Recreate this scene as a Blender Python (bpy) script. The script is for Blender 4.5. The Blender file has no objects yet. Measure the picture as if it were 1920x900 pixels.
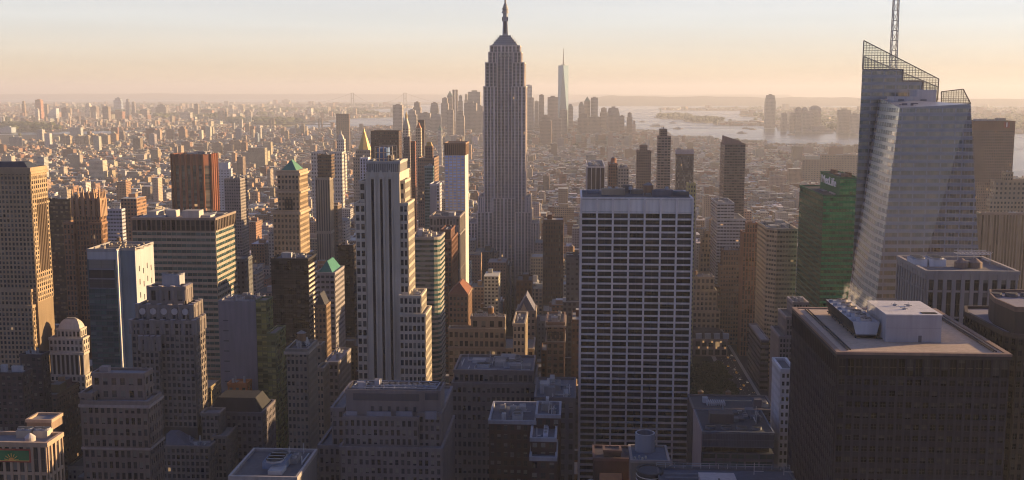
import bpy, math, random
import numpy as np
from mathutils import Vector, Matrix
R = math.radians
SC = bpy.context.scene
COL = SC.collection
rng = random.Random(7)

# ------------------------------------------------------------------ camera
FPX, CX, CY, EYE = 2050.0, 960.0, 450.0, 265.0
HOR, VPX = 170.0, 1080.0                       # eye level and avenue vanishing point in the 1920x900 frame
TH = math.atan((CY - HOR) / FPX)
PSI = math.atan((VPX - CX) * math.cos(TH) / FPX)
cam_d = bpy.data.cameras.new("camera"); cam = bpy.data.objects.new("camera", cam_d); COL.objects.link(cam)
cam.location = (0, 0, EYE); cam.rotation_euler = (math.pi / 2 - TH, 0, PSI)
cam_d.sensor_width = 36.0; cam_d.lens = 36.0 * FPX / 1920.0
cam_d.clip_start = 1.0; cam_d.clip_end = 120000.0
SC.camera = cam

# ------------------------------------------------------------------ light
VEIL = [(.33, .255, .18, 1), (.36, .285, .20, 1), (.365, .315, .25, 1), (.35, .335, .305, 1), (.34, .335, .335, 1), (.12, .14, .22, 1), (.035, .05, .11, 1)]
BACK = (.46, .52, .76, 1)
SUN_EL, SUN_AZ = R(9.0), R(20.0)               # azimuth measured from +X (west) towards +Y (downtown)
sdir = Vector((math.cos(SUN_EL) * math.cos(SUN_AZ), math.cos(SUN_EL) * math.sin(SUN_AZ), math.sin(SUN_EL)))
sun_d = bpy.data.lights.new("sun", 'SUN'); sun = bpy.data.objects.new("sun", sun_d); COL.objects.link(sun)
sun_d.energy = 5.0; sun_d.angle = R(0.5); sun_d.color = (1.0, 0.67, 0.33)
sun.rotation_euler = sdir.to_track_quat('Z', 'Y').to_euler(); sun.location = (900, 300, 900)
W = bpy.data.worlds.new("World"); SC.world = W; W.use_nodes = True
nt = W.node_tree; nt.nodes.clear()
wo = nt.nodes.new('ShaderNodeOutputWorld'); bg = nt.nodes.new('ShaderNodeBackground')
sk = nt.nodes.new('ShaderNodeTexSky'); sk.sky_type = 'NISHITA'; sk.sun_disc = False
sk.sun_elevation = SUN_EL; sk.sun_rotation = math.pi / 2 - SUN_AZ
sk.altitude = 0; sk.air_density = 0.7; sk.dust_density = 1.0; sk.ozone_density = 4.0
# the physical sky, evened out with the pale veil that covers the whole of it at this hour
_tc = nt.nodes.new('ShaderNodeTexCoord'); _sx = nt.nodes.new('ShaderNodeSeparateXYZ'); nt.links.new(_tc.outputs['Generated'], _sx.inputs[0])
_rp = nt.nodes.new('ShaderNodeValToRGB'); nt.links.new(_sx.outputs[2], _rp.inputs[0]); _e = _rp.color_ramp.elements
_e[0].position = 0.0; _e[0].color = VEIL[0]; _e[1].position = 1.0; _e[1].color = VEIL[-1]
for _p, _c in zip((.018, .035, .06, .10, .25), VEIL[1:-1]):
    _q = _e.new(_p); _q.color = _c
_vm = nt.nodes.new('ShaderNodeVectorMath'); _vm.operation = 'SCALE'; _vm.inputs['Scale'].default_value = 1.0 / 0.12
# the half of the sky away from the sunset is dim and blue
_dp = nt.nodes.new('ShaderNodeVectorMath'); _dp.operation = 'DOT_PRODUCT'; nt.links.new(_tc.outputs['Generated'], _dp.inputs[0]); _dp.inputs[1].default_value = (.45, .89, 0)
_dr = nt.nodes.new('ShaderNodeMapRange'); _dr.interpolation_type = 'SMOOTHSTEP'; _dr.inputs[1].default_value = -.85; _dr.inputs[2].default_value = .6; nt.links.new(_dp.outputs['Value'], _dr.inputs[0])
_bt = nt.nodes.new('ShaderNodeMix'); _bt.data_type = 'RGBA'; _bt.inputs[6].default_value = BACK; _bt.inputs[7].default_value = (1, 1, 1, 1); nt.links.new(_dr.outputs[0], _bt.inputs[0])
_bm = nt.nodes.new('ShaderNodeMix'); _bm.data_type = 'RGBA'; _bm.blend_type = 'MULTIPLY'; _bm.inputs[0].default_value = 1; nt.links.new(_rp.outputs[0], _bm.inputs[6]); nt.links.new(_bt.outputs[2], _bm.inputs[7])
nt.links.new(_bm.outputs[2], _vm.inputs[0])
_mx = nt.nodes.new('ShaderNodeMix'); _mx.data_type = 'RGBA'; _mx.inputs[0].default_value = .85
_wn = nt.nodes.new('ShaderNodeTexNoise'); _wm = nt.nodes.new('ShaderNodeMapping'); _wm.inputs['Scale'].default_value = (3, 3, 60)
nt.links.new(_tc.outputs['Generated'], _wm.inputs[0]); nt.links.new(_wm.outputs[0], _wn.inputs['Vector']); _wn.inputs['Scale'].default_value = 1.0; _wn.inputs['Detail'].default_value = 4
_wr = nt.nodes.new('ShaderNodeMapRange'); _wr.inputs[1].default_value = .35; _wr.inputs[2].default_value = .75; _wr.inputs[3].default_value = .975; _wr.inputs[4].default_value = 1.05
nt.links.new(_wn.outputs['Fac'], _wr.inputs[0])
nt.links.new(sk.outputs[0], _mx.inputs[6]); nt.links.new(_vm.outputs[0], _mx.inputs[7])
_ws = nt.nodes.new('ShaderNodeVectorMath'); _ws.operation = 'SCALE'; nt.links.new(_mx.outputs[2], _ws.inputs[0]); nt.links.new(_wr.outputs[0], _ws.inputs['Scale'])
nt.links.new(_ws.outputs[0], bg.inputs[0]); bg.inputs[1].default_value = 0.12
nt.links.new(bg.outputs[0], wo.inputs[0])
SC.view_settings.view_transform = 'Standard'; SC.view_settings.look = 'None'
SC.view_settings.gamma = 1.0; SC.view_settings.use_curve_mapping = False
SC.view_settings.exposure = 1.3
SC.render.engine = 'CYCLES'
cy = SC.cycles
cy.max_bounces = 5; cy.diffuse_bounces = 2; cy.glossy_bounces = 3; cy.transmission_bounces = 4
cy.volume_bounces = 0; cy.transparent_max_bounces = 8
cy.caustics_reflective = False; cy.caustics_refractive = False
cy.use_denoising = True; cy.denoising_prefilter = 'ACCURATE'; SC.render.filter_size = 1.1; cy.filter_width = 1.1; cy.sample_clamp_indirect = 4.0

# ------------------------------------------------------------------ pixel <-> world
_h = Vector((-math.sin(PSI), math.cos(PSI), 0)); _r = Vector((math.cos(PSI), math.sin(PSI), 0))
_f = _h * math.cos(TH) - Vector((0, 0, math.sin(TH))); _u = _h * math.sin(TH) + Vector((0, 0, math.cos(TH)))
def ray(px, py): return _f + _r * ((px - CX) / FPX) + _u * ((CY - py) / FPX)
def at(px, py, Y):
    d = ray(px, py); t = Y / d.y
    return Vector((d.x * t, Y, EYE + d.z * t))
def gz(px, py, z=0.0):
    d = ray(px, py); t = (z - EYE) / d.z
    return Vector((d.x * t, d.y * t, z))
def proj(x, y, z):
    v = Vector((x, y, z - EYE)); w = v.dot(_f)
    if w <= 1: return (-9e9, 9e9, w)
    return (CX + FPX * v.dot(_r) / w, CY - FPX * v.dot(_u) / w, w)

# ------------------------------------------------------------------ node helpers
class NT:
    def __init__(s, name):
        s.m = bpy.data.materials.new(name); s.m.use_nodes = True; s.t = s.m.node_tree; s.t.nodes.clear()
        s.out = s.t.nodes.new('ShaderNodeOutputMaterial')
    def n(s, typ, **kw):
        x = s.t.nodes.new(typ)
        for k, v in kw.items(): setattr(x, k, v)
        return x
    def l(s, a, b): s.t.links.new(a, b)
    def put(s, sock, v):
        if hasattr(v, 'is_linked') or hasattr(v, 'links'): s.l(v, sock)
        else: sock.default_value = v
    def math(s, op, a, b=None, c=None, clamp=False):
        x = s.n('ShaderNodeMath', operation=op, use_clamp=clamp)
        s.put(x.inputs[0], a)
        if b is not None: s.put(x.inputs[1], b)
        if c is not None: s.put(x.inputs[2], c)
        return x.outputs[0]
    def mix(s, f, a, b, bt='MIX'):
        x = s.n('ShaderNodeMix', data_type='RGBA', blend_type=bt)
        s.put(x.inputs[0], f); s.put(x.inputs[6], a if not isinstance(a, tuple) else (*a[:3], 1)); s.put(x.inputs[7], b if not isinstance(b, tuple) else (*b[:3], 1))
        return x.outputs[2]
    def mixf(s, f, a, b):
        x = s.n('ShaderNodeMix', data_type='FLOAT')
        s.put(x.inputs[0], f); s.put(x.inputs[2], a); s.put(x.inputs[3], b)
        return x.outputs[0]
    def bsdf(s, **kw):
        p = s.n('ShaderNodeBsdfPrincipled')
        for k, v in kw.items():
            k = k.replace('_', ' ')
            if isinstance(v, tuple) and len(v) == 3: v = (*v, 1)
            s.put(p.inputs[k], v)
        s.l(p.outputs[0], s.out.inputs[0])
        return p

def wear(t, amt=0.35, scale=0.05):
    """multiplier 1 +- from big soft stains and vertical streaks, in world metres"""
    g = t.n('ShaderNodeNewGeometry')
    n1 = t.n('ShaderNodeTexNoise'); t.l(g.outputs['Position'], n1.inputs['Vector'])
    n1.inputs['Scale'].default_value = scale; n1.inputs['Detail'].default_value = 5
    mp = t.n('ShaderNodeMapping'); t.l(g.outputs['Position'], mp.inputs['Vector']); mp.inputs['Scale'].default_value = (1, 1, .07)
    n2 = t.n('ShaderNodeTexNoise'); t.l(mp.outputs[0], n2.inputs['Vector']); n2.inputs['Scale'].default_value = .7; n2.inputs['Detail'].default_value = 3
    a = t.math('ADD', n1.outputs['Fac'], n2.outputs['Fac'])
    return t.math('MULTIPLY_ADD', a, amt, 1.0 - amt)

def city_material():
    t = NT('facade')
    col = t.n('ShaderNodeAttribute', attribute_name='Col'); win = t.n('ShaderNodeAttribute', attribute_name='Win')
    uv = t.n('ShaderNodeUVMap'); sp = t.n('ShaderNodeSeparateXYZ'); t.l(uv.outputs[0], sp.inputs[0])
    sw = t.n('ShaderNodeSeparateColor'); t.l(win.outputs['Color'], sw.inputs[0])
    fu = t.math('FRACT', sp.outputs[0]); fv = t.math('FRACT', sp.outputs[1])
    mu = t.math('LESS_THAN', t.math('ABSOLUTE', t.math('SUBTRACT', fu, .5)), t.math('MULTIPLY', sw.outputs[0], .5))
    mv = t.math('LESS_THAN', t.math('ABSOLUTE', t.math('SUBTRACT', fv, .5)), t.math('MULTIPLY', sw.outputs[1], .5))
    mask = t.math('MULTIPLY', mu, mv)
    geo = t.n('ShaderNodeNewGeometry')
    cb = t.n('ShaderNodeCombineXYZ')
    t.l(t.math('FLOOR', sp.outputs[0]), cb.inputs[0]); t.l(t.math('FLOOR', sp.outputs[1]), cb.inputs[1])
    t.l(t.math('MULTIPLY', geo.outputs['Random Per Island'], 977.0), cb.inputs[2])
    wn = t.n('ShaderNodeTexWhiteNoise', noise_dimensions='3D'); t.l(cb.outputs[0], wn.inputs['Vector'])
    r1 = wn.outputs['Value']; sc = t.n('ShaderNodeSeparateColor'); t.l(wn.outputs['Color'], sc.inputs[0])
    tone = sw.outputs[2]
    # glass: dark / painted blue sky reflection / blinds
    dark = t.mix(t.math('POWER', r1, 3.0), (.012, .014, .02), (.16, .15, .14))
    blue = t.mix(r1, (.10, .17, .30), (.35, .48, .68))
    glass = t.mix(tone, dark, blue)
    w = wear(t, .55)
    cc = t.n('ShaderNodeCombineColor')
    for i in range(3): t.l(w, cc.inputs[i])
    wall = t.mix(1.0, col.outputs['Color'], cc.outputs[0], 'MULTIPLY')
    base = t.mix(mask, wall, glass)
    lit = t.math('MULTIPLY', mask, t.math('GREATER_THAN', sc.outputs[1], .996))
    p = t.bsdf(Base_Color=base, Roughness=t.mixf(mask, .85, t.mixf(sc.outputs[2], .08, .3)),
               Specular_IOR_Level=t.mixf(mask, .25, .5), Emission_Color=(1.0, .55, .22), Emission_Strength=t.math('MULTIPLY', lit, .25))
    return t.m

def plain(name, col, rough=.8, metal=0.0, spec=.4, amt=.25, scale=.15):
    t = NT(name); w = wear(t, amt, scale)
    cc = t.n('ShaderNodeCombineColor')
    for i in range(3): t.l(t.math('MULTIPLY', w, col[i]), cc.inputs[i])
    t.bsdf(Base_Color=cc.outputs[0], Roughness=rough, Metallic=metal, Specular_IOR_Level=spec)
    return t.m

def pane_material(name, dark, light, blind=(.24, .22, .20), pb=.33, rough=.07, spec=.45, lit=.0025, metal=0.0):
    """window pane, uv 0..1 in each pane: dark glass, some with a blind part way down, a few lit"""
    t = NT(name)
    oi = t.n('ShaderNodeObjectInfo'); geo = t.n('ShaderNodeNewGeometry')
    uv = t.n('ShaderNodeUVMap'); sp = t.n('ShaderNodeSeparateXYZ'); t.l(uv.outputs[0], sp.inputs[0])
    cb = t.n('ShaderNodeCombineXYZ'); t.l(oi.outputs['Random'], cb.inputs[0]); t.l(geo.outputs['Random Per Island'], cb.inputs[1])
    wn = t.n('ShaderNodeTexWhiteNoise', noise_dimensions='3D'); t.l(cb.outputs[0], wn.inputs['Vector'])
    sc = t.n('ShaderNodeSeparateColor'); t.l(wn.outputs['Color'], sc.inputs[0])
    g = t.mix(t.math('POWER', sc.outputs[0], 2.0), dark, light)
    bl = t.math('MULTIPLY', t.math('LESS_THAN', sc.outputs[1], pb),
                t.math('GREATER_THAN', sp.outputs[1], t.math('MULTIPLY', wn.outputs['Value'], 1.0)))
    g = t.mix(t.math('MULTIPLY', bl, .75), g, blind)
    # meeting rail and mullion
    rail = t.math('MAXIMUM', t.math('LESS_THAN', t.math('ABSOLUTE', t.math('SUBTRACT', sp.outputs[1], .5)), .025),
                  t.math('LESS_THAN', t.math('ABSOLUTE', t.math('SUBTRACT', sp.outputs[0], .5)), .03))
    g = t.mix(t.math('MULTIPLY', rail, .5), g, (.12, .11, .1))
    on = t.math('GREATER_THAN', sc.outputs[2], 1 - lit)
    # each pane is hung very slightly out of true
    nn = t.n('ShaderNodeVectorMath', operation='SCALE'); t.l(wn.outputs['Color'], nn.inputs[0]); nn.inputs['Scale'].default_value = .03
    na = t.n('ShaderNodeVectorMath', operation='ADD'); t.l(geo.outputs['Normal'], na.inputs[0]); t.l(nn.outputs[0], na.inputs[1])
    nz_ = t.n('ShaderNodeVectorMath', operation='NORMALIZE'); t.l(na.outputs[0], nz_.inputs[0])
    p = t.bsdf(Base_Color=g, Roughness=rough, Specular_IOR_Level=spec, Metallic=metal, Emission_Color=(1, .6, .28),
               Emission_Strength=t.math('MULTIPLY', on, .12), Normal=nz_.outputs[0])
    return t.m

MAT = {}
MAT['city'] = city_material()
MAT['pane'] = pane_material('window_glass', (.008, .010, .016), (.06, .06, .068))
MAT['pane_black'] = pane_material('smoked_glass', (.004, .004, .007), (.022, .022, .028), blind=(.06, .058, .065), pb=.35, spec=.28, lit=0.0)
MAT['pane_green'] = pane_material('green_glass', (.008, .10, .045), (.06, .32, .11), blind=(.10, .34, .12), pb=.3, metal=.75)
MAT['pane_olive'] = pane_material('olive_glass', (.06, .075, .025), (.36, .38, .13), blind=(.45, .44, .2), pb=.4, metal=.2)
MAT['pane_gold'] = pane_material('bronze_glass', (.06, .045, .03), (.30, .22, .13), blind=(.5, .4, .28), pb=.3, metal=.3)
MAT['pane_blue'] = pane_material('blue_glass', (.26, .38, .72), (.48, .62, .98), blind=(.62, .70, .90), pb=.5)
MAT['pane_teal'] = pane_material('teal_glass', (.01, .045, .05), (.05, .12, .12), blind=(.12, .18, .18), pb=.3, lit=0.0)

# ------------------------------------------------------------------ mesh builder
class MB:
    def __init__(s): s.v = []; s.f = []; s.c = []; s.w = []; s.uv = []; s.mi = []; s.marks = []
    def mark(s): s.marks.append((len(s.v), len(s.f), len(s.uv)))
    def pieces(s):
        if not s.marks: return [s]
        mk_ = ([] if s.marks[0][1] == 0 else [(0, 0, 0)]) + s.marks + [(len(s.v), len(s.f), len(s.uv))]; out = []
        for (v0, f0, u0), (v1, f1, u1) in zip(mk_, mk_[1:]):
            if f1 > f0:
                m = MB(); m.v = s.v[v0:v1]; m.f = [tuple(i - v0 for i in f) for f in s.f[f0:f1]]; m.c = s.c[f0:f1]; m.w = s.w[f0:f1]; m.mi = s.mi[f0:f1]; m.uv = s.uv[u0:u1]; out.append(m)
        return out
    def face(s, pts, col, win=(0, 0, 0), uv=None, mi=0):
        b = len(s.v); s.v.extend([tuple(p) for p in pts]); s.f.append(tuple(range(b, b + len(pts))))
        s.c.append(col); s.w.append(win); s.uv.extend(uv or [(0, 0)] * len(pts)); s.mi.append(mi)
    def prism(s, poly, z0, z1, col, win=None, top=None, bay=3.2, floor=3.6, mi=0, cap=True, bottom=False, poly1=None):
        """poly counter-clockwise; win=(w,h,tone): windows drawn in bay units on the sides"""
        n = len(poly); b = len(s.v); q = poly1 or poly
        s.v.extend([(p[0], p[1], z0) for p in poly]); s.v.extend([(p[0], p[1], z1) for p in q])
        nf = max(1, round((z1 - z0) / floor))
        for i in range(n):
            j = (i + 1) % n; L = math.dist(poly[i][:2], poly[j][:2]); nb = max(1, round(L / bay))
            s.f.append((b + i, b + j, b + n + j, b + n + i)); s.c.append(col); s.w.append(win or (0, 0, 0)); s.mi.append(mi)
            s.uv.extend([(0, 0), (nb, 0), (nb, nf), (0, nf)] if win else [(0, 0)] * 4)
        if cap:
            s.f.append(tuple(range(b + n, b + 2 * n))); s.c.append(top or col); s.w.append((0, 0, 0)); s.uv.extend([(0, 0)] * n); s.mi.append(mi)
        if bottom:
            s.f.append(tuple(range(b + n - 1, b - 1, -1))); s.c.append(col); s.w.append((0, 0, 0)); s.uv.extend([(0, 0)] * n); s.mi.append(mi)
    def box(s, x0, x1, y0, y1, z0, z1, col, top=None, win=None, bay=3.2, floor=3.6, bottom=True):
        s.prism([(x0, y0), (x1, y0), (x1, y1), (x0, y1)], z0, z1, col, win, top, bay, floor, bottom=bottom)
    def cyl(s, x, y, z0, z1, r0, r1=None, n=16, col=(.3, .3, .3), top=None, cap=True, bottom=True):
        r1 = r0 if r1 is None else r1
        P = lambda r: [(x + r * math.cos(2 * math.pi * i / n), y + r * math.sin(2 * math.pi * i / n)) for i in range(n)]
        s.prism(P(r0), z0, z1, col, None, top, cap=cap, bottom=bottom, poly1=P(max(r1, .01)))
    def bar(s, a, b, w, col, w2=None):
        a = Vector(a); b = Vector(b); d = (b - a)
        if d.length < 1e-6: return
        d.normalize(); up = Vector((0, 0, 1)) if abs(d.z) < .9 else Vector((1, 0, 0))
        p = d.cross(up).normalized(); q = p.cross(d).normalized(); w2 = w if w2 is None else w2
        A = [a + (p * x + q * y) * (w / 2) for x, y in ((-1, -1), (1, -1), (1, 1), (-1, 1))]
        B_ = [b + (p * x + q * y) * (w2 / 2) for x, y in ((-1, -1), (1, -1), (1, 1), (-1, 1))]
        for i in range(4):
            j = (i + 1) % 4; s.face((A[i], A[j], B_[j], B_[i]), col)
        s.face(A[::-1], col); s.face(B_, col)
    def gable(s, x0, x1, y0, y1, z0, z1, col, along='y', hip=0.0):
        """pitched roof; ridge along y or x, hip = inset of the ridge ends"""
        if along == 'y':
            xm = (x0 + x1) / 2; r0 = (xm, y0 + hip, z1); r1 = (xm, y1 - hip, z1)
            a, b, c, d = (x0, y0, z0), (x1, y0, z0), (x1, y1, z0), (x0, y1, z0)
            s.face((a, b, r0), col); s.face((b, c, r1, r0), col); s.face((c, d, r1), col); s.face((d, a, r0, r1), col)
        else:
            ym = (y0 + y1) / 2; r0 = (x0 + hip, ym, z1); r1 = (x1 - hip, ym, z1)
            a, b, c, d = (x0, y0, z0), (x1, y0, z0), (x1, y1, z0), (x0, y1, z0)
            s.face((a, b, r1, r0), col); s.face((b, c, r1), col); s.face((c, d, r0, r1), col); s.face((d, a, r0), col)
    def mesh(s, name, origin=(0, 0, 0), mats=None):
        me = bpy.data.meshes.new(name); o = Vector(origin)
        me.from_pydata([(p[0] - o.x, p[1] - o.y, p[2] - o.z) for p in s.v], [], s.f)
        a = me.attributes.new('Col', 'FLOAT_COLOR', 'FACE'); a.data.foreach_set('color', np.array([(*c[:3], 1) for c in s.c], dtype=np.float32).ravel())
        a = me.attributes.new('Win', 'FLOAT_COLOR', 'FACE'); a.data.foreach_set('color', np.array([(*c[:3], 1) for c in s.w], dtype=np.float32).ravel())
        u = me.uv_layers.new(name='UVMap'); u.data.foreach_set('uv', np.array(s.uv, dtype=np.float32).ravel())
        for m in (mats or ['city']): me.materials.append(MAT[m])
        if mats and len(mats) > 1: me.polygons.foreach_set('material_index', s.mi)
        me.update()
        return me
    def build(s, name, parent=None, origin=(0, 0, 0), mats=None):
        o = bpy.data.objects.new(name, s.mesh(name, origin, mats)); COL.objects.link(o)
        if parent is not None: o.parent = parent
        else: o.location = origin
        return o

def inset(poly, d):
    n = len(poly); out = []
    for i in range(n):
        p0, p1, p2 = Vector(poly[i - 1][:2]), Vector(poly[i][:2]), Vector(poly[(i + 1) % n][:2])
        a = (p1 - p0).normalized(); b = (p2 - p1).normalized()
        na = Vector((-a.y, a.x)); nb = Vector((-b.y, b.x)); m = (na + nb)
        k = d / max(.2, (1 + na.dot(nb)))
        out.append((p1.x + m.x * k, p1.y + m.y * k))
    return out
def rectp(x0, x1, y0, y1): return [(x0, y0), (x1, y0), (x1, y1), (x0, y1)]

FOOT = []      # footprints of things built by hand: x0,x1,y0,y1
VB = []        # what must stay visible: px0,px1,py_bottom,Y

def tag(o, label=None, cat=None, group=None, kind=None):
    if label: o['label'] = label
    if cat: o['category'] = cat
    if group: o['group'] = group
    if kind: o['kind'] = kind

class St:
    """facade style; bay and floor in frame pixels at the building's own distance when px is set"""
    def __init__(s, bay, floor, pw=.45, sh=.45, rel=.35, col=(.4, .35, .3), sp=None, pane='pane', mode='pane', win=None, skip=False, cop=None):
        s.cop = cop
        s.bay, s.floor, s.pw, s.sh, s.rel, s.col, s.sp, s.pane, s.mode = bay, floor, pw, sh, rel, col, sp or col, pane, mode
        s.win = win or (1 - pw, 1 - sh, 0.0); s.skip = skip

class Bld:
    def __init__(s, name, label, cat='building', Y=600, group=None, vb=None, roofcol=(.16, .15, .15)):
        s.name, s.label, s.cat, s.Y, s.group = name, label, cat, Y, group
        s.k = Y / FPX; s.walls = MB(); s.roof = MB(); s.parts = []; s.panes = []; s.roofcol = roofcol
        s.ext = [9e9, -9e9, 9e9, -9e9]; s.pxr = [9e9, -9e9]; s.vb = vb; s.seed = random.Random(hash(label) & 0 or sum(map(ord, label)))
    # --- pixel helpers
    def poly(s, x0, x1, py, xs=None, d=30, Y=None):
        """north face from px x0..x1 whose top is at py, at distance Y; side runs back to px xs (or d metres)"""
        Y = Y or s.Y
        a = at(x0, py, Y); b = at(x1, py, Y)
        if xs is not None:
            near = x1 if xs > x1 or (xs > x0 and xs < 1080) else x0
            d = min(110, max(8, Y * ((near - VPX) / (xs - VPX) - 1))) if abs(xs - VPX) > 5 else 34
        return rectp(a.x, b.x, Y, Y + d), a.z
    def tier(s, poly, z0, z1, st, zlow=None, parapet=1.2, roof=True, top=None, edges=None, cornice=None, core=True):
        for p in poly:
            s.ext = [min(s.ext[0], p[0]), max(s.ext[1], p[0]), min(s.ext[2], p[1]), max(s.ext[3], p[1])]
            q = proj(p[0], p[1], z1)[0]; s.pxr = [min(s.pxr[0], q), max(s.pxr[1], q)]
        bay, fl = st.bay * s.k, st.floor * s.k
        n = len(poly)
        if st.mode == 'shade':
            s.walls.prism(poly, z0, z1, st.col, st.win, top or s.roofcol, bay, fl)
            return_z = z1
        else:
            if core: s.walls.prism(poly, z0, z1, st.sp if st.pane is None else tuple(c * .6 for c in st.sp), None, top or s.roofcol)
            zl = zlow if zlow is not None else z0
            # stop the worked front where nothing below can be seen
            py_b = 960
            for i in range(n):
                a, b = poly[i], poly[(i + 1) % n]
                if edges is not None and i not in edges: continue
                mx, my = (a[0] + b[0]) / 2, (a[1] + b[1]) / 2
                nx_, ny_ = (b[1] - a[1]), -(b[0] - a[0])
                if nx_ * (0 - mx) + ny_ * (0 - my) <= 0:
                    continue
                zf = at(1000, py_b, my).z
                s.facade(a, b, max(zl, min(zf, z1 - 5)), z1, st, bay, fl)
                if max(zl, zf) > z0 + 1: pass
        if roof:
            s.rooftop(poly, z1, parapet, cornice or st.cop or st.col, (st.rel if st.mode == 'pane' else 0))
        return z1
    def facade(s, a, b, z0, z1, st, bay, fl):
        a = Vector(a[:2]); b = Vector(b[:2]); L = (b - a).length; d = (b - a) / L; n = Vector((d.y, -d.x))
        nx = max(1, round(L / bay)); nz = max(1, round((z1 - z0) / fl)); cw = L / nx; ch = (z1 - z0) / nz
        w = s.walls
        pw_, sh_ = (st.pw * .84, st.sh * .9) if st.pw > .3 else (st.pw, st.sh)
        def slab(u0, u1, za, zb, dep, col):
            p = a + d * u0; q = a + d * u1; e = n * dep
            P, Q = p + e, q + e
            w.face(((P.x, P.y, za), (Q.x, Q.y, za), (Q.x, Q.y, zb), (P.x, P.y, zb)), col)
            w.face(((p.x, p.y, za), (P.x, P.y, za), (P.x, P.y, zb), (p.x, p.y, zb)), col)
            w.face(((Q.x, Q.y, za), (q.x, q.y, za), (q.x, q.y, zb), (Q.x, Q.y, zb)), col)
            w.face(((P.x, P.y, zb), (Q.x, Q.y, zb), (q.x, q.y, zb), (p.x, p.y, zb)), col)
            w.face(((p.x, p.y, za), (q.x, q.y, za), (Q.x, Q.y, za), (P.x, P.y, za)), col)
        hw = pw_ * cw / 2
        if st.pw > 0:
            for i in range(nx + 1):
                u = i * cw; slab(max(0, u - hw), min(L, u + hw), z0, z1, st.rel, st.col)
        if st.sh > 0:
            hs = sh_ * ch / 2
            for k in range(nz + 1):
                z = z0 + k * ch; slab(0, L, max(z0, z - hs), min(z1 - .03, z + hs), st.rel * .7, st.sp)
        if st.skip: return
        for i in range(nx):
            for k in range(nz):
                c = a + d * ((i + .5) * cw) + n * .05
                s.panes.append((c.x, c.y, z0 + (k + .5) * ch, d.x, d.y, round(cw * (1 - pw_), 3), round(ch * (1 - sh_), 3), st.pane))
    def rooftop(s, poly, z, h=1.2, col=(.3, .3, .3), out=0.0, t=.5):
        o = inset(poly, -(out + .12)); i_ = inset(poly, t); n = len(poly); w = s.roof
        if h <= 0: return
        w.mark()
        for k in range(n):
            j = (k + 1) % n
            A, B_, C, D = o[k], o[j], i_[j], i_[k]
            w.face(((*A, z - .3), (*B_, z - .3), (*B_, z + h), (*A, z + h)), col)
            w.face(((*A, z + h), (*B_, z + h), (*C, z + h), (*D, z + h)), tuple(min(1, c * 1.15) for c in col))
            w.face(((*C, z), (*D, z), (*D, z + h), (*C, z + h)), col)
        w.face([(*p, z + .06) for p in i_], s.roofcol)
    def part(s, name, mb, mats=None, sub=None): s.parts.append((name, mb, mats, sub or [])); return mb
    def tank(s, x, y, z, r=2.2, h=3.6, leg=2.5, col=(.2, .12, .07)):
        m = MB(); m.cyl(x, y, z + leg, z + leg + h, r, r * .97, 14, col, cap=True); m.cyl(x, y, z + leg + h, z + leg + h + r * .6, r * 1.08, .05, 14, (.22, .2, .19))
        l = MB()
        for q in range(4):
            cx_, cy_ = x + (r * .65) * (1 if q & 1 else -1), y + (r * .65) * (1 if q & 2 else -1)
            l.box(cx_ - .15, cx_ + .15, cy_ - .15, cy_ + .15, z, z + leg, (.07, .06, .06))
        s.part('water_tank', m, None, [('leg_frame', l)])
    def unit(s, x0, x1, y0, y1, z, h, col=(.35, .35, .36), name='bulkhead', fans=0):
        m = MB(); m.box(x0, x1, y0, y1, z, z + h, col, tuple(c * .8 for c in col))
        sub = []
        if fans:
            f = MB(); along = (x1 - x0) > (y1 - y0); L = (x1 - x0) if along else (y1 - y0); rr = min(x1 - x0, y1 - y0) * .38
            for i in range(fans):
                u = (i + .5) / fans
                cx_ = x0 + L * u if along else (x0 + x1) / 2; cy_ = (y0 + y1) / 2 if along else y0 + L * u
                f.mark(); f.cyl(cx_, cy_, z + h, z + h + .7, rr, rr, 14, (.3, .3, .32), top=(.03, .03, .03))
                f.bar((cx_ - rr * .9, cy_, z + h + .74), (cx_ + rr * .9, cy_, z + h + .74), .22, (.4, .4, .4))
            sub.append(('fan', f))
        s.part(name, m, None, sub)
    def clutter(s, poly, z, n=6, seed=None, col=(.3, .29, .29), tank=0, maxh=4.0):
        rd = random.Random(seed) if seed is not None else s.seed
        xs = [p[0] for p in poly]; ys = [p[1] for p in poly]; x0, x1, y0, y1 = min(xs) + 1.5, max(xs) - 1.5, min(ys) + 1.5, max(ys) - 1.5
        if x1 - x0 < 3 or y1 - y0 < 3: return
        w_, d_ = x1 - x0, y1 - y0
        for i in range(n):
            bw, bd = rd.uniform(.08, .3) * w_, rd.uniform(.1, .3) * d_
            cx_, cy_ = rd.uniform(x0 + bw / 2, x1 - bw / 2), rd.uniform(y0 + bd / 2, y1 - bd / 2)
            c = rd.uniform(.6, 1.5); h = rd.uniform(.25, 1.0) * maxh
            if h > maxh * .6: nm = 'bulkhead'
            else: nm = 'air_handler'
            s.unit(cx_ - bw / 2, cx_ + bw / 2, cy_ - bd / 2, cy_ + bd / 2, z + .03 + i * .004, h, tuple(min(.8, q * c) for q in col), nm, fans=rd.choice((0, 0, 2, 3)) if nm == 'air_handler' else 0)
        m = MB()
        for i in range(n):
            xa, ya = rd.uniform(x0, x1), rd.uniform(y0, y1); m.mark()
            if rd.random() < .5: m.bar((xa, ya, z + .7), (min(x1, xa + rd.uniform(.2, .6) * w_), ya, z + .7), .4, (.4, .4, .42))
            else: m.bar((xa, ya, z + .7), (xa, min(y1, ya + rd.uniform(.2, .6) * d_), z + .7), .4, (.4, .4, .42))
            m.bar((xa, ya, z), (xa, ya, z + rd.uniform(1.5, 4)), .25, (.45, .45, .45))
        s.part('pipe_run', m)
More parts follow.
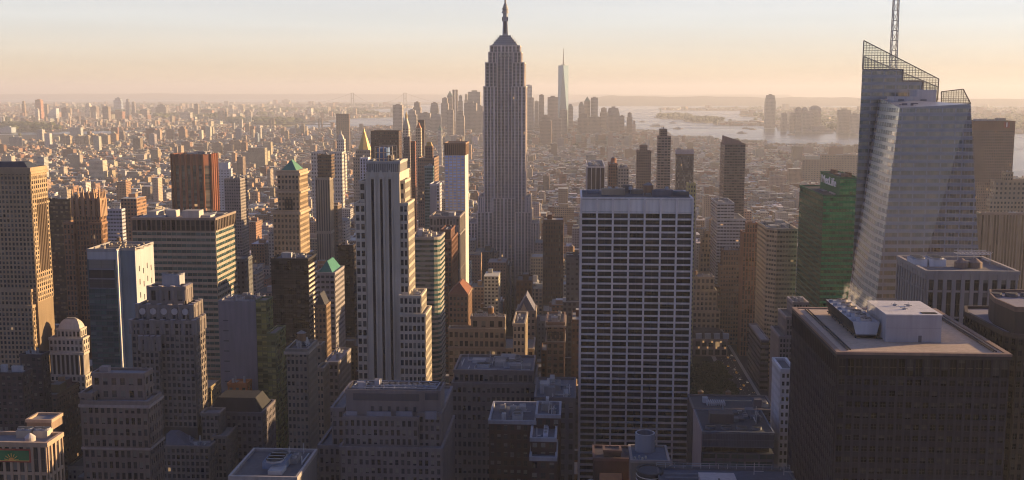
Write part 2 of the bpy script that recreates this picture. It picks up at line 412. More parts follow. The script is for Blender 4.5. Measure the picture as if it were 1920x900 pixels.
        for i in range(tank):
            s.tank(rd.uniform(x0 + 2, x1 - 2), rd.uniform(y0 + 2, y1 - 2), z, rd.uniform(1.8, 2.6), rd.uniform(3.2, 4.2))
    def finish(s, foot=True):
        x0, x1, y0, y1 = s.ext; loc = Vector(((x0 + x1) / 2, (y0 + y1) / 2, 0))
        if foot: FOOT.append((x0, x1, y0, y1))
        if s.vb: VB.append((s.pxr[0], s.pxr[1], s.vb, y0))
        root = bpy.data.objects.new(s.name, None); COL.objects.link(root); root.location = loc; root.empty_display_size = 5
        tag(root, s.label, s.cat, s.group)
        s.walls.build('wall', root, loc)
        if s.roof.f:
            for pc_ in s.roof.pieces(): pc_.build('roof', root, loc)
        for name, mb, mats, sub in s.parts:
            if not mb.f: continue
            o = None
            for pc_ in mb.pieces(): o_ = pc_.build(name, root, loc, mats); o = o or o_
            for sn, smb in sub:
                if smb.f:
                    for pc_ in smb.pieces(): pc_.build(sn, o, loc)
        if s.panes:
            def area(p):
                q = proj(p[0], p[1], p[2])
                if not (-10 < q[0] < 1930 and -10 < q[1] < 905): return 0
                ct = abs((p[4] * p[0] - p[3] * p[1])) / math.hypot(p[0], p[1])
                return p[5] * p[6] * (FPX / q[2]) ** 2 * max(ct, .02) * (1 + (900 - q[1]) / 900)
            ps = sorted(s.panes, key=area, reverse=True); cache = {}; rest = {}
            show = 100 if area(ps[0]) > 14 else 0
            for i, p in enumerate(ps):
                if i < show and area(p) > 6:
                    key = (p[3], p[4], p[5], p[6], p[7])
                    if key not in cache:
                        m = MB(); hx, hy = p[3] * p[5] / 2, p[4] * p[5] / 2; h = p[6] / 2
                        m.face(((-hx, -hy, -h), (hx, hy, -h), (hx, hy, h), (-hx, -hy, h)), (.1, .1, .1), uv=[(0, 0), (1, 0), (1, 1), (0, 1)])
                        cache[key] = m.mesh('window', mats=[p[7]])
                    o = bpy.data.objects.new('window', cache[key]); COL.objects.link(o); o.parent = root
                    o.location = (p[0] - loc.x, p[1] - loc.y, p[2])
                else: rest.setdefault(p[7], []).append(p)
            if rest:
                m = MB(); ml = list(rest)
                for pm in ml:
                    for p in rest[pm]:
                        hx, hy = p[3] * p[5] / 2, p[4] * p[5] / 2; h = p[6] / 2
                        m.face(((p[0] - hx, p[1] - hy, p[2] - h), (p[0] + hx, p[1] + hy, p[2] - h), (p[0] + hx, p[1] + hy, p[2] + h), (p[0] - hx, p[1] - hy, p[2] + h)),
                               (.1, .1, .1), uv=[(0, 0), (1, 0), (1, 1), (0, 1)], mi=ml.index(pm))
                o = m.build('windows' if not show else 'window', root, loc, ml); o['kind'] = 'stuff'
        return root
# ------------------------------------------------------------------ ground, water, hills, air
def ground_material(name, a, b, scale, rough=.95):
    t = NT(name); g = t.n('ShaderNodeNewGeometry'); n = t.n('ShaderNodeTexNoise'); t.l(g.outputs['Position'], n.inputs['Vector'])
    n.inputs['Scale'].default_value = scale; n.inputs['Detail'].default_value = 6
    t.bsdf(Base_Color=t.mix(n.outputs['Fac'], a, b), Roughness=rough, Specular_IOR_Level=.2)
    MAT[name] = t.m; return t.m
ground_material('asphalt', (.035, .035, .037), (.075, .072, .07), .02)
ground_material('far_ground', (.045, .055, .035), (.20, .17, .13), .006)
ground_material('hill_cover', (.04, .06, .04), (.12, .12, .08), .0015)
ground_material('island_grass', (.04, .06, .03), (.16, .14, .09), .01)
t = NT('sea'); g = t.n('ShaderNodeNewGeometry')
mp = t.n('ShaderNodeMapping'); t.l(g.outputs['Position'], mp.inputs['Vector']); mp.inputs['Scale'].default_value = (.25, 1, 1)
n = t.n('ShaderNodeTexNoise'); t.l(mp.outputs[0], n.inputs['Vector']); n.inputs['Scale'].default_value = .02; n.inputs['Detail'].default_value = 8
bmp = t.n('ShaderNodeBump'); t.l(n.outputs['Fac'], bmp.inputs['Height']); bmp.inputs['Strength'].default_value = .6; bmp.inputs['Distance'].default_value = 3.0
n2 = t.n('ShaderNodeTexNoise'); t.l(mp.outputs[0], n2.inputs['Vector']); n2.inputs['Scale'].default_value = .0016; n2.inputs['Detail'].default_value = 4
t.bsdf(Base_Color=(.03, .045, .05), Roughness=t.math('MULTIPLY_ADD', n2.outputs['Fac'], .35, .08), Specular_IOR_Level=.6, Normal=bmp.outputs[0])
MAT['sea'] = t.m

def sheet(name, pts, z, depth, mat):
    m = MB()
    if depth: 
        n_ = len(pts); m.face([(p[0], p[1], z) for p in pts], (0, 0, 0))
        for i in range(n_):
            a, b = pts[i], pts[(i + 1) % n_]; m.face(((a[0], a[1], z - depth), (b[0], b[1], z - depth), (b[0], b[1], z), (a[0], a[1], z)), (0, 0, 0))
    else: m.face([(p[0], p[1], z) for p in pts], (0, 0, 0))
    o = m.build(name, None, (0, 0, 0), [mat]); tag(o, kind='structure'); return o
sheet('sea', rectp(-30000, 30000, -3000, 42000), -3.0, 0, 'sea')
G = lambda px, py: tuple(gz(px, py)[:2])
MANH = [(-4200, -1500), (1340, -1500), (1340, 3400), G(1700, 285), G(1610, 276), G(1430, 268), G(1334, 263), G(1269, 256), G(1240, 248), G(1198, 242), G(1150, 239), G(1090, 238),
        G(1000, 237), G(870, 235), G(790, 236), G(735, 238), G(640, 243), G(525, 245), G(300, 249), G(0, 253), G(-120, 254)]
BROOK = [G(-400, 250), G(0, 247), G(300, 243), G(440, 240), G(520, 238), G(560, 233), G(640, 222), G(742, 219), G(738, 214), G(690, 212), G(640, 211), G(660, 206), G(775, 202), G(770, 199), G(700, 197), (-1500, 26000), (-22000, 26000)]
JERSEY = [G(2300, 250), G(1640, 249), G(1560, 245), G(1506, 242), G(1436, 236), G(1340, 234.5), G(1342, 231), G(1436, 227), G(1436, 221), G(1383, 217), G(1440, 212), G(1440, 208), G(1240, 206.5), G(1242, 203), G(1600, 201), G(2400, 201)]
sheet('ground', MANH, 0.0, 3.2, 'asphalt')
sheet('ground', BROOK, 0.0, 3.2, 'far_ground')
sheet('ground', JERSEY[::-1] if False else JERSEY, 0.0, 3.2, 'far_ground')
def blob(px0, px1, py0, py1, n=18, seed=1):
    rd = random.Random(seed); a, b = gz(px0, (py0 + py1) / 2), gz(px1, (py0 + py1) / 2); f_, k_ = gz(0, py1).y, gz(0, py0).y
    cx_, rx = (a.x + b.x) / 2, (b.x - a.x) / 2; cy_, ry = (f_ + k_) / 2, (k_ - f_) / 2
    return [(cx_ + rx * math.cos(2 * math.pi * i / n) * rd.uniform(.85, 1.05), cy_ + ry * math.sin(2 * math.pi * i / n) * rd.uniform(.8, 1.1)) for i in range(n)]
ISL1 = blob(1222, 1291, 216, 221.5, seed=3); ISL2 = blob(1277, 1345, 222, 228, seed=4)
sheet('island_ground', ISL1, 1.0, 4, 'island_grass'); sheet('island_ground', ISL2, 1.0, 4, 'island_grass')
GOV = blob(585, 700, 205, 209.5, seed=6); sheet('island_ground', GOV, 1.0, 4, 'island_grass')

def hills(name, px0, px1, Y, depth, prof, seed):
    """a real ridge: prof(u) gives crest height"""
    rd = random.Random(seed); nx_, ny_ = 90, 10; x0, x1 = at(px0, 180, Y).x, at(px1, 180, Y).x
    v, f = [], []
    ph = [rd.uniform(0, 6.28) for _ in range(6)]
    for j in range(ny_ + 1):
        w = math.sin(math.pi * j / ny_) ** .8
        for i in range(nx_ + 1):
            u = i / nx_; bump = 1 + .06 * math.sin(u * 31 + ph[0] + j) + .04 * math.sin(u * 67 + ph[1] - j * .7) + .03 * math.sin(u * 140 + ph[2])
            v.append((x0 + (x1 - x0) * u, Y + depth * j / ny_, -4 + (prof(u) * bump + 4) * w))
    for j in range(ny_):
        for i in range(nx_):
            a = j * (nx_ + 1) + i; f.append((a, a + 1, a + nx_ + 2, a + nx_ + 1))
    me = bpy.data.meshes.new(name); me.from_pydata(v, [], f); me.materials.append(MAT['hill_cover']); me.shade_smooth()
    o = bpy.data.objects.new(name, me); COL.objects.link(o); tag(o, kind='structure')
def pf1(u):
    a = min(1, u / .10); return 165 * (a * a * (3 - 2 * a)) * (1 - .42 * u) + 2
hills('hills', 1050, 2150, 19500, 4500, pf1, 2)
def pf2(u): return 150 + 25 * math.sin(u * 3.0)
hills('hills', -500, 1500, 33000, 5000, lambda u: (152 + 12 * math.sin(u * 5)) * min(1, u * 8), 5)

# ------------------------------------------------------------------ haze
hz = MB(); hz.box(-21000, 21000, -2500, 39500, -6, 452, (1, 1, 1))
t = NT('haze_air'); pv = t.n('ShaderNodeVolumePrincipled')
pv.inputs['Color'].default_value = (.86, .89, 1.0, 1); pv.inputs['Density'].default_value = 6e-5; pv.inputs['Anisotropy'].default_value = .15
t.l(pv.outputs[0], t.out.inputs[1]); MAT['haze'] = t.m
ho = hz.build('haze', None, (0, 0, 0), ['haze']); tag(ho, kind='stuff')

# ------------------------------------------------------------------ far city in bulk
def in_poly(X, Y, poly):
    ins = np.zeros(len(X), bool); n = len(poly)
    for i in range(n):
        x0, y0 = poly[i]; x1, y1 = poly[(i + 1) % n]
        c = ((y0 > Y) != (y1 > Y)) & (X < (x1 - x0) * (Y - y0) / ((y1 - y0) if y1 != y0 else 1e-9) + x0)
        ins ^= c
    return ins
def boxes_mesh(name, A, cols, tops, wins, mat='city'):
    """A rows: x,y,wx,wy,z0,z1,rot ; numpy bulk builder of separate boxes"""
    n = len(A); c, s_ = np.cos(A[:, 6]), np.sin(A[:, 6]); hx, hy = A[:, 2] / 2, A[:, 3] / 2
    V = np.zeros((n, 8, 3), np.float32)
    for i, (sx, sy) in enumerate(((-1, -1), (1, -1), (1, 1), (-1, 1))):
        X = A[:, 0] + sx * hx * c - sy * hy * s_; Y = A[:, 1] + sx * hx * s_ + sy * hy * c
        V[:, i, 0] = V[:, i + 4, 0] = X; V[:, i, 1] = V[:, i + 4, 1] = Y
        V[:, i, 2] = A[:, 4]; V[:, i + 4, 2] = A[:, 5]
    F = np.array([[0, 1, 5, 4], [1, 2, 6, 5], [2, 3, 7, 6], [3, 0, 4, 7], [4, 5, 6, 7]])
    L = (F[None] + (np.arange(n) * 8)[:, None, None]).reshape(-1)
    me = bpy.data.meshes.new(name); me.vertices.add(n * 8); me.vertices.foreach_set('co', V.ravel())
    me.loops.add(n * 20); me.loops.foreach_set('vertex_index', L.astype(np.int32))
    me.polygons.add(n * 5); me.polygons.foreach_set('loop_start', np.arange(0, n * 20, 4, dtype=np.int32)); me.polygons.foreach_set('loop_total', np.full(n * 5, 4, np.int32))
    me.update(calc_edges=True)
    C = np.ones((n, 5, 4), np.float32); C[:, :4, :3] = cols[:, None, :]; C[:, 4, :3] = tops
    a = me.attributes.new('Col', 'FLOAT_COLOR', 'FACE'); a.data.foreach_set('color', C.ravel())
    Wn = np.ones((n, 5, 4), np.float32); Wn[:, :4, :3] = wins[:, None, :]; Wn[:, 4, :3] = 0
    a = me.attributes.new('Win', 'FLOAT_COLOR', 'FACE'); a.data.foreach_set('color', Wn.ravel())
    U = np.zeros((n, 5, 4, 2), np.float32); hgt = np.maximum(1, np.round((A[:, 5] - A[:, 4]) / 3.5))
    for k, wd in enumerate((A[:, 2], A[:, 3], A[:, 2], A[:, 3])):
        nb = np.maximum(1, np.round(wd / 3.2)); U[:, k, 1, 0] = nb; U[:, k, 2, 0] = nb; U[:, k, 2, 1] = hgt; U[:, k, 3, 1] = hgt
    u = me.uv_layers.new(name='UVMap'); u.data.foreach_set('uv', U.ravel())
    me.materials.append(MAT[mat]); me.validate(); me.shade_flat(); me.update()
    o = bpy.data.objects.new(name, me); COL.objects.link(o); return o

PAL = np.array([(.36, .29, .22), (.42, .36, .29), (.30, .17, .11), (.24, .13, .09), (.38, .37, .35), (.50, .47, .42), (.20, .15, .12), (.33, .24, .17), (.28, .27, .28), (.60, .56, .50), (.40, .26, .18)])
def palette(nr, n, w=None):
    w = np.array(w or [3, 3, 3, 2, 2, 1.5, 1.5, 3, 1.5, .8, 2], float); i = nr.choice(len(PAL), n, p=w / w.sum())
    return PAL[i] * nr.uniform(.75, 1.2, (n, 1)) * nr.uniform(.94, 1.06, (n, 3))
def roofs(nr, n):
    g = np.where(nr.random(n) < .35, nr.uniform(.35, .65, n), nr.uniform(.08, .25, n)); return g[:, None] * np.array([[1.0, .97, .93]]) * nr.uniform(.95, 1.05, (n, 3))

def far_field(name, poly, pyr, n, size, h, seed, label, excl=None, tall=.03, pxr=(-60, 1980)):
    nr = np.random.default_rng(seed)
    px = nr.uniform(pxr[0], pxr[1], n); t_ = nr.uniform(0, 1, n); py = pyr[0] + (pyr[1] - pyr[0]) * t_
    P = np.array([G(a, b) for a, b in zip(px, py)]); k = in_poly(P[:, 0], P[:, 1], poly)
    P = P[k]; m = len(P); D = P[:, 1]
    sc = D / 9000.0
    wx = nr.uniform(*size, m) * np.clip(sc, .8, 2.2); wy = nr.uniform(*size, m) * np.clip(sc, .8, 2.5)
    hh = nr.uniform(*h, m) * np.clip(sc, .8, 1.3); tl = nr.random(m) < tall; hh = np.where(tl, hh * nr.uniform(2, 4.5, m), hh)
    # patches of park and street
    q = np.sin(P[:, 0] / 420 + 1) * np.sin(P[:, 1] / 610) + .5 * np.sin(P[:, 0] / 190 + P[:, 1] / 260)
    keep = q < 1.0
    A = np.stack([P[:, 0], P[:, 1], wx, wy, np.zeros(m), hh, (np.floor(P[:, 0] / 1500) * .9 + np.floor(P[:, 1] / 2100) * .7) % 1.2 - .6], 1)[keep]
    mm = len(A); wn = np.tile([.45, .45, .0], (mm, 1))
    o = boxes_mesh(name, A, palette(nr, mm), roofs(nr, mm), wn); tag(o, label, kind='stuff'); return o
far_field('distant_houses', BROOK, (196, 251), 26000, (14, 38), (7, 17), 11, 'low houses and blocks spread over the far shore', pxr=(-60, 800))
far_field('distant_houses', JERSEY, (203, 250), 5000, (20, 60), (7, 18), 12, 'low buildings on the far shore of the wide river', pxr=(1240, 2000))

# ------------------------------------------------------------------ green cover, one mass of crowns each
_ph = (1 + 5 ** .5) / 2
ICO = np.array([(-1, _ph, 0), (1, _ph, 0), (-1, -_ph, 0), (1, -_ph, 0), (0, -1, _ph), (0, 1, _ph), (0, -1, -_ph), (0, 1, -_ph), (_ph, 0, -1), (_ph, 0, 1), (-_ph, 0, -1), (-_ph, 0, 1)]) / 1.9
ICF = [(0, 11, 5), (0, 5, 1), (0, 1, 7), (0, 7, 10), (0, 10, 11), (1, 5, 9), (5, 11, 4), (11, 10, 2), (10, 7, 6), (7, 1, 8), (3, 9, 4), (3, 4, 2), (3, 2, 6), (3, 6, 8), (3, 8, 9), (4, 9, 5), (2, 4, 11), (6, 2, 10), (8, 6, 7), (9, 8, 1)]
t = NT('foliage'); geo = t.n('ShaderNodeNewGeometry'); oi = t.n('ShaderNodeObjectInfo')
rr = t.math('FRACT', t.math('ADD', geo.outputs['Random Per Island'], oi.outputs['Random']))
t.bsdf(Base_Color=t.mix(rr, (.028, .042, .014), (.10, .105, .035)), Roughness=.8, Specular_IOR_Level=.2); MAT['foliage'] = t.m
def tree_mass(name, pts, rad, label, seed):
    nr = np.random.default_rng(seed); n = len(pts); ico = np.asarray(ICO)
    V = ico[None] * rad[:, None, None] * nr.uniform(.7, 1.25, (n, 12, 1)); V[:, :, 2] = V[:, :, 2] * .8 + (rad * .9)[:, None]
    V[:, :, 0] += pts[:, 0:1]; V[:, :, 1] += pts[:, 1:2]
    L = (np.array(ICF)[None] + (np.arange(n) * 12)[:, None, None]).reshape(-1)
    me = bpy.data.meshes.new(name); me.vertices.add(n * 12); me.vertices.foreach_set('co', V.astype(np.float32).ravel())
    me.loops.add(n * 60); me.loops.foreach_set('vertex_index', L.astype(np.int32)); me.polygons.add(n * 20)
    me.polygons.foreach_set('loop_start', np.arange(0, n * 60, 3, dtype=np.int32)); me.polygons.foreach_set('loop_total', np.full(n * 20, 3, np.int32))
    me.update(calc_edges=True); me.materials.append(MAT['foliage']); me.validate(); me.shade_flat(); o = bpy.data.objects.new(name, me); COL.objects.link(o); tag(o, label, kind='stuff')
nr = np.random.default_rng(5)
def scatter(poly, px, py, n, thr):
    a = nr.uniform(*px, n); b = nr.uniform(*py, n); P = np.array([G(x, y) for x, y in zip(a, b)]); P = P[in_poly(P[:, 0], P[:, 1], poly)]
    q = np.sin(P[:, 0] / 420 + 1) * np.sin(P[:, 1] / 610) + .5 * np.sin(P[:, 0] / 190 + P[:, 1] / 260)
    return P[(q > thr)]
P = scatter(BROOK, (-60, 800), (197, 250), 14000, .55); tree_mass('tree_cover', P, nr.uniform(14, 34, len(P)), 'green treetops among the far houses across the river', 6)
P = scatter(JERSEY, (1240, 2000), (204, 249), 4000, .0); tree_mass('tree_cover', P, nr.uniform(12, 30, len(P)), 'hazy treetops on the far bank of the wide river', 8)
P = np.array([p for poly in (ISL1, ISL2, GOV) for p in [(a * (1 - f_) + np.mean([q[0] for q in poly]) * f_, b * (1 - f_) + np.mean([q[1] for q in poly]) * f_) for a, b in poly for f_ in nr.uniform(.1, .9, 7)]])
tree_mass('tree_cover', P, nr.uniform(14, 30, len(P)), 'trees covering the small harbour islands', 9)
# ------------------------------------------------------------------ the towers, nearest first
LIME, TAN, BROWN, GREY, DARK = (.40, .34, .26), (.33, .25, .17), (.16, .095, .06), (.30, .30, .30), (.035, .03, .03)
def mk(name, label, Y, vb=None, cat='building', rc=(.15, .14, .14), group=None): return Bld(name, label, cat, Y, group, vb, rc)
def simple(name, label, Y, tiers, vb=None, cat='building', rc=(.15, .14, .14), n=5, tank=0, extra=None, maxh=4.0, finish=True, group=None, flat=False):
    """tiers: (x0,x1,py,xs or None,style[,d]) from the top one down; each runs down to the ground, so lower ones are wider"""
    b = mk(name, label, Y, vb, cat, rc, group); zs = []
    for i, t_ in enumerate(tiers):
        x0, x1, py, xs, st = t_[:5]; d = t_[5] if len(t_) > 5 else 30; yo = t_[6] if len(t_) > 6 else 0
        P, z = b.poly(x0, x1, py, xs, d, Y + yo); zs.append((P, z, st))
    for i, (P, z, st) in enumerate(zs):
        zb = 0 if flat or i == len(zs) - 1 else max(0, zs[i + 1][1])
        b.tier(P, zb, z, st)
    if n: b.clutter(zs[0][0], zs[0][1], n, tank=tank, maxh=maxh)
    if extra: extra(b, zs)
    return b.finish() if finish else (b, zs)

# --- black office tower with the cooling plant on its roof
Y = 320; b = mk('office_tower', 'black office tower with a pale gravel roof carrying a steaming cooling plant', Y, 900, 'office tower', (.46, .35, .27))
P, z = b.poly(1572, 1893, 660, xs=1487)
st = St(16, 22, .30, .50, .5, (.032, .031, .048), (.022, .022, .036), 'pane_black')
b.tier(P, 0, z - 7.2, st, roof=False)
b.tier(P, z - 7.2, z - 1.6, St(16, 36, .22, .08, .5, (.019, .019, .032), pane='pane_black'), roof=False)
b.walls.prism(inset(P, -.52), z - 1.7, z - .3, (.034, .030, .036), None, (.1, .1, .1)); b.rooftop(P, z - .3, .45, (.22, .15, .12), .5, .9)
zr = z - .2
m = MB()
for x in (P[0][0] + 3.2, P[1][0] - 3.6):
    m.mark()
    for dx in (0, .9): m.box(x + dx, x + dx + .25, P[0][1] + 3, P[2][1] - 3, zr + .1, zr + .5, (.09, .075, .07))
b.part('roof_rail', m)
a, c = gz(1660, 641, zr), gz(1762, 641, zr); hp = at(1660, 591, a.y).z; fb = gz(1622, 565, hp)
m = MB(); m.box(a.x, c.x, a.y, fb.y, zr, hp, (.34, .33, .36), (.50, .46, .44), bottom=False); sub = []
q = MB(); q.box(a.x - .15, c.x + .15, a.y - .15, fb.y + .15, hp, hp + .3, (.55, .52, .52)); sub.append(('coping', q))
q = MB(); xd = at(1722, 630, a.y).x; q.box(xd, xd + 1.0, a.y - .06, a.y, zr, zr + 2.1, (.10, .10, .12)); sub.append(('door', q))
q = MB(); q.box(c.x - 5.5, c.x - 1, a.y + 1.2, a.y + 3.6, hp + .3, hp + .42, (.02, .02, .025)); sub.append(('skylight', q))
q = MB()
for (u, v) in ((.38, .62), (.62, .6), (.45, .35)):
    x_, y_ = a.x + (c.x - a.x) * u, a.y + (fb.y - a.y) * v
    q.mark(); q.box(x_ - .4, x_ + .4, y_ - .4, y_ + .4, hp + .3, hp + .9, (.3, .3, .32)); q.bar((x_ - 1.2, y_, hp + .9), (x_ + 1.2, y_, hp + .5), .18, (.2, .2, .22)); q.bar((x_, y_, hp + .5), (x_, y_, hp + 1.6), .1, (.3, .3, .3))
sub.append(('roof_vent', q))
q = MB(); zz = zr + (hp - zr) * .52; q.box(a.x + .3, c.x - .3, a.y - .05, a.y, zz, zz + .12, (.25, .24, .27)); sub.append(('joint_band', q))
b.part('penthouse', m, None, sub)
# cooling plant: long flared trough on legs, fans on the deck
f0, f1 = gz(1597, 634, zr), gz(1647, 634, zr); bk = gz(1550, 592, zr); yc0, yc1 = f0.y, bk.y + 3
m = MB(); w0, w1 = f0.x + .5, f1.x; zb, zt = zr + 1.2, at(1600, 604, yc0).z
def fl_box(m, y0, y1):
    A = ((w0 + .7, y0, zb), (w1 - .7, y0, zb), (w1 + .1, y0, zt), (w0 - .4, y0, zt)); B_ = tuple((p[0], y1, p[2]) for p in A)
    m.face(A, (.42, .43, .47)); m.face(B_[::-1], (.4, .4, .42)); m.face((A[0], A[3], B_[3], B_[0]), (.03, .03, .035)); m.face((A[2], A[1], B_[1], B_[2]), (.1, .1, .11)); m.face((A[3], A[2], B_[2], B_[3]), (.34, .34, .37)); m.face((A[1], A[0], B_[0], B_[1]), (.1, .1, .1))
fl_box(m, yc0, yc1); sub = []
q = MB(); nf = 6
for i in range(nf):
    yy = yc0 + (yc1 - yc0) * (i + .5) / nf; xx = (w0 + w1) / 2 + .5; r_ = 1.7; q.mark()
    q.cyl(xx, yy, zt, zt + .8, r_ + .2, r_, 18, (.42, .36, .32), top=(.04, .035, .03))
    for k in range(3):
        an = k * math.pi / 3; q.bar((xx - r_ * math.cos(an), yy - r_ * math.sin(an), zt + .84), (xx + r_ * math.cos(an), yy + r_ * math.sin(an), zt + .84), .12, (.3, .27, .25))
    q.box(w0 - .1, w0 + 1.0, yy - 1.2, yy - .1, zt, zt + .75, (.22, .25, .32))
sub.append(('fan', q))
q = MB()
for i in range(8):
    yy = yc0 + .4 + (yc1 - yc0 - .8) * i / 7
    for xx in (w0 + .6, w1 - .8): q.box(xx, xx + .3, yy - .15, yy + .15, zr, zb, (.05, .05, .055))
q.box(w0 + .2, w1 - .2, yc0 - .5, yc1, zb - .35, zb - .05, (.06, .055, .055)); q.bar((w1 - 1, yc0 - .8, zr + .3), (w1 + 2.2, yc0 - 1.6, zr + .3), .35, (.05, .05, .05))
sub.append(('steel_frame', q))
q = MB(); q.bar((w1, yc0, zt + 1), (w1, yc1, zt + 1), .1, (.3, .3, .3)); [q.bar((w1, yc0 + i * (yc1 - yc0) / 9, zt), (w1, yc0 + i * (yc1 - yc0) / 9, zt + 1), .08, (.3, .3, .3)) for i in range(10)]
sub.append(('handrail', q)); b.part('cooling_tower', m, None, sub)
b.finish(); VB[-1] = (1487, 1920, 900, 320)
STEAM = [((w0 + w1) / 2 + .5, yc0 + (yc1 - yc0) * (i + .5) / nf, zt + 1) for i in (0, 1, 3, 4, 5)]

# --- brown tower with clipped corners at the frame edge
Y = 345; b = mk('office_tower', 'dark brown tower with clipped corners and a flat lower roof, cut by the frame edge', Y, 900, 'office tower', (.24, .22, .25))
zl = gz(1883, 626, 188).z; pts = [gz(1812, 588, zl), gz(1883, 626, zl), gz(1908, 631, zl)]
yb = pts[0].y; xe = at(2080, 600, pts[2].y).x
P = [(pts[0].x, yb), (pts[1].x, pts[1].y), (pts[2].x, pts[2].y), (xe, pts[2].y), (xe + 30, yb), (xe + 30, yb + 14), (gz(1824, 585, zl).x, yb + 10)]
st = St(12, 20, .45, .5, .4, (.06, .045, .04), (.05, .04, .038), 'pane_black')
b.tier(P, 0, zl - .2, st, cornice=(.08, .06, .055), parapet=1.0)
zu = at(1904, 582, 352).z; u = [gz(1863, 561, zu), gz(1865, 566, zu), gz(1904, 583, zu)]
P2 = [(u[0].x, u[0].y + 3), (u[1].x, u[1].y), (u[2].x, u[2].y), (xe - 2, u[2].y), (xe - 2, u[0].y + 12), (u[0].x + 3, u[0].y + 12)]
b.tier(P2, zl - .2, zu, St(14, 70, .0, .0, .1, (.065, .05, .045), mode='shade', win=(0, 0, 0)), cornice=(.16, .11, .09), parapet=1.3)
q = MB(); ux, uy = u[2].x + 3, u[0].y + 2
for i in range(4): q.mark(); q.cyl(ux + i * 5.2, uy + 3, zu + .2, zu + 1.3, 2.1, 1.9, 16, (.12, .11, .11), top=(.03, .03, .03)); q.bar((ux + i * 5.2 - 2, uy + 3, zu + 1.35), (ux + i * 5.2 + 2, uy + 3, zu + 1.35), .25, (.4, .33, .28))
b.part('fan', q); b.finish()

# --- grey ribbed concrete tower
Y = 450; b = mk('office_tower', 'grey concrete tower with tall slot windows between ribs and plant on its roof', Y, 640, 'office tower', (.16, .15, .16))
P, z = b.poly(1738, 1908, 512, xs=1685)
c1 = (.31, .27, .25)
z1 = at(1738, 546, Y).z; z0_ = at(1738, 650, Y).z
b.tier(P, z1, z, St(17, 34, .52, .14, .7, c1, pane='pane'), cornice=c1)
b.walls.prism(inset(P, -.5), z - 2.6, z - .4, c1)
b.tier(P, z0_ - 20, z1, St(17, 56, .52, .07, .7, c1), roof=False)
b.tier(P, 0, z0_ - 20, St(17, 20, .5, .3, .5, c1, mode='shade'), roof=False)
for i, (x0, x1) in enumerate(((1712, 1738), (1742, 1773))):
    g0 = gz(x0, 500, z); g1 = gz(x1, 500, z); b.unit(g0.x, g1.x, g0.y, g0.y + 9, z, 3.2, (.52, .52, .55), 'air_handler', 3)
for x_ in (1802, 1828): g0 = gz(x_, 502, z); b.part('tank', (lambda m: (m.cyl(g0.x, g0.y, z, z + 2.4, 2.8, n=16, col=(.22, .16, .13)), m.cyl(g0.x, g0.y, z + 2.4, z + 4.2, 2.9, .2, 16, (.24, .17, .14)), m)[-1])(MB()))
q = MB(); g0 = gz(1795, 496, z); g1 = gz(1845, 492, z)
for zz in (4.5, 5.5):
    for yy in (0, 5): q.bar((g0.x, g0.y + yy, z + zz), (g1.x, g0.y + yy, z + zz), .28, (.5, .48, .48))
for i in range(9):
    x_ = g0.x + (g1.x - g0.x) * i / 8; q.bar((x_, g0.y, z + 4.5), (x_, g0.y + 5, z + 4.5), .22, (.5, .48, .48)); q.bar((x_, g0.y, z + 4.5), (x_ + 1, g0.y, z + 5.5), .16, (.5, .48, .48))
    if i % 4 == 0: q.bar((x_, g0.y, z), (x_, g0.y, z + 5.5), .3, (.4, .4, .4))
b.part('steel_platform', q)
q = MB(); [q.bar((g1.x + 1, g1.y - 3 + i * 1.3, z + 1), (P[1][0] - 2, g1.y - 3 + i * 1.3, z + 1), .45, (.42, .42, .45)) for i in range(6)]
b.part('pipe_run', q); b.finish()

